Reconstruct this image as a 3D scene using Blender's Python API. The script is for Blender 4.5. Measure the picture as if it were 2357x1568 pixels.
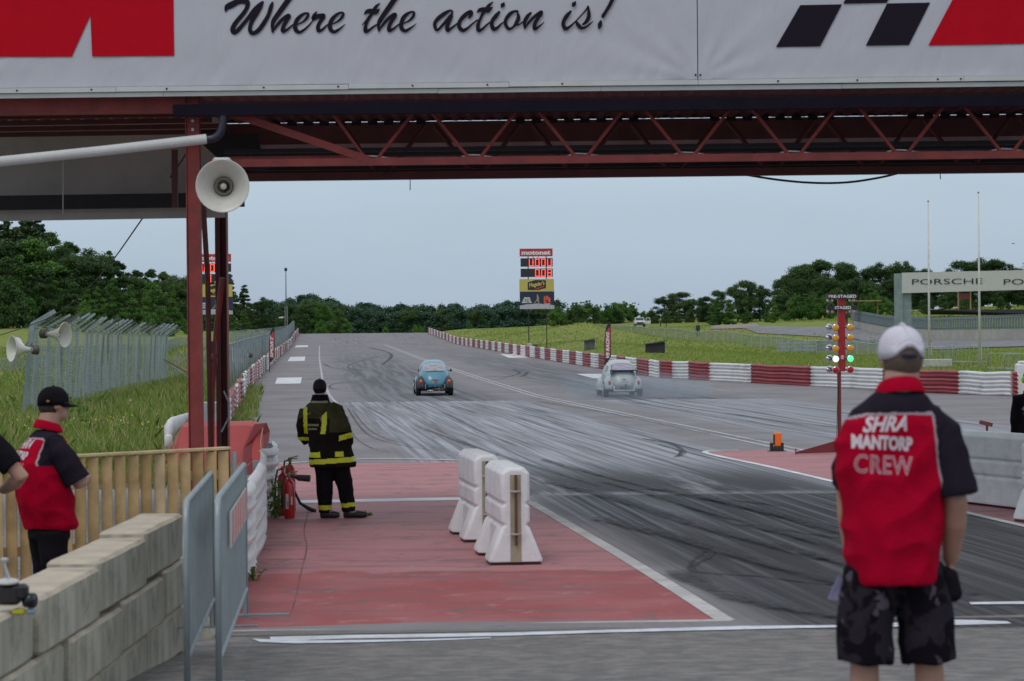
import bpy, bmesh, math, random
import numpy as np
from mathutils import Vector, Matrix, noise
from mathutils.bvhtree import BVHTree
for o in list(bpy.data.objects): bpy.data.objects.remove(o)
sc = bpy.context.scene
COL = sc.collection
R = random.Random(11)
NR = np.random.RandomState(5)
V = Vector
# ---------------------------------------------------------------- camera
W0 = 2357.0                                   # photograph measured on a 2357 x 1568 grid
F = W0 * 85 / 36
CX, VH, H0, TH = 1178.5, 780.0, 2.3, math.radians(0.5)
cd = bpy.data.cameras.new('camera'); cam = bpy.data.objects.new('camera', cd); COL.objects.link(cam)
cd.lens = 85; cd.sensor_width = 36; cd.clip_start = 0.1; cd.clip_end = 9000
cd.shift_y = -4 / W0
_c, _s = math.cos(TH), math.sin(TH)
cam.matrix_world = Matrix(((_c, _s, 0, 0), (0, 0, -1, 0), (-_s, _c, 0, H0), (0, 0, 0, 1)))
cd.dof.use_dof = True; cd.dof.focus_distance = 62; cd.dof.aperture_fstop = 5.6
sc.camera = cam
# ---------------------------------------------------------------- light
SUN_EL, SUN_AZ = math.radians(58), math.radians(205)
world = bpy.data.worlds.new('World'); sc.world = world; world.use_nodes = True
wn = world.node_tree; wn.nodes.clear()
wo = wn.nodes.new('ShaderNodeOutputWorld'); bg = wn.nodes.new('ShaderNodeBackground')
sky = wn.nodes.new('ShaderNodeTexSky'); sky.sky_type = 'NISHITA'; sky.sun_disc = False
sky.sun_elevation = SUN_EL; sky.sun_rotation = SUN_AZ; sky.dust_density = 3; sky.air_density = 1.0
tc = wn.nodes.new('ShaderNodeTexCoord'); sep = wn.nodes.new('ShaderNodeSeparateXYZ')
ramp = wn.nodes.new('ShaderNodeValToRGB')     # overcast layer: darker near the horizon, paler above
ramp.color_ramp.elements[0].position = 0.0; ramp.color_ramp.elements[0].color = (4.4, 5.35, 6.6, 1)
ramp.color_ramp.elements[1].position = 0.35; ramp.color_ramp.elements[1].color = (7.2, 7.9, 8.6, 1)
e = ramp.color_ramp.elements.new(0.08); e.color = (5.7, 7.1, 8.3, 1)
cn = wn.nodes.new('ShaderNodeTexNoise'); cn.inputs['Scale'].default_value = 5.0; cn.inputs['Detail'].default_value = 5
mp = wn.nodes.new('ShaderNodeMapping'); mp.inputs['Scale'].default_value = (1, 1, 5)
mul = wn.nodes.new('ShaderNodeMix'); mul.data_type = 'RGBA'; mul.blend_type = 'MULTIPLY'; mul.inputs[0].default_value = 1
cr = wn.nodes.new('ShaderNodeMapRange'); cr.inputs[3].default_value = 0.88; cr.inputs[4].default_value = 1.10
mix = wn.nodes.new('ShaderNodeMix'); mix.data_type = 'RGBA'; mix.inputs[0].default_value = 0.9
L = wn.links.new
L(tc.outputs['Generated'], sep.inputs[0]); L(sep.outputs['Z'], ramp.inputs[0])
L(tc.outputs['Generated'], mp.inputs[0]); L(mp.outputs[0], cn.inputs['Vector']); L(cn.outputs[0], cr.inputs[0])
L(ramp.outputs[0], mul.inputs[6]); L(cr.outputs[0], mul.inputs[7])
L(sky.outputs[0], mix.inputs[6]); L(mul.outputs[2], mix.inputs[7])
L(mix.outputs[2], bg.inputs[0]); bg.inputs[1].default_value = 0.1; L(bg.outputs[0], wo.inputs[0])
sd = bpy.data.lights.new('sun', 'SUN'); sun = bpy.data.objects.new('sun', sd); COL.objects.link(sun)
sd.energy = 0.9; sd.angle = math.radians(25); sd.color = (1, .97, .93)
_d = V((math.sin(SUN_AZ) * math.cos(SUN_EL), math.cos(SUN_AZ) * math.cos(SUN_EL), math.sin(SUN_EL)))
sun.rotation_euler = _d.to_track_quat('Z', 'Y').to_euler()
sc.view_settings.view_transform = 'Standard'; sc.view_settings.look = 'None'
sc.view_settings.exposure = -0.1; sc.view_settings.gamma = 1
sc.render.engine = 'CYCLES'
try: sc.cycles.max_bounces = 6; sc.cycles.transparent_max_bounces = 24; sc.cycles.volume_bounces = 0
except Exception: pass

# ---------------------------------------------------------------- measuring helpers
def ray(u, v):
    xc, zc = (u - CX) / F, (VH - v) / F
    return V((xc * _c + zc * _s, 1, zc * _c - xc * _s))
def P(u, v, s):                                # point seen at (u, v) where one metre spans s pixels
    Y = F / s; d = ray(u, v); return V((d.x * Y, Y, H0 + d.z * Y))
def pl(u, v, Y0, k=0.0):                       # point on the upright plane Y = Y0 + k X
    d = ray(u, v); Y = Y0 / (1 - k * d.x); return V((d.x * Y, Y, H0 + d.z * Y))
# ---------------------------------------------------------------- ground shape
PY = [-50, 5, 9.4, 14, 18, 19.3, 95, 127, 200, 304, 355, 388, 410, 460, 600, 9000]
PZ = [.8, .72, .55, .28, .06, 0, 0, .25, .8, 1.7, 2.75, 3.4, 3.45, 2.6, 0, 0]
def rz(Y): return np.interp(Y, PY, PZ)
def sh(Y): return np.interp(Y, [0, 100, 126, 200, 304, 371, 460, 900], [0, 0, .25, 1.5, 3.5, 4.8, 7, 20])
def tX(t, Y): return -0.09874 * Y + t + sh(Y)
def LX(Y):
    Y = np.asarray(Y, float); a = tX(-1.35, Y); w = np.clip((Y - 38) / 3, 0, 1); return -16 * (1 - w) + a * w
def RX(Y):
    Y = np.asarray(Y, float)
    return np.where(Y > 127, tX(19.8, Y), np.interp(Y, [0, 60, 90, 127], [70, 60, 18.9, 7.2]))
CP = [(0, 1020, 110), (250, 1020, 110), (50, 980, 83), (200, 960, 80), (375, 905, 44), (300, 870, 38), (100, 900, 45), (0, 862, 31), (0, 845, 26), (150, 840, 27), (300, 830, 26),
      (0, 800, 18), (0, 755, 14), (0, 725, 12.5), (100, 745, 13), (196, 740, 15), (240, 752, 15), (300, 763, 15), (500, 765, 14), (450, 800, 22), (450, 850, 33), (560, 800, 24), (580, 860, 40), (600, 758, 13), (640, 762, 15),
      (1010, 762, 15), (1060, 758, 13.5), (1100, 770, 17.5), (1200, 753, 15), (1226, 757, 26), (1257, 762, 26), (1350, 735, 19), (1475, 754, 14), (1560, 750, 14), (1700, 745, 14), (1357, 797, 28), (1250, 800, 26),
      (1370, 769, 17), (1500, 781, 18), (1607, 791, 19), (1750, 803, 21), (1860, 816, 24), (2010, 828, 27), (1508, 813, 30), (1650, 847, 46), (1850, 850, 45), (2141, 836, 45), (2255, 853, 46), (2357, 858, 48),
      (2357, 800, 30), (2357, 780, 27), (2357, 722, 20), (1965, 750, 20), (1744, 751, 18), (1744, 758, 18.5), (2000, 770, 21), (1800, 738, 14), (2100, 715, 14), (2357, 700, 14), (1400, 733, 12), (1500, 730, 11)]
pts = [P(*c) for c in CP]
cxy = [(p.x, p.y, p.z) for p in pts]
for Y in (45, 60, 80, 100, 127, 160, 200, 250, 304, 340, 371, 400): cxy.append((float(tX(-3.5, Y)), Y, float(rz(Y)) + .0))
for Y in (130, 160, 200, 250, 304, 340, 371): cxy.append((float(tX(22, Y)), Y, float(rz(Y)) + .25))
for X, Y, z in ((-60, 0, 0), (-20, 30, 0), (-120, 80, 0), (80, 0, 0), (60, 60, 0), (100, 100, 1), (-160, 250, 5), (160, 250, 3), (200, 450, 5), (-300, 500, 4), (-40, 700, 0), (250, 900, 3), (-300, 1000, 2), (0, 1200, 0), (600, 1500, 0), (-600, 1500, 0), (-20, 520, .5), (20, 560, .5)): cxy.append((X, Y, z))
CA = np.array(cxy); YS = .45
_D = np.hypot(CA[:, None, 0] - CA[None, :, 0], (CA[:, None, 1] - CA[None, :, 1]) * YS)
_n = len(CA); _A = np.zeros((_n + 1, _n + 1)); _A[:_n, :_n] = _D - np.eye(_n) * 1.5; _A[_n, :_n] = 1; _A[:_n, _n] = 1
_w = np.linalg.solve(_A, np.append(CA[:, 2], 0))
def rbf(X, Y):
    X = np.asarray(X, float); Y = np.asarray(Y, float)
    out = np.full(X.shape, _w[_n])
    for i in range(_n): out = out + _w[i] * np.hypot(X - CA[i, 0], (Y - CA[i, 1]) * YS)
    return np.clip(out, -1.2, 9)
def gnd(X, Y):
    X = np.asarray(X, float); Y = np.asarray(Y, float)
    d = np.maximum(np.maximum(LX(Y) - X, X - RX(Y)), 0)
    w = np.clip(d / 7, 0, 1); w = w * w * (3 - 2 * w)
    w = np.where(Y > 430, np.maximum(w, np.clip((Y - 430) / 40, 0, 1)), w)
    return rz(Y) * (1 - w) + rbf(X, Y) * w
def gz(X, Y): return float(gnd(np.array([X]), np.array([Y]))[0])
_YY = np.concatenate([np.linspace(5, 60, 1200), np.linspace(60, 700, 4000)])
def hit(u, v):                                 # where the view ray meets the ground
    d = ray(u, v); z = H0 + d.z * _YY; g = gnd(d.x * _YY, _YY); i = int(np.argmax(z <= g))
    if i == 0 and z[0] > g[0]: i = len(_YY) - 1
    Y = _YY[i]
    if i > 0:
        a, b = z[i - 1] - g[i - 1], z[i] - g[i]; f = a / (a - b + 1e-9); Y = _YY[i - 1] + f * (_YY[i] - _YY[i - 1])
    return V((d.x * Y, Y, gz(d.x * Y, Y)))
def at(u, s, v=None):                          # ground point under image column u at scale s
    Y = F / s; X = ray(u, 800 if v is None else v).x * Y; return V((X, Y, gz(X, Y)))

# ---------------------------------------------------------------- materials
def new_mat(name):
    m = bpy.data.materials.new(name); m.use_nodes = True; nt = m.node_tree; nt.nodes.clear()
    o = nt.nodes.new('ShaderNodeOutputMaterial'); b = nt.nodes.new('ShaderNodeBsdfPrincipled')
    nt.links.new(b.outputs[0], o.inputs[0]); return m, nt, b, o
class N:                                       # tiny node-expression helper
    def __init__(s, nt): s.nt = nt
    def _in(s, sock, v):
        if isinstance(v, bpy.types.NodeSocket): s.nt.links.new(v, sock)
        elif v is not None: sock.default_value = v
    def m(s, op, a, b=0.0, c=None, clamp=False):
        n = s.nt.nodes.new('ShaderNodeMath'); n.operation = op; n.use_clamp = clamp
        s._in(n.inputs[0], a); s._in(n.inputs[1], b)
        if c is not None: s._in(n.inputs[2], c)
        return n.outputs[0]
    def step(s, x, a, b): 
        n = s.nt.nodes.new('ShaderNodeMapRange'); n.interpolation_type = 'SMOOTHSTEP'
        s._in(n.inputs[0], x); n.inputs[1].default_value = a; n.inputs[2].default_value = b
        return n.outputs[0]
    def band(s, x, a, b, f): return s.m('MULTIPLY', s.step(x, a - f, a + f), s.m('SUBTRACT', 1.0, s.step(x, b - f, b + f)))
    def mix(s, f, a, b):
        n = s.nt.nodes.new('ShaderNodeMix'); n.data_type = 'RGBA'; s._in(n.inputs[0], f)
        s._in(n.inputs[6], a if not isinstance(a, tuple) else (*a, 1)[:4]); s._in(n.inputs[7], b if not isinstance(b, tuple) else (*b, 1)[:4])
        return n.outputs[2]
    def xyz(s, a, b, c=0.0):
        n = s.nt.nodes.new('ShaderNodeCombineXYZ'); s._in(n.inputs[0], a); s._in(n.inputs[1], b); s._in(n.inputs[2], c); return n.outputs[0]
    def noise(s, vec, scale, detail=4, rough=.55, dist=0.0):
        n = s.nt.nodes.new('ShaderNodeTexNoise'); s._in(n.inputs['Vector'], vec); n.inputs['Scale'].default_value = scale
        n.inputs['Detail'].default_value = detail; n.inputs['Roughness'].default_value = rough; n.inputs['Distortion'].default_value = dist
        return n.outputs[0]
    def coord(s, k='Object'):
        n = s.nt.nodes.new('ShaderNodeTexCoord'); return n.outputs[k]
    def sep(s, v):
        n = s.nt.nodes.new('ShaderNodeSeparateXYZ'); s._in(n.inputs[0], v); return n.outputs
    def bump(s, h, strength=.3, dist=.02):
        n = s.nt.nodes.new('ShaderNodeBump'); s._in(n.inputs['Height'], h); n.inputs['Strength'].default_value = strength; n.inputs['Distance'].default_value = dist
        return n.outputs[0]
MATS = {}
def M(name, col, rough=.6, metal=0.0, var=.12, scale=6.0, bump=.0, bscale=30.0, dirt=0.0, dcol=(.08, .07, .06), emit=0.0, spec=.5, coat=0.0):
    if name in MATS: return MATS[name]
    m, nt, b, o = new_mat(name); n = N(nt); oc = n.coord()
    a = n.noise(oc, scale, 5, .6)
    c1 = tuple(max(0, x * (1 - var)) for x in col); c2 = tuple(min(1, x * (1 + var)) for x in col)
    c = n.mix(n.step(a, .3, .7), c1, c2)
    if dirt:
        d = n.noise(oc, scale * .45, 7, .7, .4); c = n.mix(n.m('MULTIPLY', n.step(d, .5, .72), dirt), c, dcol)
    nt.links.new(c, b.inputs['Base Color'])
    b.inputs['Roughness'].default_value = rough; b.inputs['Metallic'].default_value = metal
    b.inputs['Specular IOR Level'].default_value = spec; b.inputs['Coat Weight'].default_value = coat
    if bump: nt.links.new(n.bump(n.noise(oc, bscale, 4), bump, .02), b.inputs['Normal'])
    if emit: nt.links.new(c, b.inputs['Emission Color']); b.inputs['Emission Strength'].default_value = emit
    MATS[name] = m; return m

# ---------------------------------------------------------------- object helpers
def tag(o, label=None, cat=None, group=None, kind=None):
    if label: o['label'] = label
    if cat: o['category'] = cat
    if group: o['group'] = group
    if kind: o['kind'] = kind
    return o
def thing(name, label, cat, loc=(0, 0, 0), rz_=0.0, group=None):
    o = bpy.data.objects.new(name, None); COL.objects.link(o); o.location = loc; o.rotation_euler = (0, 0, rz_)
    o.empty_display_size = .2
    return tag(o, label, cat, group)
def rootloc(p):
    while p.parent: p = p.parent
    return p.location.copy()
class MB:
    def __init__(s): s.v = []; s.f = []; s.mi = []; s.cur = 0; s.uv = None
    def add(s, vs, fs):
        k = len(s.v); s.v += [V(x) for x in vs]; s.f += [tuple(i + k for i in f) for f in fs]; s.mi += [s.cur] * len(fs); return s
    def box(s, c, size, mat=None, bev=0.0):
        hx, hy, hz = [x / 2 for x in size]; c = V(c)
        if bev > 0:
            b = min(bev, hx * .9, hy * .9, hz * .9); vs = []
            for sz in (-1, 1):
                for (ix, iy, iz) in ((b, b, 0), ) if False else ():
                    pass
            pts = []
            for z, ins in ((-hz, b), (-hz + b, 0), (hz - b, 0), (hz, b)):
                x, y = hx - ins, hy - ins; q = b if ins == 0 else b * .6
                pts.append([(x, -y + q, z), (x, y - q, z), (x - q, y, z), (-x + q, y, z), (-x, y - q, z), (-x, -y + q, z), (-x + q, -y, z), (x - q, -y, z)])
            vs = [V(p) for r in pts for p in r]
            fs = [tuple(range(7, -1, -1)), tuple(range(24, 32))]
            for r in range(3):
                for i in range(8):
                    j = (i + 1) % 8; fs.append((r * 8 + i, r * 8 + j, (r + 1) * 8 + j, (r + 1) * 8 + i))
        else:
            vs = [V((x, y, z)) for x in (-hx, hx) for y in (-hy, hy) for z in (-hz, hz)]
            fs = [(0, 1, 3, 2), (4, 6, 7, 5), (0, 4, 5, 1), (2, 3, 7, 6), (0, 2, 6, 4), (1, 5, 7, 3)]
        if mat is not None: vs = [mat @ v for v in vs]
        return s.add([v + c for v in vs], fs)
    def beam(s, a, b, w, h, up=(0, 0, 1), bev=0.0):      # rectangular bar from a to b
        a, b = V(a), V(b); d = b - a; L_ = d.length; y = d.normalized(); up = V(up)
        if abs(y.dot(up)) > .98: up = V((1, 0, 0))
        x = y.cross(up).normalized(); z = x.cross(y)
        m = Matrix((x, y, z)).transposed()
        return s.box((a + b) / 2, (w, L_, h), m, bev)
    def tube(s, pts, r, n=8, cap=True, flat=1.0):
        pts = [V(p) for p in pts]; rs = r if isinstance(r, (list, tuple)) else [r] * len(pts)
        rings = []; prev = None
        for i, p in enumerate(pts):
            t = (pts[min(i + 1, len(pts) - 1)] - pts[max(i - 1, 0)])
            if t.length < 1e-9: t = V((0, 0, 1))
            t.normalize()
            if prev is None: a = t.orthogonal().normalized()
            else: a = (prev - t * prev.dot(t)); a = a.normalized() if a.length > 1e-6 else t.orthogonal().normalized()
            prev = a; b = t.cross(a)
            rings.append([p + (a * math.cos(k * 2 * math.pi / n) + b * math.sin(k * 2 * math.pi / n) * flat) * rs[i] for k in range(n)])
        return s.rings(rings, cap)
    def rings(s, rings, cap=True, closed=True):
        n = len(rings[0]); vs = [p for r in rings for p in r]; fs = []
        for i in range(len(rings) - 1):
            for k in range(n if closed else n - 1):
                j = (k + 1) % n; fs.append((i * n + k, i * n + j, (i + 1) * n + j, (i + 1) * n + k))
        if cap: fs.append(tuple(range(n - 1, -1, -1))); fs.append(tuple((len(rings) - 1) * n + k for k in range(n)))
        return s.add(vs, fs)
    def lathe(s, prof, o=(0, 0, 0), ax=(0, 0, 1), n=20, cap=True):   # prof: (radius, height)
        ax = V(ax).normalized(); a = ax.orthogonal().normalized(); b = ax.cross(a); o = V(o)
        return s.rings([[o + ax * h + (a * math.cos(k * 2 * math.pi / n) + b * math.sin(k * 2 * math.pi / n)) * max(r, 1e-4) for k in range(n)] for r, h in prof], cap)
    def ell(s, c, r, rot=None, nu=16, nv=10):
        rings = []; c = V(c)
        for i in range(nv + 1):
            th = math.pi * (i + .02) / (nv + .04); rr = []
            for k in range(nu):
                p = V((r[0] * math.sin(th) * math.cos(2 * math.pi * k / nu), r[1] * math.sin(th) * math.sin(2 * math.pi * k / nu), -r[2] * math.cos(th)))
                rr.append((rot @ p if rot is not None else p) + c)
            rings.append(rr)
        return s.rings(rings)
    def prism(s, poly, y0, y1):                # polygon of (x, z) extruded along y
        n = len(poly); vs = [V((x, y0, z)) for x, z in poly] + [V((x, y1, z)) for x, z in poly]
        fs = [tuple(range(n)), tuple(range(2 * n - 1, n - 1, -1))] + [(i, i + n, (i + 1) % n + n, (i + 1) % n) for i in range(n)]
        return s.add(vs, fs)
    def poly(s, pts): return s.add(pts, [tuple(range(len(pts)))])
    def slab(s, pts, d):                       # planar polygon given thickness vector d
        n = len(pts); d = V(d); vs = [V(p) for p in pts] + [V(p) + d for p in pts]
        return s.add(vs, [tuple(range(n)), tuple(range(2 * n - 1, n - 1, -1))] + [(i, i + n, (i + 1) % n + n, (i + 1) % n) for i in range(n)])
    def xf(s, m, k0=0):
        for i in range(k0, len(s.v)): s.v[i] = m @ s.v[i]
        return s
    def build(s, name, mats, parent=None, local=False, smooth=False, origin=None, recalc=True):
        me = bpy.data.meshes.new(name)
        if parent is not None: org = V((0, 0, 0)) if local else rootloc(parent)
        elif origin is not None: org = V(origin)
        elif s.v:
            org = V((sum(v.x for v in s.v) / len(s.v), sum(v.y for v in s.v) / len(s.v), min(v.z for v in s.v)))
        else: org = V((0, 0, 0))
        me.from_pydata([tuple(v - org) for v in s.v], [], s.f)
        for m in (mats if isinstance(mats, (list, tuple)) else [mats]): me.materials.append(m)
        me.polygons.foreach_set('material_index', s.mi)
        if smooth: me.polygons.foreach_set('use_smooth', [True] * len(me.polygons))
        if recalc and len(s.f) < 60000:
            bm = bmesh.new(); bm.from_mesh(me); bmesh.ops.recalc_face_normals(bm, faces=bm.faces); bm.to_mesh(me); bm.free()
        if s.uv is not None:
            uvl = me.uv_layers.new(name='UVMap'); idx = np.zeros(len(me.loops), int); me.loops.foreach_get('vertex_index', idx)
            uvl.data.foreach_set('uv', np.array(s.uv, float)[idx].ravel())
        me.update()
        o = bpy.data.objects.new(name, me); COL.objects.link(o)
        if parent is not None: o.parent = parent
        else: o.location = org
        return o
def smooth_by_angle(o, ang=35):
    me = o.data; me.polygons.foreach_set('use_smooth', [True] * len(me.polygons))
    try: me.set_sharp_from_angle(angle=math.radians(ang))
    except Exception: pass
    return o
def copy_tree(o, parent=None):
    c = o.copy(); COL.objects.link(c); c.parent = parent
    for ch in list(o.children): copy_tree(ch, c)
    return c
def crom(pts, k=6):                            # Catmull-Rom through tuples of any length
    out = []; n = len(pts); pts = [tuple(p) for p in pts]
    for i in range(n - 1):
        p0, p1, p2, p3 = pts[max(i - 1, 0)], pts[i], pts[i + 1], pts[min(i + 2, n - 1)]
        for j in range(k):
            t = j / k
            out.append(tuple(.5 * (2 * b + (c - a) * t + (2 * a - 5 * b + 4 * c - d) * t * t + (3 * b - a - 3 * c + d) * t ** 3) for a, b, c, d in zip(p0, p1, p2, p3)))
    out.append(pts[-1]); return out
def text_mesh(body, size=1.0, shear=0.0, bold=0.0, outline=0.0, spacing=1.0, xs=1.0):
    cu = bpy.data.curves.new('lettering', 'FONT'); cu.body = body; cu.size = size; cu.shear = shear; cu.offset = bold; cu.space_character = spacing
    cu.resolution_u = 3; cu.align_x = 'CENTER'; cu.align_y = 'CENTER'
    if outline: cu.fill_mode = 'NONE'; cu.bevel_depth = outline; cu.bevel_resolution = 0
    o = bpy.data.objects.new('lettering', cu); COL.objects.link(o)
    bpy.context.view_layer.update()
    me = bpy.data.meshes.new_from_object(o.evaluated_get(bpy.context.evaluated_depsgraph_get()))
    vs = [V((v.co.x * xs, 0, v.co.y)) for v in me.vertices]; fs = [tuple(p.vertices) for p in me.polygons]
    bpy.data.objects.remove(o); bpy.data.curves.remove(cu); bpy.data.meshes.remove(me)
    return vs, fs
def fit_text(body, cx, cz, w, h, y=0.0, rot=0.0, **kw):   # lettering in the XZ plane scaled to w x h
    vs, fs = text_mesh(body, **kw)
    x0, x1 = min(v.x for v in vs), max(v.x for v in vs); z0, z1 = min(v.z for v in vs), max(v.z for v in vs)
    sx, sz = w / (x1 - x0), h / (z1 - z0); c, s_ = math.cos(rot), math.sin(rot); out = []
    for v in vs:
        x, z = (v.x - (x0 + x1) / 2) * sx, (v.z - (z0 + z1) / 2) * sz
        out.append(V((cx + x * c - z * s_, y, cz + x * s_ + z * c)))
    return out, fs
# ================================================================ SETTING
def ground_mat():
    m, nt, b, o = new_mat('meadow'); n = N(nt); oc = n.coord()
    s3 = n.sep(oc); st = n.xyz(n.m('MULTIPLY', s3[0], .35), n.m('MULTIPLY', s3[1], .12), s3[2])
    a = n.noise(oc, .06, 5, .6); c_ = n.noise(st, 1.1, 6, .65); f = n.noise(oc, 3.0, 4, .7)
    col = n.mix(n.step(a, .35, .65), (.165, .245, .04), (.24, .27, .065))
    col = n.mix(n.step(c_, .42, .7), col, (.27, .24, .10))
    col = n.mix(n.m('MULTIPLY', n.step(f, .45, .75), .6), col, (.075, .12, .024))
    nt.links.new(col, b.inputs['Base Color']); b.inputs['Roughness'].default_value = .95; b.inputs['Specular IOR Level'].default_value = .1
    nt.links.new(n.bump(n.noise(oc, 6, 5, .7), .8, .12), b.inputs['Normal']); return m
def build_ground():
    ys = np.concatenate([np.linspace(-60, 30, 14), np.linspace(33, 140, 60), np.linspace(142, 480, 110), np.geomspace(490, 8000, 30)])
    ks = np.concatenate([np.linspace(-6, -.8, 10), np.linspace(-.75, .75, 190), np.linspace(.8, 6, 10)])
    mb = MB(); nx = len(ks); vs = []
    for Y in ys:
        X = ks * (abs(Y) * .55 + 45) + tX(9, Y) * 1.0
        l, r = float(LX(Y)), float(RX(Y))
        z = gnd(X, np.full(X.shape, Y))
        if Y < 440:
            inside = (X > l + .3) & (X < r - .3); z = np.where(inside, rz(Y) - .25, z + .015)
        if Y > 900: z = z * 0 + 0
        vs += [V((x, Y, q)) for x, q in zip(X, z)]
    fs = [(i * nx + j, i * nx + j + 1, (i + 1) * nx + j + 1, (i + 1) * nx + j) for i in range(len(ys) - 1) for j in range(nx - 1)]
    mb.v = vs; mb.f = fs; mb.mi = [0] * len(fs)
    o = mb.build('ground', ground_mat(), origin=(0, 0, 0), smooth=True); tag(o, kind='structure'); return o
build_ground()
def asphalt_mat():
    m, nt, b, o = new_mat('asphalt'); n = N(nt)
    uv = nt.nodes.new('ShaderNodeUVMap'); uv.uv_map = 'UVMap'; s3 = n.sep(uv.outputs[0]); t, Y = s3[0], s3[1]
    oc = n.coord()
    grit = n.noise(oc, 45, 3, .7); patch = n.noise(oc, .35, 5, .6)
    base = n.mix(n.step(patch, .3, .7), (.175, .160, .168), (.245, .224, .234))
    wob = n.m('MULTIPLY', n.noise(n.xyz(0.0, n.m('MULTIPLY', Y, .03)), 1.0, 1), .6)
    tw = n.m('ADD', t, wob)
    s1 = n.noise(n.xyz(n.m('MULTIPLY', tw, 3.2), n.m('MULTIPLY', Y, .045)), 1.0, 5, .62)
    s2 = n.noise(n.xyz(n.m('MULTIPLY', tw, 9.0), n.m('MULTIPLY', Y, .07), 7.0), 1.0, 4, .6)
    s4 = n.noise(n.xyz(n.m('MULTIPLY', tw, 1.0), n.m('MULTIPLY', Y, .06), 3.0), 1.0, 5, .65)
    laneL = n.band(t, 2.7, 9.2, .5); laneR = n.band(t, 12.0, 18.6, .7); lane = n.m('MAXIMUM', laneL, laneR)
    coreL = n.band(t, 3.6, 8.6, .9); coreR = n.band(t, 12.8, 17.6, .9); core = n.m('MAXIMUM', coreL, coreR)
    # track from the second seam onwards: darker groove that fades up the hill
    zd = n.m('MULTIPLY', n.step(Y, 89.6, 90.0), n.m('SUBTRACT', 1.0, n.step(Y, 110, 300)))
    dark = n.mix(n.step(s1, .36, .64), (.062, .062, .072), (.18, .18, .20))
    c = n.mix(n.m('MULTIPLY', n.m('MULTIPLY', core, zd), .9), base, dark)
    zf = n.m('MULTIPLY', n.step(Y, 200, 300), core); c = n.mix(n.m('MULTIPLY', zf, n.step(s1, .45, .7)), c, (.12, .115, .122))
    # pale worn groove between the two seams
    zc = n.band(Y, 35.6, 89.8, .1); pale = n.mix(n.step(s2, .34, .68), (.155, .157, .178), (.39, .395, .44))
    c = n.mix(n.m('MULTIPLY', n.m('MULTIPLY', lane, zc), n.step(s4, .28, .52)), c, pale)
    rub = n.m('MULTIPLY', n.m('MULTIPLY', lane, zc), n.step(s1, .52, .66)); c = n.mix(n.m('MULTIPLY', rub, .85), c, (.065, .063, .073))
    # launch area: dark rubber in front of the seam
    zl = n.m('MULTIPLY', n.step(Y, 35.3, 36.5), n.m('SUBTRACT', 1.0, n.step(Y, 38, 47)))
    c = n.mix(n.m('MULTIPLY', n.m('MULTIPLY', core, zl), n.step(s4, .36, .5)), c, (.032, .030, .037))
    zb = n.m('SUBTRACT', 1.0, n.step(Y, 35.3, 35.5)); zb = n.m('MULTIPLY', zb, n.step(Y, 18.3, 18.9)); lb = n.step(t, 3.6, 4.4)
    wet = n.mix(n.step(s4, .50, .76), (.020, .018, .022), (.19, .19, .212))
    wet = n.mix(n.m('MULTIPLY', n.step(s2, .54, .74), .38), wet, (.28, .28, .31))
    nearer = n.m('SUBTRACT', 1.0, n.step(Y, 19, 31)); wet = n.mix(n.m('MULTIPLY', nearer, n.step(s1, .30, .50)), wet, (.015, .013, .017))
    c = n.mix(n.m('MULTIPLY', n.m('MULTIPLY', lb, zb), .92), c, wet)
    # apron in front of the line: older, coarse
    za = n.m('SUBTRACT', 1.0, n.step(Y, 18.6, 18.9)); old = n.mix(n.step(n.noise(oc, 5, 6, .7), .35, .68), (.12, .112, .11), (.225, .208, .20))
    c = n.mix(za, c, old)
    spots = n.step(n.noise(oc, 2.2, 3, .5), .66, .74); c = n.mix(n.m('MULTIPLY', spots, .5), c, (.05, .047, .05))
    c = n.mix(n.m('MULTIPLY', n.m('SUBTRACT', grit, .5), 1.0, clamp=True), c, (.34, .33, .34)); 
    nt.links.new(c, b.inputs['Base Color'])
    r = n.m('ADD', .82, n.m('MULTIPLY', n.m('MULTIPLY', lane, n.m('MULTIPLY', zb, n.step(s2, .4, .6))), -.3)); nt.links.new(r, b.inputs['Roughness'])
    b.inputs['Specular IOR Level'].default_value = .35
    nt.links.new(n.bump(grit, .45, .01), b.inputs['Normal']); return m
ASPH = asphalt_mat()
def build_track():
    ys = np.concatenate([np.linspace(-30, 30, 60), np.linspace(31, 140, 90), np.linspace(142, 430, 150)])
    nx = 60; vs = []; uv = []
    for Y in ys:
        l, r = float(LX(Y)), float(RX(Y)); X = np.linspace(l, r, nx)
        vs += [V((x, Y, float(rz(Y)))) for x in X]; uv += [(x + .09874 * Y - float(sh(Y)), Y) for x in X]
    mb = MB(); mb.v = vs; mb.f = [(i * nx + j, i * nx + j + 1, (i + 1) * nx + j + 1, (i + 1) * nx + j) for i in range(len(ys) - 1) for j in range(nx - 1)]
    mb.mi = [0] * len(mb.f); mb.uv = uv
    return tag(mb.build('track', ASPH, origin=(0, 0, 0), smooth=True), kind='structure')
TRACK = build_track()
def drape(mb, quad, lift, nu=6, nv=6):          # bilinear patch laid on the road surface; quad = 4 ground points
    a, b, c, d = [V(q) for q in quad]; k = len(mb.v)
    for i in range(nv + 1):
        for j in range(nu + 1):
            p = a.lerp(b, j / nu).lerp(d.lerp(c, j / nu), i / nv); mb.v.append(V((p.x, p.y, float(rz(p.y)) + lift)))
    for i in range(nv):
        for j in range(nu): mb.f.append((k + i * (nu + 1) + j, k + i * (nu + 1) + j + 1, k + (i + 1) * (nu + 1) + j + 1, k + (i + 1) * (nu + 1) + j)); mb.mi.append(mb.cur)
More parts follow.
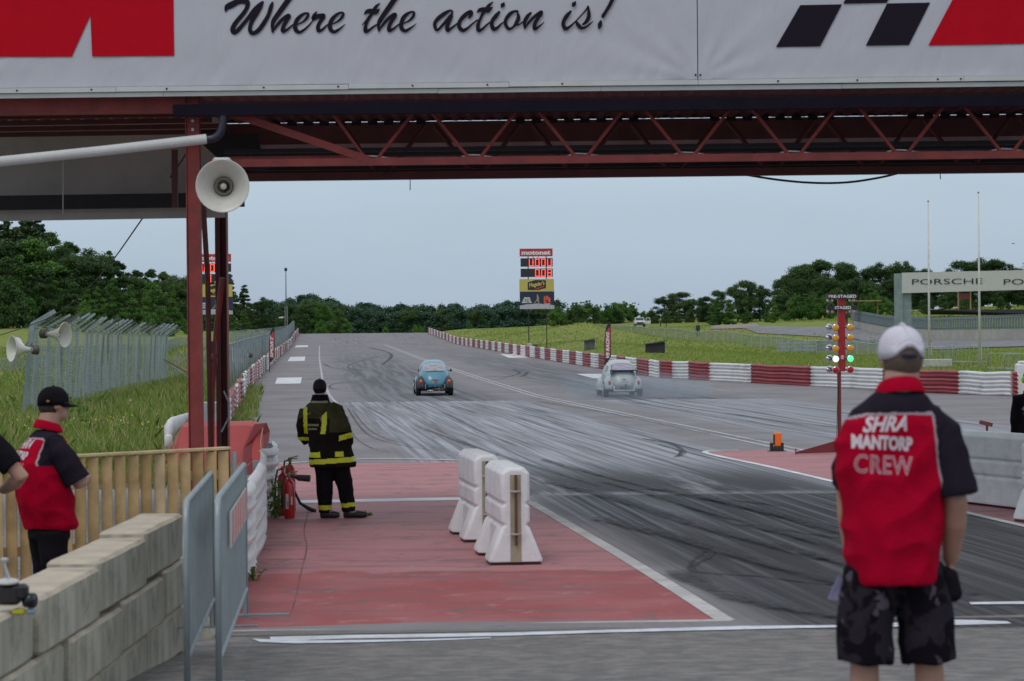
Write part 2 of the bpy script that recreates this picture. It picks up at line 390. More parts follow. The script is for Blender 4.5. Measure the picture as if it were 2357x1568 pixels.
def paint_mat(name, col, wear, scale=3.0, dark=(.17, .16, .17), streak=False):
    m, nt, b, o = new_mat(name); n = N(nt); oc = n.coord()
    a = n.noise(oc, scale, 7, .7, .3); f = n.noise(oc, 60, 3, .7)
    c = n.mix(n.step(n.noise(oc, scale * .3, 4), .35, .65), tuple(x * .88 for x in col), tuple(min(1, x * 1.12) for x in col))
    c = n.mix(n.m('MULTIPLY', n.step(a, .5, .68), wear), c, dark); c = n.mix(n.m('MULTIPLY', n.step(f, .55, .8), wear * .6), c, dark)
    nt.links.new(c, b.inputs['Base Color']); b.inputs['Roughness'].default_value = .75; b.inputs['Specular IOR Level'].default_value = .3
    nt.links.new(n.bump(f, .3, .008), b.inputs['Normal']); return m
WPAINT = paint_mat('white road paint', (.66, .66, .68), .3)
def red_mat():
    m, nt, b, o = new_mat('red apron paint'); n = N(nt); oc = n.coord(); s3 = n.sep(oc)
    big = n.noise(oc, .8, 4, .6); st = n.noise(n.xyz(n.m('MULTIPLY', s3[0], .5), n.m('MULTIPLY', s3[1], 2.5), 0.0), 1.2, 5, .65); f = n.noise(oc, 50, 3, .7)
    edge = n.m('ADD', s3[1], n.m('MULTIPLY', n.noise(n.xyz(s3[0], 0.0, 0.0), .9, 2), 2.2))
    fresh = n.step(edge, 25.05, 24.9)       # repainted nearer half, faded beyond
    c = n.mix(fresh, (.43, .175, .185), (.335, .065, .065))
    c = n.mix(n.m('MULTIPLY', n.step(big, .35, .7), .5), c, (.42, .16, .17))
    c = n.mix(n.m('MULTIPLY', n.step(st, .44, .7), .6), c, (.15, .085, .088)); sc2 = n.noise(oc, 1.7, 8, .75, .6); c = n.mix(n.m('MULTIPLY', n.step(sc2, .54, .62), .6), c, (.13, .105, .11)); c = n.mix(n.m('MULTIPLY', n.step(n.noise(oc, 2.6, 7, .75, .4), .55, .66), .5), c, (.45, .24, .25))
    c = n.mix(n.m('MULTIPLY', n.step(f, .56, .8), .4), c, (.12, .08, .085))
    d = n.noise(oc, 5, 2, .5); c = n.mix(n.m('MULTIPLY', n.step(d, .74, .78), .8), c, (.07, .035, .04))
    # grubby strip along the guard rail
    k = n.m('ADD', s3[0], n.m('MULTIPLY', s3[1], .085)); near = n.step(n.m('ADD', k, n.m('MULTIPLY', st, .5)), -.15, -.65)
    c = n.mix(n.m('MULTIPLY', near, n.step(n.noise(oc, 1.3, 6, .7), .42, .6)), c, (.09, .065, .065))
    nt.links.new(c, b.inputs['Base Color']); b.inputs['Roughness'].default_value = .7
    nt.links.new(n.bump(f, .25, .008), b.inputs['Normal']); return m
REDP = red_mat()
def gp(u, v): return hit(u, v)
def road_obj(name, polys, mat, lift, nu=6, nv=6):
    mb = MB()
    for q in polys: drape(mb, q, lift, nu, nv)
    return tag(mb.build(name, mat, origin=(0, 0, 0)), kind='structure')
# red aprons
A = [gp(556, 1453), gp(1662, 1428), gp(1216, 1160), gp(640, 1160)]
B = [gp(640, 1160), gp(1216, 1160), gp(1085, 1064), gp(640, 1068)]
Cq = [gp(556, 1453), gp(640, 1160), gp(620, 1160), gp(540, 1420)]
mb = MB(); drape(mb, A, .004, 8, 8); drape(mb, B, .004, 8, 4)
drape(mb, [gp(500, 1453), gp(556, 1453), gp(640, 1160), gp(600, 1160)], .004, 2, 8)
tag(mb.build('red_apron', REDP, origin=(0, 0, 0)), kind='structure')
mb = MB(); drape(mb, [gp(1622, 1043), gp(1760, 1072), gp(1960, 1036), gp(1700, 1037)], .004, 4, 4)
drape(mb, [gp(1760, 1072), gp(2420, 1222), gp(2420, 1030), gp(1960, 1036)], .004, 6, 6)
tag(mb.build('red_apron_by_start_lights', REDP, origin=(0, 0, 0)), kind='structure')
def stripe(pix, w, name, lift=.008, mat=None, jag=0.0):
    g = [gp(*p) for p in pix]; g = [V(p) for p in crom([tuple(p) for p in g], 5)] if len(g) > 2 else [g[0].lerp(g[1], i / 12) for i in range(13)]
    mb = MB(); k0 = 0
    for i, p in enumerate(g):
        d = g[min(i + 1, len(g) - 1)] - g[max(i - 1, 0)]; d.z = 0; d.normalize(); nrm = V((-d.y, d.x, 0)); ww = (w[0] + (w[1] - w[0]) * i / (len(g) - 1)) if isinstance(w, tuple) else w
        ww *= 1 + jag * (R.random() - .5)
        for q in (-.5, .5): r = p + nrm * ww * q; mb.v.append(V((r.x, r.y, float(rz(r.y)) + lift)))
    for i in range(len(g) - 1): mb.f.append((2 * i, 2 * i + 1, 2 * i + 3, 2 * i + 2)); mb.mi.append(0)
    return tag(mb.build(name, mat or WPAINT, origin=(0, 0, 0)), kind='structure')
BORDER = paint_mat('worn cream paint', (.50, .48, .47), .4, 5)
stripe([(1670, 1430), (1450, 1292), (1221, 1157)], (.16, .14), 'apron_border_line', mat=BORDER)
stripe([(1221, 1157), (1130, 1100), (1085, 1062)], .07, 'apron_border_line', .0085, mat=BORDER)
stripe([(520, 1455), (1100, 1441), (1680, 1429)], .14, 'apron_border_line', .0075, mat=BORDER)
stripe([(640, 1068), (860, 1057), (1080, 1061)], .25, 'apron_border_line', .009, mat=BORDER)
stripe([(692, 1156), (1066, 1149)], .62, 'stage_line')
stripe([(1700, 1037), (1622, 1042), (1780, 1077), (2100, 1152), (2420, 1226)], .13, 'apron_border_line', .008)
WET = paint_mat('smeared white paint', (.66, .68, .74), .5, 7, (.12, .12, .13))
mb = MB()
def wide(pix_top, pix_bot, mb, lift):
    a = [gp(*p) for p in pix_top]; b2 = [gp(*p) for p in pix_bot]
    for i in range(len(a) - 1): drape(mb, [b2[i], b2[i + 1], a[i + 1], a[i]], lift, 3, 1)
wide([(622, 1468), (800, 1464), (1000, 1461), (1180, 1458), (1400, 1452), (1700, 1443), (1965, 1436)], [(622, 1478), (800, 1472), (1000, 1469), (1180, 1465), (1400, 1458), (1700, 1451), (1965, 1445)], mb, .007)
wide([(580, 1472), (680, 1476), (850, 1475), (1000, 1473), (1130, 1469)], [(600, 1480), (680, 1483), (850, 1480), (1000, 1476), (1130, 1471)], mb, .0065)
wide([(1965, 1436), (2200, 1428), (2420, 1428), (2900, 1418)], [(1965, 1448), (2200, 1441), (2420, 1434), (2900, 1424)], mb, .0075)
wide([(2230, 1388), (2420, 1385)], [(2235, 1393), (2420, 1392)], mb, .0075)
tag(mb.build('white_painted_line', WET, origin=(0, 0, 0)), kind='structure')
mb = MB()
wide([(520, 1456), (1100, 1443), (1690, 1431), (2420, 1415)], [(520, 1466), (1100, 1455), (1690, 1443), (2420, 1428)], mb, .0045)
tag(mb.build('concrete_edge', M('edge concrete', (.17, .16, .15), .9, dirt=.6), origin=(0, 0, 0)), kind='structure')
# lane lines in track coordinates
def lane(name, ts, Y0, Y1, w, mat=None, lift=.006):
    mb = MB(); ys = np.linspace(Y0, Y1, int(abs(Y1 - Y0) / 3) + 2)
    for t in ts:
        for i in range(len(ys) - 1):
            a, b2 = ys[i], ys[i + 1]; ww = w / 2
            mb.add([V((float(tX(t - ww, a)), a, float(rz(a)) + lift)), V((float(tX(t + ww, a)), a, float(rz(a)) + lift)), V((float(tX(t + ww, b2)), b2, float(rz(b2)) + lift)), V((float(tX(t - ww, b2)), b2, float(rz(b2)) + lift))], [(0, 1, 2, 3)])
    return tag(mb.build(name, mat or WPAINT, origin=(0, 0, 0)), kind='structure')
WORN = paint_mat('worn lane paint', (.42, .42, .45), .7, 4)
FAINT = paint_mat('faint lane paint', (.34, .33, .35), .8, 2)
lane('centre_double_line', (10.35, 10.68), 47.8, 303, .13, WORN)
lane('left_lane_line', (2.3,), 88, 300, .12, WORN)
lane('right_lane_line', (18.9,), 100, 290, .12, FAINT)
def patch(name, pix): 
    mb = MB(); drape(mb, [gp(*p) for p in pix], .006, 3, 3); return tag(mb.build(name, WPAINT, origin=(0, 0, 0)), kind='structure')
for q in ([(633, 884), (692, 883), (695, 869), (638, 870)], [(662, 832), (701, 831), (703, 821), (668, 822)], [(678, 800), (709, 799), (709, 795), (682, 795.5)],
          [(1070, 794), (1103, 794), (1092, 788.5), (1061, 789)], [(1172, 824), (1217, 823.5), (1196, 815), (1151, 815.5)], [(1365, 871), (1425, 870), (1392, 861), (1327, 861)]):
    patch('white_shoulder_patch', q)
# tyre marks
def skid_mat():
    m, nt, b, o = new_mat('tyre rubber'); n = N(nt); oc = n.coord()
    tr = nt.nodes.new('ShaderNodeBsdfTransparent'); mx = nt.nodes.new('ShaderNodeMixShader')
    b.inputs['Base Color'].default_value = (.03, .028, .034, 1); b.inputs['Roughness'].default_value = .7
    f = n.m('MULTIPLY', n.step(n.noise(oc, 6, 5, .7), .3, .62), .8)
    nt.links.new(f, mx.inputs[0]); nt.links.new(tr.outputs[0], mx.inputs[1]); nt.links.new(b.outputs[0], mx.inputs[2]); nt.links.new(mx.outputs[0], o.inputs[0]); return m
SK = skid_mat()
marks = [([(1560, 1238), (1610, 1252), (1634, 1268), (1628, 1285), (1598, 1300), (1592, 1312), (1625, 1320), (1760, 1328), (1860, 1342), (1980, 1352)], .10),
         ([(1570, 1234), (1618, 1254), (1622, 1270), (1590, 1296), (1598, 1308)], .06), ([(1480, 1010), (1545, 1022), (1572, 1040), (1560, 1052)], .16), ([(1515, 1024), (1565, 1040), (1552, 1054)], .07),
         ([(800, 940), (830, 985), (870, 1012), (960, 1032), (1050, 1042)], .05), ([(812, 945), (850, 990), (920, 1020), (1040, 1036)], .04), ([(800, 960), (812, 1000), (850, 1030), (900, 1042)], .04),
         ([(640, 922), (700, 917), (745, 916)], .12), ([(830, 876), (770, 884), (765, 896), (850, 905)], .1), ([(745, 838), (770, 848), (830, 852)], .16), ([(900, 816), (840, 828), (800, 846), (860, 855)], .12), ([(1215, 857), (1195, 868), (1120, 866)], .2),
         ([(1180, 851), (1196, 860), (1150, 872)], .16), ([(850, 800), (900, 815), (880, 840)], .3), ([(1330, 880), (1500, 925), (1750, 965), (1930, 985)], .12), ([(1330, 886), (1500, 934), (1720, 972), (1930, 998)], .09),
         ([(1240, 925), (1420, 955), (1640, 1000), (1760, 1015)], .08), ([(1390, 1110), (1500, 1140), (1600, 1172), (1750, 1210), (2000, 1250)], .14), ([(1250, 1060), (1400, 1100), (1560, 1135), (1800, 1165)], .16),
         ([(1640, 1150), (1800, 1190), (1930, 1215)], .2), ([(1700, 1205), (1850, 1240), (2010, 1290), (2200, 1330)], .22), ([(1780, 1250), (1950, 1300), (2250, 1370)], .2), ([(980, 990), (1150, 1050), (1380, 1120)], .1), ([(1560, 1318), (1690, 1378), (1930, 1424)], .25), ([(1380, 1195), (1560, 1240), (1760, 1300), (1960, 1350)], .3), ([(1260, 1110), (1420, 1150), (1620, 1215), (1900, 1290)], .26), ([(1500, 1125), (1700, 1165), (1960, 1235)], .28)]
for i, (p, w) in enumerate(marks): stripe(p, (w, w * .7), 'tyre_mark', .012 + .0007 * i, SK, .5)
CRK = M('crack dirt', (.20, .10, .095), .95, var=.5, scale=5)
stripe([(712, 1170), (700, 1222), (706, 1262), (690, 1330), (676, 1395), (655, 1440)], .011, 'apron_crack', .0095, CRK, 1.7)
stripe([(612, 1290), (680, 1288), (702, 1291)], .02, 'apron_crack', .0098, CRK, 1.4)
# side roads
def strip_road(name, top, bot, mat, lift=.05):
    mb = MB(); a = [P(*p) for p in top]; b2 = [P(*p) for p in bot]
    for i in range(len(a) - 1):
        k = len(mb.v)
        for ii in range(5):
            for jj in range(9):
                p = b2[i].lerp(b2[i + 1], jj / 8).lerp(a[i].lerp(a[i + 1], jj / 8), ii / 4); mb.v.append(V((p.x, p.y, gz(p.x, p.y) + lift)))
        for ii in range(4):
            for jj in range(8): mb.f.append((k + ii * 9 + jj, k + ii * 9 + jj + 1, k + (ii + 1) * 9 + jj + 1, k + (ii + 1) * 9 + jj)); mb.mi.append(0)
    return tag(mb.build(name, mat, origin=(0, 0, 0)), kind='structure')
ROAD2 = M('side road asphalt', (.20, .19, .205), .9, scale=.4)
strip_road('circuit_road', [(1640, 749, 15.5), (1744, 750, 18), (1965, 752, 20), (2160, 765, 23.5), (2440, 780, 27)], [(1640, 752, 16), (1744, 757, 19), (1965, 764, 21.5), (2160, 785, 27), (2440, 808, 31)], ROAD2, .09)
strip_road('gravel_trap', [(1650, 750, 15.5), (1740, 748, 16)], [(1630, 760, 17), (1750, 762, 18.5)], M('gravel trap', (.27, .22, .17), .95, scale=2), .1)
strip_road('kart_road', [(-80, 838, 26), (60, 838, 26), (120, 838, 26)], [(-80, 862, 31), (60, 862, 31), (120, 858, 30)], ROAD2, .08)
tag(MB().build('x', ROAD2), kind='structure') if False else None
# gravel behind the picket fence
mb = MB(); k = 0
for i in range(7):
    for j in range(9): mb.v.append(V((-15 + j * 1.45, 24.5 + i * 2.2, .004)))
for i in range(6):
    for j in range(8): mb.f.append((i * 9 + j, i * 9 + j + 1, (i + 1) * 9 + j + 1, (i + 1) * 9 + j)); mb.mi.append(0)
tag(mb.build('gravel_yard', M('pale gravel', (.26, .25, .26), .95, scale=25, var=.5, bump=.8, bscale=40), origin=(0, 0, 0)), kind='structure')

# ================================================================ GUARD RAILS
RW = M('white rail paint', (.70, .69, .69), .55, var=.06, scale=2, dirt=.45, dcol=(.3, .27, .25), bump=.15, bscale=8)
RR = M('red rail paint', (.30, .045, .055), .5, var=.15, scale=2, dirt=.3, dcol=(.16, .05, .05), bump=.15, bscale=8)
STEEL = M('galvanised steel', (.30, .34, .36), .5, .35, var=.15, scale=3, dirt=.25, dcol=(.16, .17, .17))
def wprof(beams=3, top=.9):
    pr = []; bh = .31
    for i in range(beams):
        z0 = top - bh * (beams - i) + .01
        for z, x in ((0, .0), (.02, .03), (.06, .075), (.10, .075), (.14, .015), (.17, .015), (.21, .075), (.25, .075), (.29, .03), (.30, .0)): pr.append((x, z0 + z))
    return pr
def guardrail(name, label, path, face, bands, mats, beams=3, top=.9, wob=.0, posts=True, subdiv=2, group=None, cuts=None):
    """path: list of (x, y, z); face: +1 corrugation bulges to the right of travel; bands: lengths repeated"""
    path = [V(p) for p in path]; cum = [0]
    for i in range(1, len(path)): cum.append(cum[-1] + (path[i] - path[i - 1]).length)
    def pt(d):
        i = max(0, min(len(path) - 2, int(np.searchsorted(cum, d) - 1))); f = (d - cum[i]) / (cum[i + 1] - cum[i]); return path[i].lerp(path[i + 1], f), (path[i + 1] - path[i]).normalized()
    root = thing(name, label, 'guard rail', path[0], 0, group); pr = wprof(beams, top); d = 0; k = 0
    while d < cum[-1] - .2:
        ln = (cuts[k] - d) if cuts else bands[k % len(bands)] * (1 + (R.random() - .5) * .08); e = min(d + ln, cum[-1]); rg = []
        nn = max(2, int(ln / 1.3 * subdiv))
        off = wob * (R.random() - .5)
        for i in range(nn + 1):
            dd = d - (.12 if k else 0) + (e - d + (.12 if k else 0)) * i / nn; p, t = pt(max(0, min(dd, cum[-1]))); nr = V((t.y, -t.x, 0)) * face
            wv = wob * .5 * noise.noise(V((dd * .45, 3.3, k * .1))); wz = wob * .35 * noise.noise(V((dd * .6, 8.1, 0)))
            rg.append([p + nr * (x + off * .3 + wv + .006 * (k % 2)) + V((0, 0, z + wz + off * .15)) for x, z in pr])
        mb = MB(); mb.rings(rg, cap=False, closed=False)
        o = mb.build('rail_panel', mats[k % len(mats)], root, smooth=False)
        smooth_by_angle(o, 50)
        sol = o.modifiers.new('thickness', 'SOLIDIFY'); sol.thickness = .004
        if k % 2 == 0: tag(o, 'painted %s rail panel' % ('red' if mats[k % len(mats)] is RR else 'white'))
        d = e; k += 1
    if posts:
        npost = min(90, int(cum[-1] / 4) + 1)
        for i in range(npost):
            p, t = pt(cum[-1] * i / max(1, npost - 1) * .999); nr = V((t.y, -t.x, 0)) * face
            MB().box(p - nr * .07 + V((0, 0, top / 2 - .1)), (.10, .10, top + .1)).build('post', STEEL, root)
    return root
YR = list(np.linspace(130, 385, 60))
path = [(float(tX(19.55, y)), float(y), float(rz(y))) for y in YR[::-1]]
path += [(7.6, 124, .22), (10.34, 115.5, .15), (12.7, 108.3, .08), (16.2, 97.2, .02), (18.7, 89.4, 0)]
def u_of(p): 
    X, Y, Z = p[0], p[1], p[2] - H0; return (X * _c - Z * _s) / Y * F + CX
cumu = [(0, u_of(path[0]))]
for i in range(1, len(path)): cumu.append((cumu[-1][0] + math.dist(path[i], path[i - 1]), u_of(path[i])))
dd_ = [q[0] for q in cumu]; uu_ = [q[1] for q in cumu]
tail = [float(np.interp(u, uu_, dd_)) for u in (1467, 1495, 1523, 1554, 1590, 1639, 1733, 1877, 2040, 2217, 2333)]; nb_ = int(round(tail[0] / 4.4 / 2)) * 2
cuts_ = [tail[0] * (i + 1) / nb_ for i in range(nb_)] + tail[1:] + [dd_[-1] + 1]
guardrail('guard_rail', 'long red and white banded guard rail along the right side of the strip', path, 1, [4.4, 4.4], [RR, RW], wob=.12, posts=True, cuts=cuts_)
YL = list(np.linspace(44, 388, 110))
guardrail('guard_rail', 'buckled red and white guard rail along the grass on the left side of the strip', [(float(tX(-1.25, y)), float(y), float(rz(y))) for y in YL], 1, [2.1, 1.9], [RW, RR], wob=.38, subdiv=4)
near = [P(636, 1160, 162), P(612, 1212, 185), P(572, 1302, 227), P(520, 1400, 262), P(462, 1470, 292)]
near = [(p.x, p.y, gz(p.x, p.y)) for p in near]; near = crom(near, 4)
nr_ = guardrail('guard_rail', 'all white dented guard rail running past the fire extinguishers', near, -1, [60], [RW], wob=.35, subdiv=3)
# ================================================================ GANTRY
GR = M('red steel paint', (.22, .030, .026), .6, var=.2, scale=4, dirt=.4, dcol=(.10, .022, .02), bump=.15)
GD = M('dark red steel', (.10, .018, .018), .6, var=.2, scale=3)
GB = M('blackened steel', (.018, .014, .018), .7)
GP = M('weathered sheet', (.60, .42, .46), .8, var=.15, scale=2, dirt=.3)
GMR = M('maroon steel', (.16, .06, .065), .8, var=.2, scale=2)
RP = M('grey sign back', (.46, .42, .40), .7, var=.08, scale=1.5, dirt=.2)
GK = -0.035; GY = 27.8 + GK * 3.63                 # front plane Y = GY + GK X
gfront = lambda u, v, dy=0.0: pl(u, v, GY + dy, GK)
col = gfront(451, 1100); g0 = V((col.x, col.y, 0))
gan = thing('gantry', 'rust red steel truss bridge spanning the drag strip', 'gantry', (g0.x, g0.y, 0))
def gx(X, dy, z): return V((X, GY + GK * X + dy, z))
XL, XR = -9.0, 13.5
c1, c2 = gfront(445, 218), gfront(453, 1040)
MB().beam((c2.x + .01, c2.y, 0), (c1.x, c1.y, 5.15), .14, .14, (0, 1, 0)).beam((c2.x - .075, c2.y, 0), (c1.x - .08, c1.y, 5.1), .012, .17, (0, 1, 0)).build('column', GR, gan)
mb = MB()
for z in (4.83, 4.73): mb.lathe([(.018, 0), (.018, .02)], V((c1.x, c1.y - .07, z)), (0, -1, 0), 8)
mb.build('bolt', M('zinc bolt', (.35, .38, .4), .4, .7), gan)
BX = P(510, 800, 170).x; BY = P(510, 800, 170).y
MB().beam((BX, BY, 0), (BX, BY, 5.0), .155, .012, (0, 1, 0)).beam((BX, BY - .08, 0), (BX, BY - .08, 5.0), .155, .012).beam((BX, BY + .08, 0), (BX, BY + .08, 5), .155, .012).build('column', GD, gan)
MB().beam((BX + .085, BY, 0), (BX + .085, BY, 4.6), .012, .2, (0, 1, 0)).build('column_flange', GR, gan)
MB().tube([gfront(463, 400, .15), P(478, 640, 184), V((P(486, 1040, 178).x, P(486, 1040, 178).y, 0))], .035, 6).build('brace', GD, gan)
MB().tube([P(512, 640, 176), P(498, 760, 175), P(488, 900, 174), V((P(484, 1000, 174).x, P(484, 1000, 174).y, .05))], .04, 6).build('brace', GR, gan)
MB().box(P(491, 800, 178), (.07, .06, .16)).box(P(491, 830, 178), (.1, .06, .06)).build('bracket', GD, gan)
MB().tube([P(515, 900, 171), P(526, 925, 171), P(527, 960, 171), P(510, 995, 171)], .012, 6).build('cable_loop', M('grey cable', (.3, .3, .32), .6), gan)
# front truss
zb = gfront(550, 372).z - .02; zt = zb + .62; x0 = gfront(552, 370).x
bot = MB(); bot.beam(gx(x0 - .35, 0, zb), gx(XR, 0, zb), .09, .085).build('bottom_chord', GR, gan)
MB().beam(gx(x0 - .6, .0, zt + .03), gx(XR, 0, zt + .03), .1, .11).build('top_chord', GD, gan)
nodes = []
ub = [855, 1092, 1338, 1584, 1828, 2076, 2318, 2560]
for dy, mat_, nm in ((0.0, GR, 'truss_diagonal'), (2.4, GD, 'truss_diagonal')):
    for i, u in enumerate(ub):
        X = gfront(u, 355).x; hx = gfront(u + 120, 355).x - X
        for sg in (-1, 1):
            a = gx(X + sg * .065, dy, zb + .03); b_ = gx(X + sg * (hx - .065), dy, zt)
            if i == 0 and sg == -1: b_ = gx(X - .48, dy, zt)
            MB().tube([a, b_], .021 if dy == 0 else .028, 8).build(nm, mat_, gan)
MB().beam(gx(gfront(535, 262).x, -.02, gfront(535, 262).z), gx(gfront(850, 366).x, -.02, zb + .02), .06, .085).build('end_diagonal', GR, gan)
MB().beam(gx(x0 - .2, .35, 4.42), gx(x0 + 1.35, .35, 4.42), .05, .05).build('end_strut', GR, gan)
MB().beam(gx(x0 - .3, 2.4, zb), gx(XR, 2.4, zb), .1, .1).build('bottom_chord', GD, gan)
MB().beam(gx(BX - .12, 5.0, 4.63), gx(XR, 5.0, 4.63), .16, .20).build('rear_beam', GD, gan)
MB().beam(gx(BX - .12, 4.85, 4.535), gx(XR, 4.85, 4.535), .12, .04).build('rear_beam', GB, gan)
for dy in (1.0, 1.7, 3.2, 4.0): MB().beam(gx(x0 - .3, dy, 4.56), gx(XR, dy, 4.56), .05, .05).build('purlin', GB, gan)
MB().beam(gx(x0 - .72, -.28, 4.93), gx(XR, -.28, 4.93), .14, .13).build('fascia_beam', M('black violet steel', (.010, .008, .016), .8, spec=.1), gan)
# decking with corrugation; a slit of sky remains at the back
rg = []
for i in range(0, 460):
    X = XL + (XR - XL) * i / 459; z = 5.29 + .018 * (1 if (i // 2) % 2 else -1); rg.append([gx(X, -.3, z), gx(X, 5.2, z)])
MB().rings(rg, False, False).build('roof_sheeting', GMR, gan)
MB().slab([gx(BX - .12, 5.13, 4.97), gx(XR, 5.13, 4.97), gx(XR, 5.13, 5.262), gx(BX - .12, 5.13, 5.262)], (0, .04, 0)).build('rear_beam', GMR, gan)
MB().box(gx(2.2, 2.55, 5.37), (22.4, 5.1, .05), Matrix.Rotation(GK, 3, 'Z')).build('roof_top', GP, gan)
mb = MB()
i = 0; X = gfront(545, 300, 5).x
MB().slab([gx(BX - .12, 5.12, 4.6), gx(XR, 5.12, 4.6), gx(XR, 5.12, 4.97), gx(BX - .12, 5.12, 4.97)], (0, .03, 0)).build('rear_sheeting', GP, gan)
X = x0 - .3
while X < XR:
    if R.random() < .3: X += 1.0 * R.random() + .3
    for q in range(R.randint(2, 8)):
        MB().box(gx(X, 5.14, 5.27), (.13, .03, .10)).build('roof_closure', GB, gan); X += .22
# left bay: box beam, ceiling, grey sign back
MB().beam(gx(XL, -.02, 5.03), gx(c1.x - .08, -.02, 5.03), .12, .21).build('box_beam', GR, gan)
MB().slab([gx(XL, 4.6, 3.93), gx(BX + .1, 4.6, 3.96), gx(BX + .1, 4.6, 5.36), gx(XL, 4.6, 5.36)], (0, .04, 0)).build('sign_back', RP, gan)
MB().beam(gx(XL, 4.3, 4.16), gx(c1.x + .1, 4.3, 4.18), .1, .19).build('cross_beam', GB, gan)
MB().beam(P(402, 345, 187), P(403, 478, 187), .07, .07, (0, 1, 0)).build('hanger', GD, gan)
for u in (145,):
    a, b_ = P(u, 347, 176), P(u, 492, 176); MB().beam(a, b_, .012, .012).build('seam_strip', M('pale strip', (.6, .6, .62), .6), gan)
for dy in (.9, 1.7, 2.5, 3.3): MB().beam(gx(XL, dy, 4.98), gx(c1.x, dy, 5.0), .05, .06).build('purlin', GD, gan)
MB().slab([gx(c1.x + .05, 3.2, 4.5), gx(c1.x + .5, 3.2, 4.5), gx(c1.x + .4, 3.2, 4.95), gx(c1.x - .5, 3.2, 5.0)], (0, .03, 0)).build('gusset', GB, gan)
mb = MB()
for u in ub[:-1]:
    p = gfront(u, 355); mb.tube([gx(p.x - .15, .12, zb + .055), gx(p.x - .06, .1, zb + .075), gx(p.x + .06, .1, zb + .07), gx(p.x + .22, .14, zb + .045)], .009, 6)
mb.build('white_cord', M('white cord', (.6, .6, .58), .6), gan)
for u, v0, v1, du in ((944, 405, 438, 0), (2163, 388, 413, 2)):
    MB().tube([gfront(u, v0, 4.6), gfront(u + du, v1, 4.6)], .006, 5).build('loose_wire', GB, gan)
MB().tube([gfront(795, 205, -.1), gfront(798, 222, -.05), gfront(792, 235, -.02)], .006, 5).build('loose_wire', M('tan cord', (.4, .33, .22), .7), gan)
o = MB().tube([V(p) for p in crom([tuple(gfront(u, v, 3.6)) for u, v in ((1640, 392), (1700, 400), (1790, 414), (1870, 421), (1950, 420), (2030, 408), (2100, 391), (2140, 388))], 4)], .014, 8).build('hanging_cable', GB, smooth=True)
tag(o, 'black cable sagging beneath the truss bridge on its right half', 'cable')
MB().beam(gx(BX - .12, 5.17, 5.325), gx(XR, 5.17, 5.325), .06, .10).build('rear_beam', GB, gan)
# ---- banner
BK, BY0 = GK, GY - .34
ban = lambda u, v, off=0.0: pl(u, v, BY0 - off, BK)
zc = ban(0, 203).z                                     # lower hem
broot = thing('banner', 'wide pale race banner with black script slogan along the bridge front', 'banner', (ban(1100, 200).x, ban(1100, 200).y, zc))
def ban_mat():
    m, nt, b, o = new_mat('banner vinyl'); n = N(nt); oc = n.coord(); s3 = n.sep(oc)
    c = n.mix(n.noise(oc, 1.0, 4), (.47, .465, .515), (.52, .515, .565)); nt.links.new(c, b.inputs['Base Color']); b.inputs['Roughness'].default_value = .5
    fold = n.noise(n.xyz(n.m('MULTIPLY', s3[0], 1.6), 0.0, n.m('MULTIPLY', s3[2], .5)), 1.6, 3, .5, .8)
    nt.links.new(n.bump(fold, .5, .05), b.inputs['Normal']); return m
BM = ban_mat()
bxl, bxr = ban(-160, 200).x, ban(3100, 200).x
xs_ = ban(1606, 150).x
MB().box(gx(xs_, -.30, zc + .9), (.3, .01, 1.8)).build('seam_sky_blocker', M('seam blocker dark', (.12, .115, .13), .8), broot)  # dark slab added behind the seam so no bright sky shows through
for a, b_ in ((bxl, xs_ - .005), (xs_ + .005, bxr)):
    mb = MB(); nx = int((b_ - a) / .045); rg = []
    for i in range(nx + 1):
        X = a + (b_ - a) * i / nx; rr = []
        for j in range(37):
            h = j / 36 * 1.75; dm = min(X - a, b_ - X)
            w = .011 * noise.noise(V((X * 3, h * 2.2, 1))) * math.exp(-h * 1.8) + .004 * noise.noise(V((X * .8, h, 4)))
            r = math.hypot(dm, h); ang = math.atan2(h, dm + 1e-6)
            w += .012 * math.exp(-r * 1.6) * math.sin(ang * 14 + 1) * min(1, r * 5)
            w += .016 * math.exp(-h * 3.6) * abs(noise.noise(V((X * 6 - h * 4, h * 2, 2))))
            rr.append(gx(X, -.34 + w, zc + h))
        rg.append(rr)
    o = mb.rings(rg, False, False).build('banner_cloth', BM, broot, smooth=True)
INK = M('dark violet ink', (.013, .008, .017), .7, var=.05, spec=.15)
RED = M('banner red', (.50, .004, .016), .7, var=.04, spec=.08)
def flat(name, poly_pix, mat, off=.012):
    MB().slab([ban(u, v, off) for u, v in poly_pix], (0, .003, 0)).build(name, mat, broot)
flat('red_shape', [(-160, 131), (165, 130.5), (208, 35), (212, 130), (401, 128.5), (398, -90), (-160, -90)], RED)
flat('black_check', [(1842, 12), (1938, 10), (1888, 106.5), (1786, 108.5)], INK)
flat('black_check', [(2042, 8), (2141, 6), (2092, 103.5), (1993, 105)], INK)
flat('black_check', [(1941, 8.5), (2041, 6.5), (2090, -90), (1990, -88)], INK, .0125)
flat('red_shape', [(2137, 104.5), (2780, 93), (2780, -90), (2240, -90)], RED)
SA = 1 / 7.366 * .9428
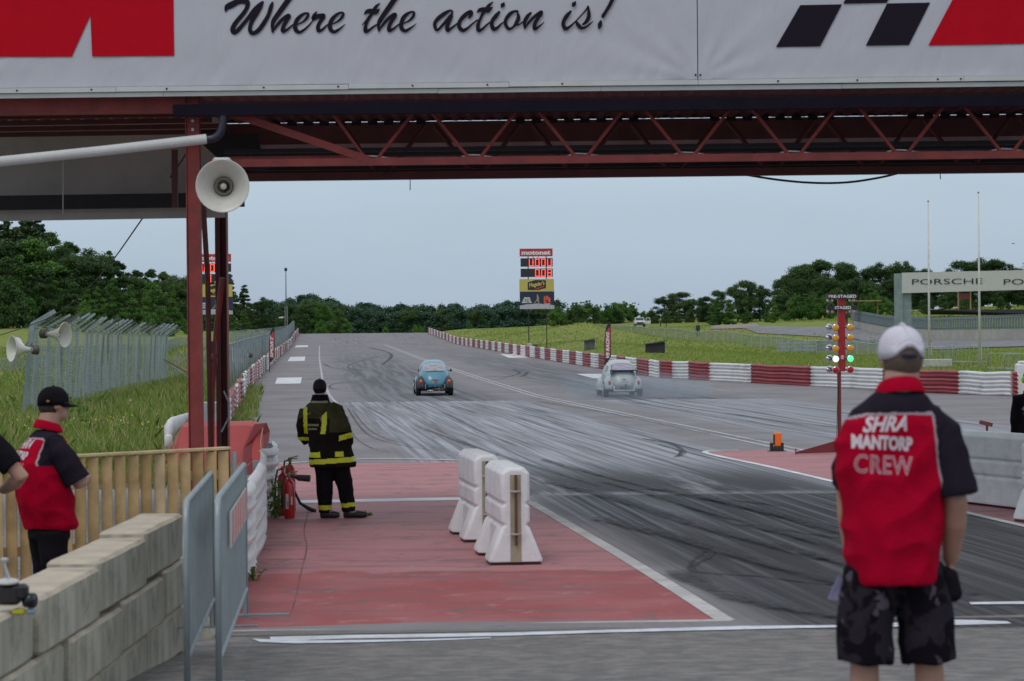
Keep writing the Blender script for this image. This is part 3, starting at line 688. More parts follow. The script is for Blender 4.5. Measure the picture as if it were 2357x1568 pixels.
strokes = [
 (0, [(78, 205, 14), (110, 130, 52), (200, 80, 58), (300, 30, 52), (400, 10, 60), (470, 50, 48), (462, 140, 38), (400, 240, 38), (310, 350, 40), (235, 450, 42), (205, 540, 44), (235, 590, 36), (300, 545, 38), (400, 430, 36), (500, 310, 38), (610, 190, 56), (700, 95, 48), (745, 40, 24)]),
 (0, [(700, 110, 50), (640, 230, 46), (570, 350, 40), (525, 460, 36), (520, 550, 38), (570, 600, 36), (670, 545, 40), (770, 410, 40), (850, 270, 36), (895, 130, 38), (922, 50, 20)]),
 (0, [(1250, -60, 50), (1130, 105, 48), (1030, 245, 45), (945, 370, 42), (920, 470, 30), (926, 575, 20)]), (0, [(935, 550, 18), (1010, 450, 28), (1100, 350, 32), (1190, 285, 34), (1215, 300, 40), (1160, 400, 36), (1115, 490, 36), (1110, 560, 36), (1180, 540, 24), (1250, 480, 18), (1310, 430, 12)]),
 (0, [(1380, 440, 12), (1460, 400, 18), (1535, 330, 26), (1566, 262, 24), (1535, 238, 20), (1460, 265, 28), (1370, 350, 38), (1330, 450, 38), (1340, 530, 40), (1400, 580, 30), (1480, 545, 22), (1570, 465, 16), (1650, 370, 12)]),
 (0, [(1720, 210, 8), (1680, 265, 30), (1655, 335, 36), (1720, 300, 44), (1790, 288, 44), (1842, 275, 32), (1835, 320, 34), (1775, 400, 34), (1742, 480, 36), (1750, 550, 36), (1810, 540, 24), (1880, 475, 18), (1935, 430, 12)]),
 (0, [(2010, 430, 12), (2090, 390, 18), (2165, 320, 26), (2196, 252, 24), (2160, 228, 20), (2080, 262, 28), (1998, 345, 38), (1957, 440, 38), (1968, 530, 38), (2030, 573, 30), (2110, 535, 22), (2180, 480, 14), (2228, 440, 6)]),
 (1, [(490, 65, 12), (430, 120, 28), (380, 200, 34), (325, 290, 28), (268, 390, 28), (238, 480, 32), (240, 560, 38), (300, 545, 25), (370, 490, 20), (440, 445, 15)]), (1, [(218, 258, 10), (275, 205, 38), (370, 207, 50), (430, 212, 44), (490, 165, 10)]), (1, [(182, 448, 8), (240, 385, 16), (300, 300, 20)]),
 (1, [(800, -70, 48), (670, 118, 46), (570, 260, 44), (495, 378, 40), (470, 460, 28), (482, 552, 20)]), (1, [(490, 530, 16), (570, 425, 26), (660, 325, 30), (745, 262, 32), (768, 282, 38), (705, 385, 34), (665, 470, 34), (665, 545, 36), (740, 520, 22), (810, 462, 16), (865, 420, 12)]),
 (1, [(925, 420, 12), (1010, 380, 18), (1085, 310, 26), (1112, 237, 24), (1080, 214, 18), (1000, 243, 28), (920, 320, 38), (880, 430, 36), (890, 510, 38), (950, 558, 30), (1030, 517, 22), (1100, 470, 14), (1150, 425, 5)]),
 (1, [(1802, 215, 20), (1770, 190, 18), (1680, 232, 34), (1560, 320, 38), (1488, 410, 32), (1490, 490, 30), (1528, 545, 22), (1600, 478, 25), (1690, 375, 28), (1775, 275, 26)]), (1, [(1790, 235, 14), (1785, 300, 26), (1735, 400, 34), (1708, 480, 36), (1715, 545, 35), (1780, 510, 22), (1850, 455, 18), (1905, 410, 12)]),
 (1, [(2095, 335, 10), (2130, 270, 35), (2135, 215, 34), (2070, 240, 36), (1995, 305, 38), (1930, 390, 34), (1922, 480, 36), (1985, 545, 34), (2065, 515, 25), (2150, 440, 18), (2250, 360, 14)]),
 (2, [(170, 38, 10), (110, 90, 28), (60, 160, 36), (0, 230, 30), (-45, 320, 26), (-85, 410, 30), (-98, 480, 34), (-85, 545, 36), (-20, 525, 25), (60, 450, 18), (135, 390, 12)]), (2, [(-110, 225, 10), (-60, 180, 36), (30, 180, 50), (95, 180, 44), (165, 132, 10)]),
 (2, [(285, 220, 24), (225, 290, 38), (160, 380, 34), (155, 465, 36), (197, 525, 36), (265, 490, 25), (330, 425, 16), (385, 395, 12)]), (2, [(368, 62, 20), (350, 92, 42), (330, 125, 20)]),
 (2, [(615, 205, 22), (560, 205, 24), (480, 252, 35), (412, 340, 32), (397, 430, 32), (460, 520, 28), (540, 485, 22), (600, 400, 34), (632, 310, 34), (615, 235, 16)]), (2, [(600, 445, 20), (650, 440, 14), (715, 395, 14)]),
 (2, [(852, 237, 22), (790, 300, 34), (742, 400, 32), (745, 512, 16)]), (2, [(755, 490, 16), (850, 372, 26), (940, 285, 28), (1035, 215, 28), (1038, 250, 34), (975, 340, 32), (928, 430, 34), (922, 518, 34), (990, 490, 22), (1050, 440, 14), (1097, 395, 5)]),
 (2, [(1572, 207, 22), (1500, 290, 38), (1447, 380, 34), (1440, 455, 36), (1480, 518, 34), (1560, 478, 24), (1650, 395, 14), (1750, 290, 14), (1840, 190, 16), (1885, 118, 18)]), (2, [(1652, 42, 20), (1630, 76, 42), (1608, 108, 20)]),
 (2, [(1885, 130, 18), (1898, 220, 28), (1895, 300, 36), (1855, 385, 32), (1795, 440, 22)]), (2, [(1672, 395, 22), (1705, 450, 38), (1770, 505, 30), (1850, 485, 20), (1920, 432, 14), (1978, 385, 5)]),
 (2, [(2350, -80, 36), (2285, 70, 34), (2200, 215, 30), (2152, 295, 32), (2165, 325, 8)]), (2, [(2112, 385, 22), (2098, 447, 42), (2082, 508, 20)])]
mb = MB(); ends_ = (6, 12, 23, len(strokes) - 1)
for si, (blk, pp) in enumerate(strokes):
    ox = (509.1, 810.8, 1112.5)[blk]; q = crom(pp, 7); n_ = len(q); Lp, Rp = [], []
    off = .012 + .0004 * si
    for i, (x, y, w) in enumerate(q):
        x1, y1 = q[min(i + 1, n_ - 1)][:2]; x2, y2 = q[max(i - 1, 0)][:2]; dx, dy = x1 - x2, y1 - y2; l = math.hypot(dx, dy) + 1e-6; nx_, ny_ = -dy / l * w, dx / l * w
        Lp.append(ban(ox + (x + nx_) * .128, (y + ny_) * .128, off)); Rp.append(ban(ox + (x - nx_) * .128, (y - ny_) * .128, off))
    k = len(mb.v); mb.v += [p for pr in zip(Lp, Rp) for p in pr]
    for i in range(n_ - 1): mb.f.append((k + 2 * i, k + 2 * i + 1, k + 2 * i + 3, k + 2 * i + 2)); mb.mi.append(0)
    for (x, y, w) in (q[0], q[-1]):                    # round ends
        kk = len(mb.v); mb.v += [ban(ox + (x + math.cos(a) * w) * .128, (y + math.sin(a) * w) * .128, off + .0003) for a in [i * math.pi / 8 for i in range(16)]]
        mb.f.append(tuple(range(kk, kk + 16))); mb.mi.append(0)
    if si in ends_: mb.build('slogan_word', INK, broot, recalc=False); mb = MB()
AL = M('aluminium rail', (.55, .56, .55), .4, .25, var=.06, scale=2, dirt=.2, dcol=(.4, .4, .38))
for (zz, h, dy, seed) in ((zc - .035, .055, -.37, 3), (zc - .095, .05, -.33, 5)):
    rr = random.Random(seed); X = bxl
    while X < bxr:
        e_ = min(X + 1.8 + rr.random() * 1.4, bxr); MB().beam(gx(X + .002, dy, zz + (rr.random() - .5) * .008), gx(e_ - .002, dy, zz + (rr.random() - .5) * .008), .03, h).build('hem_rail', AL, broot); X = e_
for u in (41, 212, 385, 608, 779, 950, 1122, 1294, 1790, 1972, 2157, 2210, 2394):
    p = ban(u, 200); MB().lathe([(.011, 0), (.011, .008)], V((p.x, p.y - .045, zc - .035)), (0, -1, 0), 8).build('rivet', INK, broot)
for u in (1601, 1612): MB().lathe([(.012, 0), (.012, .006)], ban(u, 173, .02), (0, -1, 0), 8).build('rivet', INK, broot)
# ---- drain pipe, elbow, horn speaker on the left column
WP = M('stained white plastic', (.55, .54, .53), .5, var=.06, scale=3, dirt=.3, dcol=(.16, .14, .12))
dp = thing('drain_pipe', 'grimy white pipe slanting out of the left edge from the bridge column', 'pipe', gfront(475, 320, -.3))
MB().tube([gfront(-120, 393, -1.2), gfront(0, 372, -.9), gfront(240, 347, -.55), gfront(475, 320, -.3)], .058, 16).build('pipe', WP, dp, smooth=False)
MB().tube([V(p) for p in crom([tuple(gfront(u, v, -.3)) for u, v in ((470, 321), (490, 319), (505, 308), (512, 290), (515, 258))], 4)], .048, 12).build('elbow', M('black plastic', (.02, .02, .035), .4), dp, smooth=True)
HW = M('cream horn plastic', (.60, .58, .53), .35, var=.05, scale=4, dirt=.25, dcol=(.3, .27, .2))
HD = M('horn metal', (.10, .09, .08), .5, .3)
def horn(label, c, axis, r, group=None, bracket=True):
    c = V(c); ax = V(axis).normalized(); up = V((0, 0, 1)); side = ax.cross(up).normalized()
    t = thing('horn_speaker', label, 'loudspeaker', c, 0, group)
    L_ = r * 1.75
    pr = [(r * (.15 + .85 * (k / 12) ** 2.1), -L_ * (1 - k / 12)) for k in range(13)] + [(r * 1.03, .0), (r * 1.03, -.02 * r / .28)]
    o = MB().lathe(pr + [(r * (.15 + .85 * (k / 12) ** 2.1) + .008, -L_ * (1 - k / 12) - .004) for k in range(12, -1, -1)], c, ax, 32, False).build('bell', HW, t, smooth=True)
    MB().lathe([(.0, .0), (r * .10, -.004), (r * .13, -.03), (r * .11, -.12), (r * .04, -.2)], c - ax * r * .55 + ax.cross(V((0, 0, 1))) * .0, ax, 16, False).build('phase_plug', HW, t, smooth=True)
    MB().lathe([(r * .34, -L_ * .42), (r * .31, -L_ * .40), (r * .26, -L_ * .42), (r * .24, -L_ * .5)], c, ax, 24, False).build('throat_ring', M('tan ring', (.22, .18, .12), .5), t, smooth=True)
    MB().lathe([(r * .17, -L_), (r * .36, -L_ - .01), (r * .38, -L_ - r * .45), (r * .2, -L_ - r * .5)], c, ax, 20).build('driver', HD, t, smooth=True)
    if bracket: MB().tube([c - ax * L_ * .9 + side * r * .3, c - ax * L_ * 1.0 + up * r * .55, c - ax * L_ * .9 - side * r * .3], .012, 6).build('bracket', HD, t)
    return t
hp = P(512, 428, 212); horn('large cream horn loudspeaker fixed to the bridge column above the grass', hp, (.06, -1, -.03), .283)
MB().box(P(512, 372, 205), (.2, .2, .08), None, .02).build('mount', WP, bpy.data.objects['horn_speaker'])
# guy rope
o = MB().tube([V(p) for p in crom([tuple(P(430, 352, 185)), tuple(P(330, 500, 150)), tuple(P(225, 640, 120)), tuple(P(120, 728, 95)), tuple(P(-20, 778, 80))], 6)], .012, 6).build('guy_rope', GB, smooth=True)
tag(o, 'thin dark rope running from the bridge down to the left edge', 'rope')
# ================================================================ FENCES
def mesh_mat(name, col, pu, pv, w, diag=False, rough=.5, metal=.3, solid=0.0):
    m, nt, b, o = new_mat(name); n = N(nt); uv = nt.nodes.new('ShaderNodeUVMap'); uv.uv_map = 'UVMap'; s3 = n.sep(uv.outputs[0]); u, v = s3[0], s3[1]
    if diag: a = n.m('ADD', u, v); c = n.m('SUBTRACT', u, v)
    else: a, c = u, v
    fa = n.m('LESS_THAN', n.m('FRACT', n.m('DIVIDE', a, pu)), w / pu); fc = n.m('LESS_THAN', n.m('FRACT', n.m('DIVIDE', c, pv)), w / pv)
    f = n.m('MAXIMUM', fa, fc); tr = nt.nodes.new('ShaderNodeBsdfTransparent'); mx = nt.nodes.new('ShaderNodeMixShader')
    b.inputs['Base Color'].default_value = (*col, 1); b.inputs['Roughness'].default_value = rough; b.inputs['Metallic'].default_value = metal
    nt.links.new(f, mx.inputs[0]); nt.links.new(tr.outputs[0], mx.inputs[1]); nt.links.new(b.outputs[0], mx.inputs[2]); nt.links.new(mx.outputs[0], o.inputs[0]); return m
WELD = mesh_mat('welded wire', (.33, .39, .41), .05, .10, .017)
CHAIN = mesh_mat('chain link', (.30, .34, .36), .06, .06, .010, True)
CHAIN2 = mesh_mat('far chain link', (.22, .26, .27), .06, .06, .014, True)
def sheet_between(rings, L_, H_):               # rings: columns of points; UV in metres
    mb = MB(); nr, nc = len(rings), len(rings[0]); mb.rings(rings, False, False)
    mb.uv = [(L_[i], H_[j]) for i in range(nr) for j in range(nc)]; return mb
# overhanging spectator fence on the left field
fA, fB = P(52, 978, 83), P(378, 905, 44)
fr = thing('spectator_fence', 'tall sagging grey mesh fence with angled tops standing in the long grass', 'fence', (fA.x, fA.y, gz(fA.x, fA.y)))
npst = 24; rows = []
def fpt(f): 
    p = fA.lerp(fB, f); p.x += .35 * math.sin(f * 9) * .4; return V((p.x, p.y, gz(p.x, p.y)))
PM = M('grey fence post', (.24, .29, .31), .55, .3, var=.15, scale=3)
PD = M('dark fence post', (.07, .07, .075), .6, var=.2)
for i in range(npst):
    f = (i / (npst - 1)) ** 1.0; p = fpt(f); ln = .14 + (R.random() - .5) * .2
    if i == 0: ln = .3
    top = p + V((ln, 0, 2.78 + (R.random() - .5) * .12)); arm = top + V((.52 + R.random() * .12, .1, .34 + R.random() * .1))
    w = .13 if i == 0 else .085; m_ = PD if R.random() < .25 and i else PM
    MB().beam(p - V((0, 0, .2)), top, w, w * .6, (0, 1, 0)).build('post', PM, fr); MB().beam(top - V((.02, 0, .02)), arm, w * .9, w * .5, (0, 1, 0)).build('post_arm', m_, fr)
NW = 400; rings = []; Ls = []
prof = [(0.0, .55), (0, 1.1), (0, 1.6), (0, 2.1), (0.02, 2.72), (.3, 2.9), (.58, 3.1)]
L_ = 0; prev = None
for i in range(NW + 1):
    f = i / NW; p = fpt(f); k = f * (npst - 1); fr_ = k - int(k); sag = math.sin(math.pi * fr_)
    pleat = .085 * math.sin(k * 2 * math.pi * 2.2 + 1.5 * noise.noise(V((k * .8, 0, 0)))) + .12 * noise.noise(V((k * 1.3, 2, 0)))
    col_ = []
    for j, (ox, z) in enumerate(prof):
        a = (.3 + .7 * (1 - z / 3.2)) if z > .6 else 1
        tilt = .13 * z / 2.8 + .1 * noise.noise(V((k * 1.1, z * .7, 5)))
        zz = z - sag * (.12 if z > 2 else .05) + (.15 * noise.noise(V((k * .7, 9, 9))) if z < .8 else 0)
        col_.append(p + V((tilt + ox + pleat * a * (1 if z < 2.8 else .5) + .03, 0, zz)))
    if prev is not None: L_ += math.hypot((p - prev).length, 0) * 1.25
    prev = p; Ls.append(L_); rings.append(col_)
hh = [q[1] for q in prof]; hh[5] = 3.0; hh[6] = 3.35
sheet_between(rings, Ls, hh).build('wire_mesh', WELD, fr, recalc=False)
for z in (1.2, 2.0, 2.7): MB().tube([fpt(f / 40) + V((.13 * z / 2.8, 0, z - .05 * math.sin(f * 1.7))) for f in range(41)], .008, 5).build('tension_wire', PM, fr)
def chain_fence(name, label, pts_, h, post_every=3.0, mat=None, pr=.03, toprail=True, group=None, lean=0.0, pm=None, pmax=90):
    pts_ = [V(p) for p in pts_]; root = thing(name, label, 'fence', pts_[0], 0, group); L0 = 0; rg = []; Ls = [0]; pp = [pts_[0]]
    for i in range(1, len(pts_)):
        d = (pts_[i] - pts_[i - 1]).length; k = max(1, int(d / 2.0))
        for j in range(1, k + 1): q = pts_[i - 1].lerp(pts_[i], j / k); q.z = gz(q.x, q.y); pp.append(q)
    for i in range(1, len(pp)): Ls.append(Ls[-1] + (pp[i] - pp[i - 1]).length)
    for p in pp:
        wz = .05 * noise.noise(p * .3); rg.append([p + V((lean * z, 0, z * h + wz)) for z in (0.02, .5, 1)])
    sheet_between(rg, Ls, [0, h / 2, h]).build('wire_mesh', mat or CHAIN, root, recalc=False)
    n_ = min(pmax, int(Ls[-1] / post_every) + 1)
    for i in range(n_):
        f = Ls[-1] * i / max(1, n_ - 1); k = max(0, min(len(pp) - 2, int(np.searchsorted(Ls, f) - 1))); q = pp[k].lerp(pp[k + 1], (f - Ls[k]) / (Ls[k + 1] - Ls[k]))
        MB().tube([q, q + V((lean, 0, h + .03))], pr, 6).build('post', pm or PM, root)
    if toprail: MB().tube([r[-1] for r in rg], .03, 6).build('top_rail', pm or PM, root)
    return root
ys = np.linspace(86, 392, 60)
chain_fence('chain_link_fence', 'tall chain link fence directly behind the left guard rail, rising to the crest', [(float(tX(-1.9, y)), float(y), float(rz(y))) for y in ys], 2.1, 4, CHAIN, .045)
def pf(uvs): return [V((P(*c).x, P(*c).y, gz(P(*c).x, P(*c).y))) for c in uvs]
chain_fence('chain_link_fence', 'long low chain link fence across the right meadow behind the dark sheds', pf([(1370, 760, 17), (1440, 765, 17.5), (1500, 780, 18), (1607, 790, 19), (1750, 803, 21), (1860, 816, 24), (2010, 828, 27), (2110, 835, 31)]), 1.25, 4.0, CHAIN2, .035, pm=M('pale tube', (.42, .44, .42), .5, .2))
chain_fence('chain_link_fence', 'chain link fence in the left meadow joining the tall mesh fence', pf([(378, 905, 44), (452, 880, 38), (560, 870, 40)]), 1.5, 6, CHAIN, .03, toprail=False)
chain_fence('field_fence', 'low steel fence beyond the left kart road', pf([(-60, 850, 31), (30, 850, 31), (62, 845, 30.5), (140, 840, 30)]), 1.1, 1.4, CHAIN2, .04)
chain_fence('field_fence', 'fence of pale posts crossing the left field behind the columns', pf([(380, 800, 24), (410, 795, 22), (440, 790, 21), (475, 785, 21)]), 1.2, 2.0, CHAIN2, .04)
chain_fence('field_fence', 'tall grey fence below the trees between the columns and the crest', pf([(530, 770, 17.5), (580, 768, 17), (640, 765, 16), (672, 764, 15)]), 1.6, 2.4, mesh_mat('dense mesh', (.28, .31, .31), .05, .05, .02), .05)
sf = chain_fence('spectator_fence', 'second smaller row of angled mesh fence near the left guard rail', pf([(540, 850, 33), (566, 850, 31.5), (590, 845, 31), (608, 842, 32)]), 1.9, 1.6, WELD, .05, toprail=False, lean=.1)
for p in pf([(536, 852, 33), (545, 852, 32.6), (556, 852, 32.2), (566, 850, 31.8), (576, 850, 31.4), (586, 848, 31.2), (598, 848, 31)]): MB().beam(p + V((.1, 0, 1.85)), p + V((.55, 0, 2.35)), .09, .05, (0, 1, 0)).build('post_arm', PM, sf)
for (u0, v0, s0, u1, v1, s1, mm) in ((378, 828, 46, 478, 882, 50, M('rusty strut', (.2, .06, .04), .7)), (380, 833, 46, 452, 882, 46, PM)):
    a, b_ = P(u0, v0, s0), P(u1, v1, s1); MB().tube([a, b_], .035, 6).build('strut', mm, fr)
# steel guard rails on the far right field
ar = thing('steel_guard_rail', 'unpainted steel guard rail in the field behind the start lights', 'guard rail', P(1790, 812, 26))
for z in (.95, .62, .29):
    a, b_ = pf([(1790, 800, 24)])[0], pf([(2022, 815, 25)])[0]; a.z += z; b_.z += z; MB().beam(a, b_, .05, .24).build('rail_panel', STEEL, ar)
for i in range(9):
    a, b_ = pf([(1790, 800, 24)])[0], pf([(2022, 815, 25)])[0]; q = a.lerp(b_, i / 8); q.y += .1; MB().beam(q, q + V((0, 0, 1.1)), .1, .1, (0, 1, 0)).build('post', PM, ar)
def crowd_barrier(root_loc, rz_, label, group=None, L_=2.3, h=1.1, mat=None, plate=False, bars=16):
    t = thing('crowd_barrier', label, 'barrier', root_loc, rz_, group); mat = mat or STEEL; r = .019
    pts_ = [(0, 0, 0.0), (0, 0, h - .12), (.035, 0, h - .035), (.12, 0, h), (L_ - .12, 0, h), (L_ - .035, 0, h - .035), (L_, 0, h - .12), (L_, 0, 0)]
    MB().tube(pts_, r, 10).build('frame', mat, t, local=True, smooth=True)
    MB().tube([(0, 0, .2), (L_, 0, .2)], r, 8).build('bottom_tube', mat, t, local=True)
    for i in range(1, bars): x = L_ * i / bars; MB().tube([(x, 0, .2), (x, 0, h)], .009, 6).build('bar', mat, t, local=True)
    for x in (.18, L_ - .18): MB().beam((x, -.32, .03), (x, .32, .03), .05, .012).tube([(x, 0, .03), (x, 0, .2)], .014, 6).build('foot', mat, t, local=True)
    return t
FG = M('zinc barrier tube', (.30, .345, .365), .45, .3, var=.1, scale=5, dirt=.2, dcol=(.2, .2, .2))
def barrier_px(n0, n1, label, h, **k):           # near and far ends
    a, b_ = n0, n1; d = b_ - a; t = crowd_barrier((a.x, a.y, gz(a.x, a.y)), math.atan2(d.y, d.x), label, L_=math.hypot(d.x, d.y), h=h, **k); return t
a, b_ = P(500, 1100, 405), P(563, 1100, 316); t1 = barrier_px(V((a.x, a.y, 0)), V((b_.x, b_.y, 0)), 'grey crowd barrier with a red and white reflective plate', 1.11, mat=FG, bars=36)
d = V((b_.x - a.x, b_.y - a.y, 0)).length
STR = M('reflector white', (.55, .53, .52), .4); REFR = M('reflector red', (.62, .10, .07), .4)
MB().box((d * .55, -.03, .86), (d * .62, .008, .22)).build('reflective_plate', STR, t1, local=True)
for i in range(6): MB().slab([(d * (.27 + i * .1), -.036, .76), (d * (.31 + i * .1), -.036, .76), (d * (.34 + i * .1), -.036, .96), (d * (.30 + i * .1), -.036, .96)], (0, .004, 0)).build('red_stripe', REFR, t1, local=True)
a, b_ = P(427, 1100, 402), P(487, 1100, 328); barrier_px(V((a.x, a.y, 0)), V((b_.x, b_.y, 0)), 'plain grey crowd barrier nearest the concrete block wall', 1.09, mat=FG, bars=36)
for i, (u, s_) in enumerate(((2120, 46), (2170, 45), (2205, 44.5))):
    p = at(u, s_); crowd_barrier(p, -.15, 'low grey crowd barrier standing behind the rail between the flagpoles', 'far crowd barriers between the flagpoles', L_=1.55, h=1.0, bars=8)
for i, (u, s_) in enumerate(((2272, 49), (2312, 49.5))):
    p = at(u, s_); crowd_barrier(p, -.1, 'low grey crowd barrier behind the white rail end by the right edge', 'far crowd barriers right of the flagpoles', L_=1.5, h=.9, bars=8)
# picket fence
pk = thing('picket_fence', 'light timber picket fence with flat top rail behind the crew man', 'fence', P(250, 1320, 238))
WD = [M('pine board %d' % i, c, .75, var=.22, scale=3.5, dirt=.5, dcol=(.15, .085, .035)) for i, c in enumerate([(.42, .28, .13), (.46, .32, .16), (.37, .235, .10), (.50, .37, .21)])]
q0, q1 = P(-90, 1054, 247), P(527, 1030, 232); q0.z = 1.2; q1.z = 1.24
dr = (q1 - q0); Lk = math.hypot(dr.x, dr.y); nrm = V((dr.y, -dr.x, 0)).normalized()
nb = int(Lk / .1365)
for i in range(nb):
    p = q0.lerp(q1, (i + .5) / nb); lean = (R.random() - .5) * .01
    w = .105
    MB().beam(V((p.x, p.y, .06)) + nrm * .02, V((p.x + lean, p.y, p.z - .025)) + nrm * .02, w, .022, (0, 1, 0), .004).build('picket', WD[R.randrange(4)], pk)
MB().beam(q0 + V((0, 0, 0)), q1 + V((0, 0, 0)), .11, .03, bev=.006).build('top_rail', WD[3], pk)
for z in (.33, .98): MB().beam(V((q0.x, q0.y, z)) - nrm * .02, V((q1.x, q1.y, z)) - nrm * .02, .04, .09).build('cross_rail', WD[2], pk)
MB().tube([V((q1.x + .05, q1.y, 0)), V((q1.x + .05, q1.y, 1.2))], .025, 8).build('end_post', FG, pk)
# ================================================================ CONCRETE, PLASTIC BARRIERS
CON = M('weathered concrete', (.47, .40, .315), .9, var=.14, scale=3, dirt=.6, dcol=(.16, .135, .10), bump=.5, bscale=25)
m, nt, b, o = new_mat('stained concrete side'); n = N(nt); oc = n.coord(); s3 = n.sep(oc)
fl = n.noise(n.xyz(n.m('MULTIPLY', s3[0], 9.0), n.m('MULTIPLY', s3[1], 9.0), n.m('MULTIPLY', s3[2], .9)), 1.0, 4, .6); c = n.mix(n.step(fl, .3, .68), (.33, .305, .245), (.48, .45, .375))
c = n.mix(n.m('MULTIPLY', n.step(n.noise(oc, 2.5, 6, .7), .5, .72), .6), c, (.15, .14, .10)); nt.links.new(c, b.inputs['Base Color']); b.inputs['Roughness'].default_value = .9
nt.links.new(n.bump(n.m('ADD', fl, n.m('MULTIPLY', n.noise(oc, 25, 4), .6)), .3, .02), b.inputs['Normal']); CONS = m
def block(c, size, rz_, label, grp):
    t = MB(); t.box((0, 0, size[2] / 2), size, None, .02)
    o = t.build('concrete_block', [CON, CONS], origin=(0, 0, 0)); o.location = c; o.rotation_euler = (0, 0, rz_)
    bm = bmesh.new(); bm.from_mesh(o.data); bmesh.ops.subdivide_edges(bm, edges=[e for e in bm.edges if e.calc_length() > .12], cuts=5, use_grid_fill=True)
    for v in bm.verts:
        p = v.co + V(c); v.co += V((noise.noise(p * 4), noise.noise(p * 4 + V((9, 0, 0))), noise.noise(p * 3 + V((0, 9, 0))))) * .005
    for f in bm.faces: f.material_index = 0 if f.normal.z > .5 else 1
    bm.to_mesh(o.data); bm.free(); smooth_by_angle(o, 28)
    tag(o, label, 'concrete block', grp); return o
rowh = .30; places = ['far end', 'second from the far end', 'third from the far end', 'nearest']
for r_ in range(3):
    z = 1.0 - rowh * (r_ + 1) - .002
    for k in range(4):
        ln = 1.62; y = 17.1 - ln * (k + .5) + (0 if r_ % 2 == 0 else .7) - (.35 if k == 0 and r_ % 2 else 0)
        x = -2.36 - .155 + .012 * (y - 14) - (.0 if r_ % 2 else .01)
        if k == 3: x -= .04
        rn = ('topmost', 'middle row', 'bottom row')[r_]
        block((x, y, z + (.07, .04, .015, .0)[k] * (3 - r_) / 3), (.31, (ln - (.7 if k == 0 and r_ % 2 else 0)) - .03, rowh - .004 + (.07, .04, .015, .0)[k] / 3), -.012 + (R.random() - .5) * .01, '%s weathered block, %s in the low wall at left' % (rn, places[k]), 'concrete blocks of the low wall')
nbk = MB(); nbk.box((-2.92, 9.9, .93), (.95, 1.5, .10), None, .04).box((-2.92, 9.9, .5), (.9, 1.45, .78), None, .05)
o = nbk.build('concrete_block', CON); smooth_by_angle(o, 60); tag(o, 'large nearest concrete block with a round lifting hole in the lower left corner', 'concrete block')
hl = MB().lathe([(.16, 0), (.13, .012), (.12, -.01), (.0, -.012)], V((-2.85, 9.13, .82)), (0, -1, 0), 24, False).build('lifting_hole', M('dark socket', (.12, .10, .085), .8), o)
hl.parent = o; hl.matrix_parent_inverse = Matrix(); hl.location = -o.location + V((0, 0, 0)) ; 
for v in hl.data.vertices: v.co = v.co + rootloc(o)
# concrete footing wedge beside the wall
mb = MB(); e0 = P(430, 1470, 300)
mb.prism([(-.0, 0), (.30, 0), (.16, .62), (.02, .62)], 0, .5); mb.xf(Matrix.Translation((e0.x - .10, e0.y - .15, gz(e0.x, e0.y) - .0)))
tag(mb.build('concrete_wedge', CONS), 'stained concrete wedge at the foot of the wall end', 'concrete wedge')
WB = M('white barrier paint', (.72, .71, .725), .6, var=.06, scale=5, dirt=.35, dcol=(.33, .29, .27), bump=.25, bscale=20)
def safety_barrier(loc, rz_, label, group, L_=1.5, mat=None):
    t = thing('safety_barrier', label, 'barrier', loc, rz_, group); rg = []; t.scale = (1, 1, .94)
    secs = [(0, .27, .03), (.03, .275, 0), (.40, .275, 0), (.50, .165, 0), (L_ - .5, .165, 0), (L_ - .40, .275, 0), (L_ - .03, .275, 0), (L_, .27, .03)]
    for y, fw, ins in secs:
        i_ = ins
        half = [(.09 - i_, 1.06 - i_), (.15 - i_, .99), (.15 - i_, .70), (.118 - i_, .665), (.15 - i_, .63), (.15 - i_, .47), (.118 - i_, .435), (.15 - i_, .40), (fw - i_, .07), (fw - i_, .035)]
        rg.append([V((x, y, z)) for x, z in half] + [V((-x, y, z)) for x, z in reversed(half)])
    o = MB().rings(rg).build('body', mat or WB, t, local=True); smooth_by_angle(o, 28)
    bv = o.modifiers.new('edge', 'BEVEL'); bv.width = .012; bv.segments = 2; bv.limit_method = 'ANGLE'
    for yy, sg in ((-.004, -1), (L_ + .004, 1)):
        MB().slab([(-.055, yy, .04), (.055, yy, .04), (.055, yy, .98), (-.055, yy, .98)], (0, sg * .004, 0)).build('end_channel', M('rusty stained channel', (.33, .30, .21), .8, dirt=.5, dcol=(.14, .07, .04)), t, local=True)
        MB().tube([(0, yy + sg * .03, .22), (0, yy + sg * .03, .98)], .014, 8).build('coupling_rod', M('rusty rod', (.12, .05, .04), .8), t, local=True)
        for zz in (.80, .34): MB().tube([(-.05, yy + sg * .02, zz), (0, yy + sg * .06, zz), (.05, yy + sg * .02, zz)], .012, 6).build('eyelet', M('old zinc', (.4, .36, .33), .5, .3), t, local=True)
    for y in (.22, L_ - .22): MB().box((0, y, .018), (.52, .36, .034)).build('rubber_foot', M('dirty brown base', (.10, .055, .045), .9), t, local=True)
    return t
b1 = P(1188, 1306, 227); ang = math.atan2(4.4, -.52) - math.pi / 2
safety_barrier((b1.x, b1.y, 0), ang, 'nearer white safety barrier with rusty coupling rod on the red apron', 'white safety barriers on the left apron', 1.55)
b2 = P(1108, 1252, 203); safety_barrier((b2.x + .07, b2.y - .1, 0), ang + .02, 'farther white safety barrier tucked behind the one with the rusty rod', 'white safety barriers on the left apron', 1.55)
safety_barrier((6.95, 30.95, 0), .33, 'white safety barrier with brown base slot beside the foreground man', 'white safety barriers at the right edge', 2.75)
safety_barrier((7.3, 27.4, 0), .36, 'white safety barrier cut off by the right edge, nearer than its neighbour', 'white safety barriers at the right edge', 2.6)
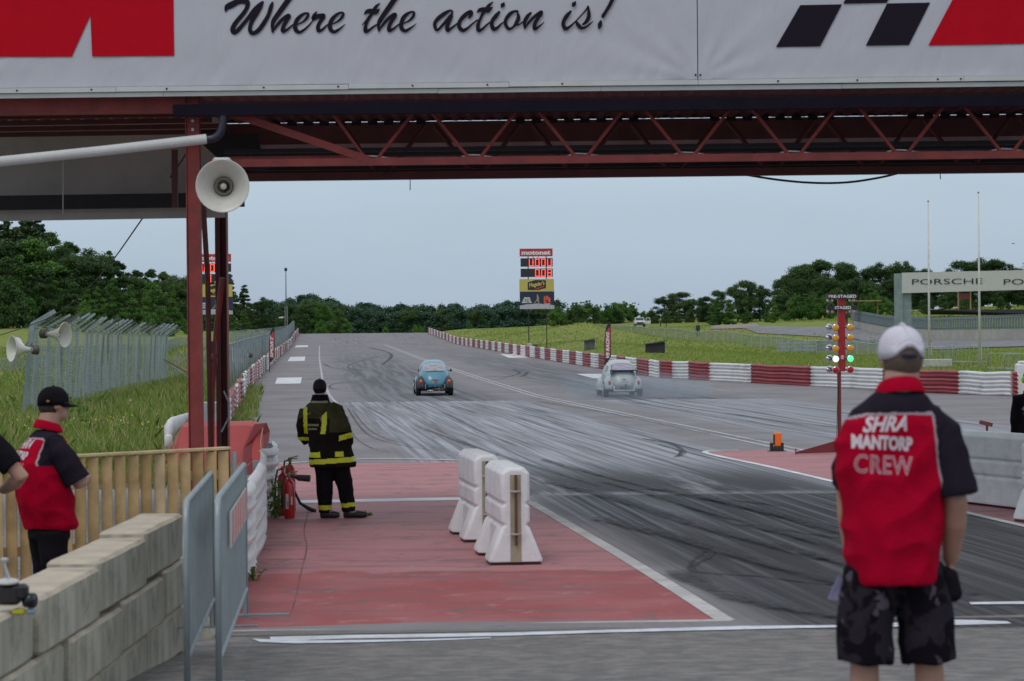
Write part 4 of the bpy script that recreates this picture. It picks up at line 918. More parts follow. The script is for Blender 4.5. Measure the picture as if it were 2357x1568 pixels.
w1 = P(425, 1470, 298); wb_ = safety_barrier((w1.x + .06, w1.y, .03), .3, 'low white barrier half hidden between the block wall and the crowd barriers', None, 1.0); wb_.scale = (.8, 1, .68)
w2 = at(2350, 61); mb = MB().box((w2.x + .35, w2.y, .6), (1.1, .5, 1.2), None, .05).box((w2.x + .4, w2.y, 1.24), (1.0, .5, .12), None, .05)
tag(mb.build('block_end', WB), 'white block where the striped guard rail ends at the right', 'barrier block')
# red wedge, wrapped rail end, electric cabinet
rb = P(500, 1083, 130); RY = rb.y
mb = MB(); rg = []
XA, XB_ = P(385, 1060, 130).x, P(612, 1060, 130).x
for k in range(15):
    a = math.pi / 2 * k / 14
    pass
secs = [(XA, .25), (XA + .18, .62), (XA + .30, .86), (XB_ - .28, .88), (XB_ - .12, .84), (XB_ - .03, .74), (XB_, .55)]
for x, h in secs:
    xb = x + (.0 if x < 0 else 0)
    rg.append([V((x + .0, RY - .15 - .95, 0)), V((x, RY - .15 - .7, h * .35)), V((x, RY - .15 - .2, h * .93)), V((x, RY, h)), V((x, RY + .35, h)), V((x, RY + .5, h * .8)), V((x, RY + .5, 0))])
RB_ = M('faded red panel', (.36, .036, .034), .55, var=.08, scale=1.5, dirt=.25, dcol=(.28, .06, .055))
RB2 = M('deep red panel', (.21, .012, .016), .5, var=.1, dirt=.3, dcol=(.1, .01, .01))
rw = thing('rail_end_ramp', 'big faded red wedge closing the rail end under the bridge column', 'crash wedge', (rb.x, RY, 0))
smooth_by_angle(mb.rings(rg).build('shell', RB_, rw), 30)
xx = XB_ - .02
MB().slab([(XB_ + .02, RY - .2, .86), (XB_ + .05, RY + .05, .70), (XB_ + .03, RY - .1, .35), (XB_ - .02, RY - .9, 0), (XB_ - .3, RY - 1.4, 0), (XB_ - .3, RY - .9, .45), (XB_ - .16, RY - .45, .84)], (.02, 0, 0)).build('side_plate', RB2, rw)
MB().tube([P(606 - 1, 985, 131), P(600, 1015, 134), P(603, 1060, 138)], .008, 5).build('dry_vine', M('dry vine', (.3, .25, .14), .9), rw)
mb = MB(); wr = []
for i, (u, v, s_, r_) in enumerate([(440, 948, 118, .04), (426, 957, 120, .08), (408, 967, 123, .11), (396, 976, 125, .15), (390, 984, 127, .16), (386, 992, 128, .10)]):
    p = P(u, v + 6, s_); wr.append([p + V((math.cos(a) * r_ * .6 + .02 * noise.noise(V((a, i, 0)) * 2), .05 * math.sin(a), math.sin(a) * r_ * (1.2 + .3 * noise.noise(V((a * 2, i, 3)))))) for a in [k * math.pi / 8 for k in range(16)]])
o = mb.rings(wr).box(P(388, 1022, 128), (.14, .12, .34), None, .03).build('wrapped_rail_end', M('white tarpaulin', (.62, .61, .62), .6, bump=.4, bscale=9), smooth=True); tag(o, 'crumpled white tarpaulin wrapped round the rail end left of the red wedge', 'tarpaulin')
cb = P(482, 950, 127); MB
ct = thing('electric_cabinet', 'small grey electric cabinet behind the bridge columns above the red wedge', 'cabinet', (cb.x, cb.y, .8))
MB().box(P(483, 950, 127), (.72, .3, .39), None, .02).build('housing', M('cabinet grey', (.33, .34, .35), .5), ct)
p = P(447, 946, 127.5); MB().box(V((p.x, cb.y - .155, p.z)), (.05, .02, .07)).build('lock', M('lock blue black', (.02, .02, .06), .4), ct)
MB().beam((cb.x - .2, cb.y, 0), (cb.x - .2, cb.y, .9), .05, .05).beam((cb.x + .2, cb.y, 0), (cb.x + .2, cb.y, .9), .05, .05).build('stand', PM, ct)
mb = MB(); a = [P(*c) for c in ((636, 1050, 163), (614, 1085, 185), (586, 1150, 215))]
for i in range(2):
    for q in (a[i], a[i + 1]): q.x -= .10
    mb.slab([V((a[i].x, a[i].y, .05)), V((a[i + 1].x, a[i + 1].y, .05)), V((a[i + 1].x, a[i + 1].y, .66)), V((a[i].x, a[i].y, .80))], (-.02, 0, 0))
    for q in (a[i], a[i + 1]): q.x += .10
mb.build('steel_backing', M('dull steel plate', (.12, .15, .17), .5, .3), nr_)
# ================================================================ VEGETATION
def leaf_mat(name, c1, c2, trans=.25):
    m, nt, b, o = new_mat(name); n = N(nt); oc = n.coord(); oi = nt.nodes.new('ShaderNodeObjectInfo'); geo = nt.nodes.new('ShaderNodeNewGeometry')
    a = n.noise(oc, .9, 3); r = n.m('ADD', n.m('MULTIPLY', a, .8), n.m('MULTIPLY', oi.outputs['Random'], .45)); r = n.m('ADD', r, n.m('MULTIPLY', geo.outputs['Random Per Island'], .35))
    c = n.mix(n.step(r, .35, 1.2), c1, c2); nt.links.new(c, b.inputs['Base Color']); b.inputs['Roughness'].default_value = .6; b.inputs['Specular IOR Level'].default_value = .25
    t = nt.nodes.new('ShaderNodeBsdfTranslucent'); nt.links.new(c, t.inputs[0]); mx = nt.nodes.new('ShaderNodeMixShader'); mx.inputs[0].default_value = trans
    nt.links.new(b.outputs[0], mx.inputs[1]); nt.links.new(t.outputs[0], mx.inputs[2]); nt.links.new(mx.outputs[0], o.inputs[0]); return m
LD = leaf_mat('dark leaves', (.032, .078, .024), (.095, .165, .05), .35); LM = leaf_mat('mid leaves', (.05, .13, .024), (.13, .25, .048)); LP = leaf_mat('pine needles', (.02, .045, .018), (.05, .085, .03), .1)
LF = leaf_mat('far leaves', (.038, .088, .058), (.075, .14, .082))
BARK = M('bark', (.07, .055, .045), .9, scale=8, var=.3)
def quads(cen, size, nrm_bias=None, aspect=.7, rs=NR):
    n = len(cen); a = rs.normal(size=(n, 3)); 
    if nrm_bias is not None: a = a * .7 + nrm_bias
    a /= np.linalg.norm(a, axis=1)[:, None]; b = rs.normal(size=(n, 3)); u = np.cross(a, b); u /= np.linalg.norm(u, axis=1)[:, None]; w = np.cross(a, u)
    s = (size * (0.6 + .8 * rs.rand(n)))[:, None]
    return np.stack([cen - u * s, cen - w * s * aspect, cen + u * s, cen + w * s * aspect], 1).reshape(-1, 3)
def raw_mesh(name, verts, nper, mat, parent=None, loc=None):
    n = len(verts) // nper; me = bpy.data.meshes.new(name); me.vertices.add(len(verts)); me.vertices.foreach_set('co', np.asarray(verts, float).ravel())
    me.loops.add(len(verts)); me.loops.foreach_set('vertex_index', np.arange(len(verts))); me.polygons.add(n)
    me.polygons.foreach_set('loop_start', np.arange(n) * nper); me.polygons.foreach_set('loop_total', np.full(n, nper)); me.materials.append(mat); me.update(calc_edges=True); me.validate()
    o = bpy.data.objects.new(name, me); COL.objects.link(o); 
    if parent: o.parent = parent
    return o
def tree_proto(kind, seed, leaf, nleaf=18000, size=.115):
    rs = np.random.RandomState(seed); rr = random.Random(seed); H = 10.0
    root = bpy.data.objects.new('tree', None); COL.objects.link(root); cl = []
    if kind == 'broad':
        for i in range(46):
            z = rr.uniform(.1, .95) * H; w = (1 - abs(z / H - .42) ** 2 * 2.6) * 3.1 + .2; w = max(w, .5); a = rr.uniform(0, 6.3); r = w * math.sqrt(rr.random()) * .85
            cl.append((r * math.cos(a), r * math.sin(a), z, rr.uniform(.5, 1.25)))
    elif kind == 'tall':
        for i in range(54):
            z = rr.uniform(.05, .98) * H; w = (1 - (z / H) ** 2.0) * 2.7 + .2; a = rr.uniform(0, 6.3); r = w * math.sqrt(rr.random()) * .85
            cl.append((r * math.cos(a), r * math.sin(a), z, rr.uniform(.35, .9) * (1.15 - .6 * z / H)))
    elif kind == 'pine':
        for i in range(60):
            z = (.2 + .8 * rr.random() ** .8) * H; w = (1.02 - z / H) * 2.6 + .15; a = rr.uniform(0, 6.3); r = w * rr.uniform(.3, 1)
            cl.append((r * math.cos(a), r * math.sin(a), z - r * .12, .34 + .45 * (1 - z / H)))
    else:
        for i in range(26):
            a = rr.uniform(0, 6.3); z = rr.uniform(.08, .85) * H; r = 5.2 * math.sqrt(rr.random()) * math.cos(min(1.4, z / H * 1.4)); cl.append((r * math.cos(a), r * math.sin(a), z, rr.uniform(1.1, 2.0)))
        for i in range(8):
            a = rr.uniform(0, 6.3); r = rr.uniform(0, 3.5); cl.append((r * math.cos(a), r * math.sin(a), rr.uniform(.85, 1.02) * H, .5))
    cl = np.array(cl); vol = cl[:, 3] ** 2; idx = rs.choice(len(cl), nleaf, p=vol / vol.sum()); c = cl[idx]
    d = rs.normal(size=(nleaf, 3)); d /= np.linalg.norm(d, axis=1)[:, None]; rad = c[:, 3:4] * (rs.rand(nleaf, 1) ** .35) * (1 + .25 * rs.normal(size=(nleaf, 1)))
    d2 = d * np.array([1, 1, .75 if kind != 'pine' else .45]); cen = c[:, :3] + d2 * rad; cen[:, 2] = np.maximum(cen[:, 2], .1)
    raw_mesh('crown', quads(cen, np.full(nleaf, size), d * .9 + np.array([0, 0, .35]), .7, rs), 4, leaf, root)
    mb = MB(); tr = .2 if kind != 'bush' else .12
    mb.tube([(0, 0, -.3), (.05, 0, 2.5), (-.05, .05, 5.5), (0, 0, 8.8)], [tr, tr * .8, tr * .5, .03], 8)
    for i in range(9):
        q = cl[rr.randrange(len(cl))]; z0 = max(1.0, q[2] * .6); mb.tube([(0, 0, z0), (q[0] * .5, q[1] * .5, (z0 + q[2]) / 2), (q[0], q[1], q[2])], [tr * .4, tr * .25, .02], 5)
    mb.build('trunk', BARK, root, local=True)
    return root
PROTO = {('broad', 0): tree_proto('broad', 1, LD), ('broad', 1): tree_proto('broad', 2, LD), ('broad', 2): tree_proto('broad', 3, LM), ('tall', 0): tree_proto('tall', 4, LD), ('tall', 1): tree_proto('tall', 5, LM),
         ('pine', 0): tree_proto('pine', 6, LP, 8000, .15), ('pine', 1): tree_proto('pine', 7, LP, 8000, .15), ('bush', 0): tree_proto('bush', 8, LM, 8000, .26), ('bush', 1): tree_proto('bush', 9, LD, 8000, .26),
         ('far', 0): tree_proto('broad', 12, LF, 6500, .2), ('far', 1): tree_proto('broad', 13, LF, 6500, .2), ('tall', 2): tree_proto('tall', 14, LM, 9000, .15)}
USED = set()
NAMES = {'broad': 'broadleaf_tree', 'tall': 'birch_tree', 'pine': 'spruce_tree', 'bush': 'bush', 'far': 'broadleaf_tree'}
def plant(kind, u, vtop, s, label, group, width=1.0, zb=None):
    p = at(u, s, 760); h = P(u, vtop, s).z - p.z
    if h < .3: return
    key = kind; src = PROTO[key]
    o = src if key not in USED else copy_tree(src)
    USED.add(key); o.name = NAMES[key[0]]; o.location = p; o.rotation_euler = (0, 0, R.uniform(0, 6.28)); k = h / 10.0; w = k * width * R.uniform(.9, 1.12)
    if key[0] == 'bush': w = k * width
    o.scale = (w, w, k); tag(o, label, 'bush' if key[0] == 'bush' else 'tree', group)
def row(us, tops, s0, s1, kinds, label, group, jit=8, width=1.15, step=30, ujit=.35, dv=0):
    u = us[0]
    while u < us[1]:
        f = (u - us[0]) / (us[1] - us[0]); vt = np.interp(u, [t[0] for t in tops], [t[1] for t in tops]) + R.uniform(-jit, jit) + dv
        plant(R.choice(kinds), u + R.uniform(-1, 1) * step * ujit, vt, s0 + (s1 - s0) * f, label, group, width * R.uniform(.85, 1.2)); u += step * R.uniform(.75, 1.25)
topL = [(-60, 535), (0, 530), (60, 520), (110, 548), (150, 560), (200, 572), (260, 600), (300, 622), (340, 625), (380, 622), (430, 634), (480, 640), (530, 645), (570, 668), (600, 700)]
row((-60, 110), [(-60, 500), (110, 500)], 13.5, 13.5, [('pine', 0), ('pine', 1)], 'dark spruce standing above the other trees at the left edge', 'tall dark spruces at the left edge', 10, .9, 40)
row((-70, 600), topL, 13.2, 12.2, [('broad', 0), ('tall', 0), ('tall', 0), ('pine', 1)], 'dark tree at the back of the left wood', 'dark trees at the back of the left wood', 14, 1.2, 34, dv=-4)
row((-60, 600), topL, 14.3, 13.0, [('broad', 0), ('broad', 1), ('tall', 0), ('tall', 0), ('broad', 2)], 'tall leafy tree in the middle of the left wood', 'leafy trees in the middle of the left wood', 12, 1.15, 36, dv=18)
row((-50, 600), [(u, v + 75 - max(0, (u - 380)) * .15) for u, v in topL], 15.2, 13.6, [('tall', 0), ('tall', 0), ('tall', 1), ('tall', 2), ('broad', 0)], 'smaller tree along the front edge of the left wood', 'smaller trees along the front edge of the left wood', 22, 1.2, 32)
for u, vt, s_ in ((262, 640, 15.6), (300, 655, 15.6), (352, 650, 15.2), (395, 655, 15.0)): plant(('tall', 1), u, vt, s_, 'bright green tree in front of the dark left wood', 'bright green trees in front of the left wood', 1.1)
for u, vt, s_ in ((190, 690, 15.8), (20, 640, 15.6), (270, 725, 16), (340, 722, 16), (385, 730, 16), (425, 735, 15.5), (460, 735, 15), (115, 715, 15.6), (150, 725, 15.8)): plant(('bush', R.choice([0, 1])), u, vt, s_, 'bush at the foot of the left wood', 'bushes at the foot of the left wood', .8)
topC = [(590, 715), (620, 695), (650, 692), (680, 685), (720, 680), (745, 684), (765, 690), (800, 706), (850, 700), (880, 705), (930, 702), (980, 706), (1040, 702), (1080, 706), (1130, 698), (1180, 696), (1210, 692), (1290, 690)]
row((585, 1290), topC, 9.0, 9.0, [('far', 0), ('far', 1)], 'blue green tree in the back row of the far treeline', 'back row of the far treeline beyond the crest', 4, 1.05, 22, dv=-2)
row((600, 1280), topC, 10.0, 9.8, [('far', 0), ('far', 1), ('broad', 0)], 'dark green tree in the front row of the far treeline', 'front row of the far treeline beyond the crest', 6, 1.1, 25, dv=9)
for u, vt, s_, k in ((660, 700, 11.5, ('broad', 1)), (700, 690, 11.5, ('broad', 0)), (735, 692, 11.5, ('broad', 2)), (768, 702, 11.2, ('broad', 0)), (790, 730, 11, ('broad', 2))): plant(k, u, vt, s_, 'broad tree standing just behind the crest near the lamp mast', 'broad trees behind the crest near the lamp mast', 1.2)
for u, vt in ((738, 737), (888, 752), (955, 748), (970, 752), (1080, 742)): plant(('bush', 0), u, vt, 12.5, 'low green bush peeping over the crest of the track', 'low bushes peeping over the crest', .9)
topR = [(1270, 712), (1300, 708), (1330, 692), (1370, 700), (1410, 705), (1440, 697), (1480, 712), (1530, 715)]
row((1275, 1520), topR, 13.8, 12.6, [('bush', 0), ('bush', 0), ('bush', 1)], 'young shrub on the bank between the scoreboard and the pickup', 'young shrubs on the bank right of the scoreboard', 7, 1.0, 17)
for u, vt, k in ((1418, 695, ('broad', 2)), (1530, 682, ('broad', 0)), (1565, 672, ('broad', 1)), (1595, 688, ('broad', 0))): plant(k, u, vt, 13.0, 'dark tree right of the parked pickup', 'dark trees right of the parked pickup', 1.7)
row((1610, 1800), [(1610, 690), (1650, 668), (1700, 655), (1750, 650), (1800, 660)], 13.4, 14, [('broad', 0), ('broad', 1)], 'dark tree in the right wood left of the start lights', 'dark trees left of the start lights', 8, 1.15, 30)
for u, vt in ((1500, 712), (1535, 712), (1560, 715), (1588, 712), (1615, 715), (1640, 708)): plant(('bush', 1), u, vt, 13.4, 'low dark bush under the trees right of the pickup', 'low bushes right of the pickup', .9)
for u, vt in ((1650, 690), (1680, 690), (1718, 705), (1768, 700)): plant(('tall', 1), u, vt, 15, 'pale green young tree in front of the right wood', 'pale young trees in front of the right wood', 1.5)
topW = [(1795, 640), (1830, 620), (1870, 612), (1910, 600), (1950, 596), (1990, 612), (2030, 604), (2070, 604), (2110, 612), (2150, 625), (2200, 610), (2250, 596), (2300, 596), (2340, 615), (2420, 590)]
row((1800, 2430), topW, 13.2, 13.8, [('broad', 0), ('broad', 1)], 'dark tree at the back of the wood behind the white sign bridge', 'dark trees at the back of the right wood', 9, 1.2, 34)
row((1800, 2430), topW, 14.6, 15.2, [('broad', 0), ('broad', 1)], 'dark tree in front of the wood behind the white sign bridge', 'dark trees in front of the right wood', 12, 1.25, 40, dv=32)
row((1790, 2060), [(1790, 690), (1850, 680), (1950, 690), (2020, 670), (2060, 690)], 16, 16.5, [('bush', 0), ('bush', 0), ('tall', 1)], 'light green shrub behind the start lights', 'light green shrubs behind the start lights', 10, 1.0, 26)
row((2060, 2420), [(2060, 688), (2420, 690)], 17, 18, [('bush', 1), ('broad', 1)], 'low dark shrub beneath the white sign bridge', 'low dark shrubs beneath the sign bridge', 8, 1.0, 36)
for key, o in list(PROTO.items()):
    if key not in USED:
        for ch in list(o.children): bpy.data.objects.remove(ch)
        bpy.data.objects.remove(o)
# grass
def grass_mat(name, c1, c2, c3):
    m, nt, b, o = new_mat(name); n = N(nt); oc = n.coord(); geo = nt.nodes.new('ShaderNodeNewGeometry'); ri = geo.outputs['Random Per Island']
    a = n.noise(oc, .35, 4); c = n.mix(n.step(n.m('ADD', n.m('MULTIPLY', a, .9), n.m('MULTIPLY', ri, .4)), .4, .85), c1, c2); c = n.mix(n.step(n.m('ADD', ri, n.m('MULTIPLY', a, .55)), 0.98, 1.12), c, c3)
    nt.links.new(c, b.inputs['Base Color']); b.inputs['Roughness'].default_value = .7; b.inputs['Specular IOR Level'].default_value = .2
    t = nt.nodes.new('ShaderNodeBsdfTranslucent'); nt.links.new(c, t.inputs[0]); mx = nt.nodes.new('ShaderNodeMixShader'); mx.inputs[0].default_value = .3
    nt.links.new(b.outputs[0], mx.inputs[1]); nt.links.new(t.outputs[0], mx.inputs[2]); nt.links.new(mx.outputs[0], o.inputs[0]); return m
GM = grass_mat('tall grass', (.14, .235, .035), (.24, .32, .07), (.48, .41, .21))
def blades(X, Y, h, w, seed=0):
    rs = np.random.RandomState(seed); n = len(X); Z = gnd(X, Y) - .03; base = np.stack([X, Y, Z], 1); a = rs.rand(n) * 6.28; side = np.stack([np.cos(a), np.sin(a) * .4, np.zeros(n)], 1)
    hh = h * (.45 + .9 * rs.rand(n)); lean = rs.normal(size=(n, 3)) * .28; lean[:, 2] = 1; mid = base + lean * (hh * .55)[:, None] * np.array([.5, .5, 1]); top = base + lean * hh[:, None]; top[:, :2] += rs.normal(size=(n, 2)) * .1 * hh[:, None]
    s = side * (w * (.6 + .8 * rs.rand(n)))[:, None]
    return np.stack([base - s, base + s, mid + s * .8, top, mid - s * .8], 1).reshape(-1, 3)
def offroad(X, Y):
    Z = gnd(X, Y) - H0; xc = (X * _c - Z * _s) / Y * F + CX; v = VH - (Z * _c + X * _s) / Y * F
    top = np.interp(xc, [1640, 1744, 1965, 2160, 2440], [749, 750, 752, 765, 780]); bot = np.interp(xc, [1640, 1744, 1965, 2160, 2440], [754, 759, 766, 787, 810])
    return ~((xc > 1635) & (v > top - 9) & (v < bot + 1) & (Y > 170))
def scatter(n, y0, y1, xf0, xf1, seed, pw=1.0, dens=None):
    rs = np.random.RandomState(seed); Y = y0 + (y1 - y0) * rs.rand(n) ** pw; f = rs.rand(n); X = xf0(Y) * (1 - f) + xf1(Y) * f
    if dens is not None:
        k = np.array([dens * .5 + noise.noise(V((x * .5, y * .18, 0))) > -.15 for x, y in zip(X, Y)]); X, Y = X[k], Y[k]
    k = offroad(X, Y); return X[k], Y[k]
g1 = scatter(70000, 42, 130, lambda Y: -.235 * Y - 4, lambda Y: tX(-1.5, Y) - .15, 1, 1.25); G = [blades(g1[0], g1[1], np.full(len(g1[0]), .48), np.full(len(g1[0]), .017), 2)]
g2 = scatter(24000, 130, 300, lambda Y: -.23 * Y - 4, lambda Y: tX(-1.6, Y) - .3, 3); G.append(blades(g2[0], g2[1], np.full(len(g2[0]), .4), np.full(len(g2[0]), .05), 4))
g3 = scatter(46000, 92, 230, lambda Y: RX(Y) + .2, lambda Y: .225 * Y + 4, 5); G.append(blades(g3[0], g3[1], np.full(len(g3[0]), .17), np.full(len(g3[0]), .03), 6))
g4 = scatter(24000, 230, 380, lambda Y: RX(Y) + .3, lambda Y: .225 * Y + 4, 7); G.append(blades(g4[0], g4[1], np.full(len(g4[0]), .20), np.full(len(g4[0]), .07), 8))
g5 = scatter(6000, 42, 110, lambda Y: tX(-1.35, Y), lambda Y: tX(-.75, Y) + .3 * np.sin(Y * .7), 9, 1.3); G.append(blades(g5[0], g5[1], np.full(len(g5[0]), .32), np.full(len(g5[0]), .014), 10))
g6 = scatter(5000, 32, 44, lambda Y: Y * 0 - 9.5, lambda Y: Y * 0 - 4.6, 21); k_ = np.abs(g6[1] - 41) < 3.5; G.append(blades(g6[0][k_], g6[1][k_], np.full(k_.sum(), .3), np.full(k_.sum(), .012), 11))
GM2 = grass_mat('short grass', (.17, .27, .04), (.25, .33, .065), (.33, .32, .12))
tag(raw_mesh('grass', np.concatenate([G[0], G[1], G[4], G[5]]), 5, GM), kind='stuff'); tag(raw_mesh('grass', np.concatenate([G[2], G[3]]), 5, GM2), kind='stuff')
YM = M('yellow flowers', (.55, .45, .03), .7); WM_ = M('white flowers', (.6, .6, .52), .7)
for nm, mt, (cu, cv, cs), nn, sp in (('yellow_flowers', YM, (245, 1010, 98), 260, 1.5), ('white_flowers', WM_, (300, 1000, 98), 140, 2.2), ('white_flowers', WM_, (20, 950, 75), 120, 2.0), ('yellow_flowers', YM, (30, 905, 60), 90, 2.5), ('white_flowers', WM_, (1345, 838, 40), 60, 1.5)):
    p = at(cu, cs); X = p.x + NR.normal(size=nn) * sp; Y = p.y + NR.normal(size=nn) * sp * 1.5; k = (X < LX(Y) - .3) | (X > RX(Y) + .3); X, Y = X[k], Y[k]; nn = len(X); Z = gnd(X, Y) + .2 + NR.rand(nn) * .28
    tag(raw_mesh(nm, quads(np.stack([X, Y, Z], 1), np.full(nn, .028), np.array([0, -.4, .8])), 4, mt), kind='stuff')
# weeds by the extinguishers and the leafy plant in the meadow
def weed(name, label, p, h, n, spread, mat=LM, leaf=.05):
    t = thing(name, label, 'plant', p); rs = np.random.RandomState(int(abs(p[0] * 100))); mb = MB(); cen = []
    for i in range(n):
        a = rs.rand() * 6.28; q = V((math.cos(a) * spread * rs.rand(), math.sin(a) * spread * rs.rand() * .6, 0)); tp = q * 1.5 + V((0, 0, h * (.6 + .5 * rs.rand()))); mb.tube([q * .4, tp], .006, 4)
        for k in range(16): f = .15 + .85 * k / 15; cen.append(list(q * .4 * (1 - f) + tp * f + V(tuple(rs.normal(size=3) * leaf * .7))))
    mb.build('stem', M('green stem', (.08, .13, .03), .8), t, local=True)
    raw_mesh('foliage', quads(np.array(cen), np.full(len(cen), leaf), None, .45, rs), 4, mat, t); return t
LW = leaf_mat('weed leaves', (.07, .16, .02), (.13, .25, .04))
p = P(632, 1165, 178); weed('weed', 'leafy green weed growing at the foot of the white rail', (p.x, p.y, 0), .5, 9, .12, LW, .035)
p = P(570, 1350, 240); weed('weed', 'tiny weed at the lower end of the white rail', (p.x + .05, p.y, 0), .14, 6, .08, LW, .02)
p = at(150, 102); weed('leafy_plant', 'bright leafy plant in the tall grass right of the capped crew man', (p.x - .2, p.y, p.z), .95, 9, .35, LW, .06)
p = at(190, 101); weed('leafy_plant', 'narrow bright plant in the grass beneath the mesh fence', (p.x, p.y, p.z), .98, 4, .15, LW, .05)
p = P(850, 1187, 176); weed('fallen_leaf', 'small fallen leaf on the red apron beside the marshal', (p.x, p.y, .01), .03, 3, .05, LW, .022)
# ================================================================ SIGNS AND SMALL THINGS BEYOND
BLK = M('black paint', (.02, .02, .024), .5); DKP = M('dark post', (.03, .022, .02), .7)
LED = M('lit red digits', (1.0, .10, .06), .5, emit=1.6, var=.0)
def seg_digit(mb, x, z, w, h, segs, y, th):
    S = {'a': ((0, 1), (1, 1)), 'b': ((1, 1), (1, .5)), 'c': ((1, .5), (1, 0)), 'd': ((0, 0), (1, 0)), 'e': ((0, 0), (0, .5)), 'f': ((0, .5), (0, 1)), 'g': ((0, .5), (1, .5))}
    for s_ in segs:
        (x0_, z0_), (x1_, z1_) = S[s_]; a = V((x + (x0_ - .5) * w, y, z + (z0_ - .5) * h)); b = V((x + (x1_ - .5) * w, y, z + (z1_ - .5) * h)); d = (b - a).normalized() * th * .35
        mb.beam(a - d, b + d, th, .02, (0, 1, 0)) if abs(b.x - a.x) > 1e-6 else mb.beam(a - d, b + d, th, .02, (0, 1, 0))
def scoreboard(u0, v0, s_, label, rows, du=0):
    c = P(u0, 650, s_); X0, Y0 = c.x, c.y; gzz = gz(X0, Y0 + .1); t = thing('scoreboard', label, 'scoreboard', (X0, Y0, gzz))
    def z(v): return P(u0, v, s_).z
    def x(px): return X0 + (px - 40.5) / s_              # px measured from the sign's left edge
    yf = Y0 - .12
    for px in (20.5, 62): MB().beam((x(px), Y0 + .1, gz(x(px), Y0) - .2), (x(px), Y0 + .1, z(v0 + 2)), .085, .085, (0, 1, 0)).build('post', DKP, t)
    def board(name, px0, px1, va, vb, mat, dy=0): return MB().box(((x(px0) + x(px1)) / 2, yf + .05 + dy, (z(va) + z(vb)) / 2), (x(px1) - x(px0), .1, z(va) - z(vb))).build(name, mat, t)
    board('name_board', 1, 77, v0, v0 + 18, M('sign red', (.48, .025, .04), .5))
    vs, fs = fit_text('motonet', (x(5.5) + x(72)) / 2, z(v0 + 9.5), x(72) - x(5.5), 9.8 / s_, yf - .004, bold=.045); MB().add(vs, fs).build('name_lettering', M('sign white', (.72, .72, .72), .5), t)
    SCR = M('screen black', (.022, .024, .026), .4, var=.3, scale=20)
    yy = [v0 + 22, v0 + 46]
    for k, (va, digits) in enumerate(zip(yy, rows)):
        board('display_panel', 3, 77, va, va + 19.5, SCR); zc_ = z(va + 10); hh = 15.2 / s_
        for (px, segs) in digits:
            mb = MB()
            if segs == '.': mb.box((x(px), yf - .012, zc_ - hh / 2 + .01), (.06, .02, .06))
            else: seg_digit(mb, x(px), zc_, 8.2 / s_, hh, segs, yf - .012, .052)
            mb.build('lit_digit', LED, t)
    for (pa, pb) in ((31, 35), (45, 41)): MB().beam((x(pa), Y0, z(v0 + 18)), (x(pb), Y0, z(v0 + 23)), .04, .04, (0, 1, 0)).build('strut', DKP, t)
    board('advert_panel', 0, 79.5, v0 + 70, v0 + 98.5, M('advert yellow', (.52, .42, .10), .5, var=.04)); board('advert_panel', .5, 80, v0 + 98.7, v0 + 139, M('advert navy', (.018, .023, .06), .5))
    def poly(name, ps, mat, off=.006): MB().slab([V((x(a), yf - off, z(v0 + b))) for a, b in ps], (0, .003, 0)).build(name, mat, t)
    poly('black_badge', [(19, 77.5), (38, 72), (61, 73), (61, 91), (42, 96), (19, 95)], BLK)
    vs, fs = fit_text("Meguiar's", (x(22) + x(58)) / 2, z(v0 + 82.8), 36 / s_, 12.5 / s_, yf - .01, rot=.16, bold=.03, shear=.2); MB().add(vs, fs).build('badge_lettering', M('badge yellow', (.62, .47, .10), .5), t)
    poly('red_swoosh', [(33, 94), (40, 91), (50, 87.5), (56, 86), (57, 88.5), (48, 91), (40, 94.5)], M('badge red', (.5, .04, .03), .5), .009)
    poly('white_floor', [(.5, 131), (14, 128.5), (40, 126.5), (66, 128.5), (80, 131), (80, 139), (.5, 139)], M('advert grey white', (.42, .42, .45), .6))
    wm = M('small white print', (.55, .55, .55), .6)
    for i, (a, b, ws) in enumerate(((10, 24, (14,)), (7.5, 26, (5.5, 3.5, 6.5)), (5.5, 28, (11, 2.5, 6)))):
        px = a
        for w in ws: poly('small_print', [(px, 112 + i * 4.7), (px + w, 112 + i * 4.7), (px + w, 115.6 + i * 4.7), (px, 115.6 + i * 4.7)], wm); px += w + 1.3
    og = M('emblem orange', (.75, .10, .04), .5)
    poly('orange_emblem', [(56, 125), (56, 111), (59.5, 108.5), (59.5, 121), (62, 121), (62, 125)], og); poly('orange_emblem', [(61, 118), (61, 108.5), (65, 109), (66.5, 112.5), (71, 113.5), (71, 124), (66, 125), (66, 117), (64.5, 117), (64.5, 120)], og)
    poly('emblem_caption', [(56, 126.5), (70.5, 126.5), (70.5, 128), (56, 128)], wm)
    fg = M('runner suit', (.30, .30, .18), .7)
    poly('runner_picture', [(40, 105), (42, 105.5), (42.5, 108), (44, 110), (44.5, 116), (45.2, 124), (45.5, 130), (43.5, 131), (43, 125), (41.5, 119), (38, 123), (34, 126), (33.5, 124.5), (38, 120), (40, 114), (40, 108)], fg, .008)
    return t
U = 'bcdef'; Z = 'abcdef'; E8 = 'abcdefg'
scoreboard(1236, 572.5, 26, 'complete scoreboard with lit digits standing on the right bank', [[(27.5, U), (34.5, '.'), (41.5, Z), (55.5, Z), (69.5, U)], [(41.5, Z), (48.5, '.'), (55.5, Z), (69.5, E8)]])
scoreboard(496, 585, 26.5, 'scoreboard mostly hidden behind the red bridge columns at left', [[(6, U), (13, '.'), (20, Z), (34, Z), (60, U)], [(26, E8), (40, '.'), (46, Z), (60, E8)]])
p = at(1219, 27); MB
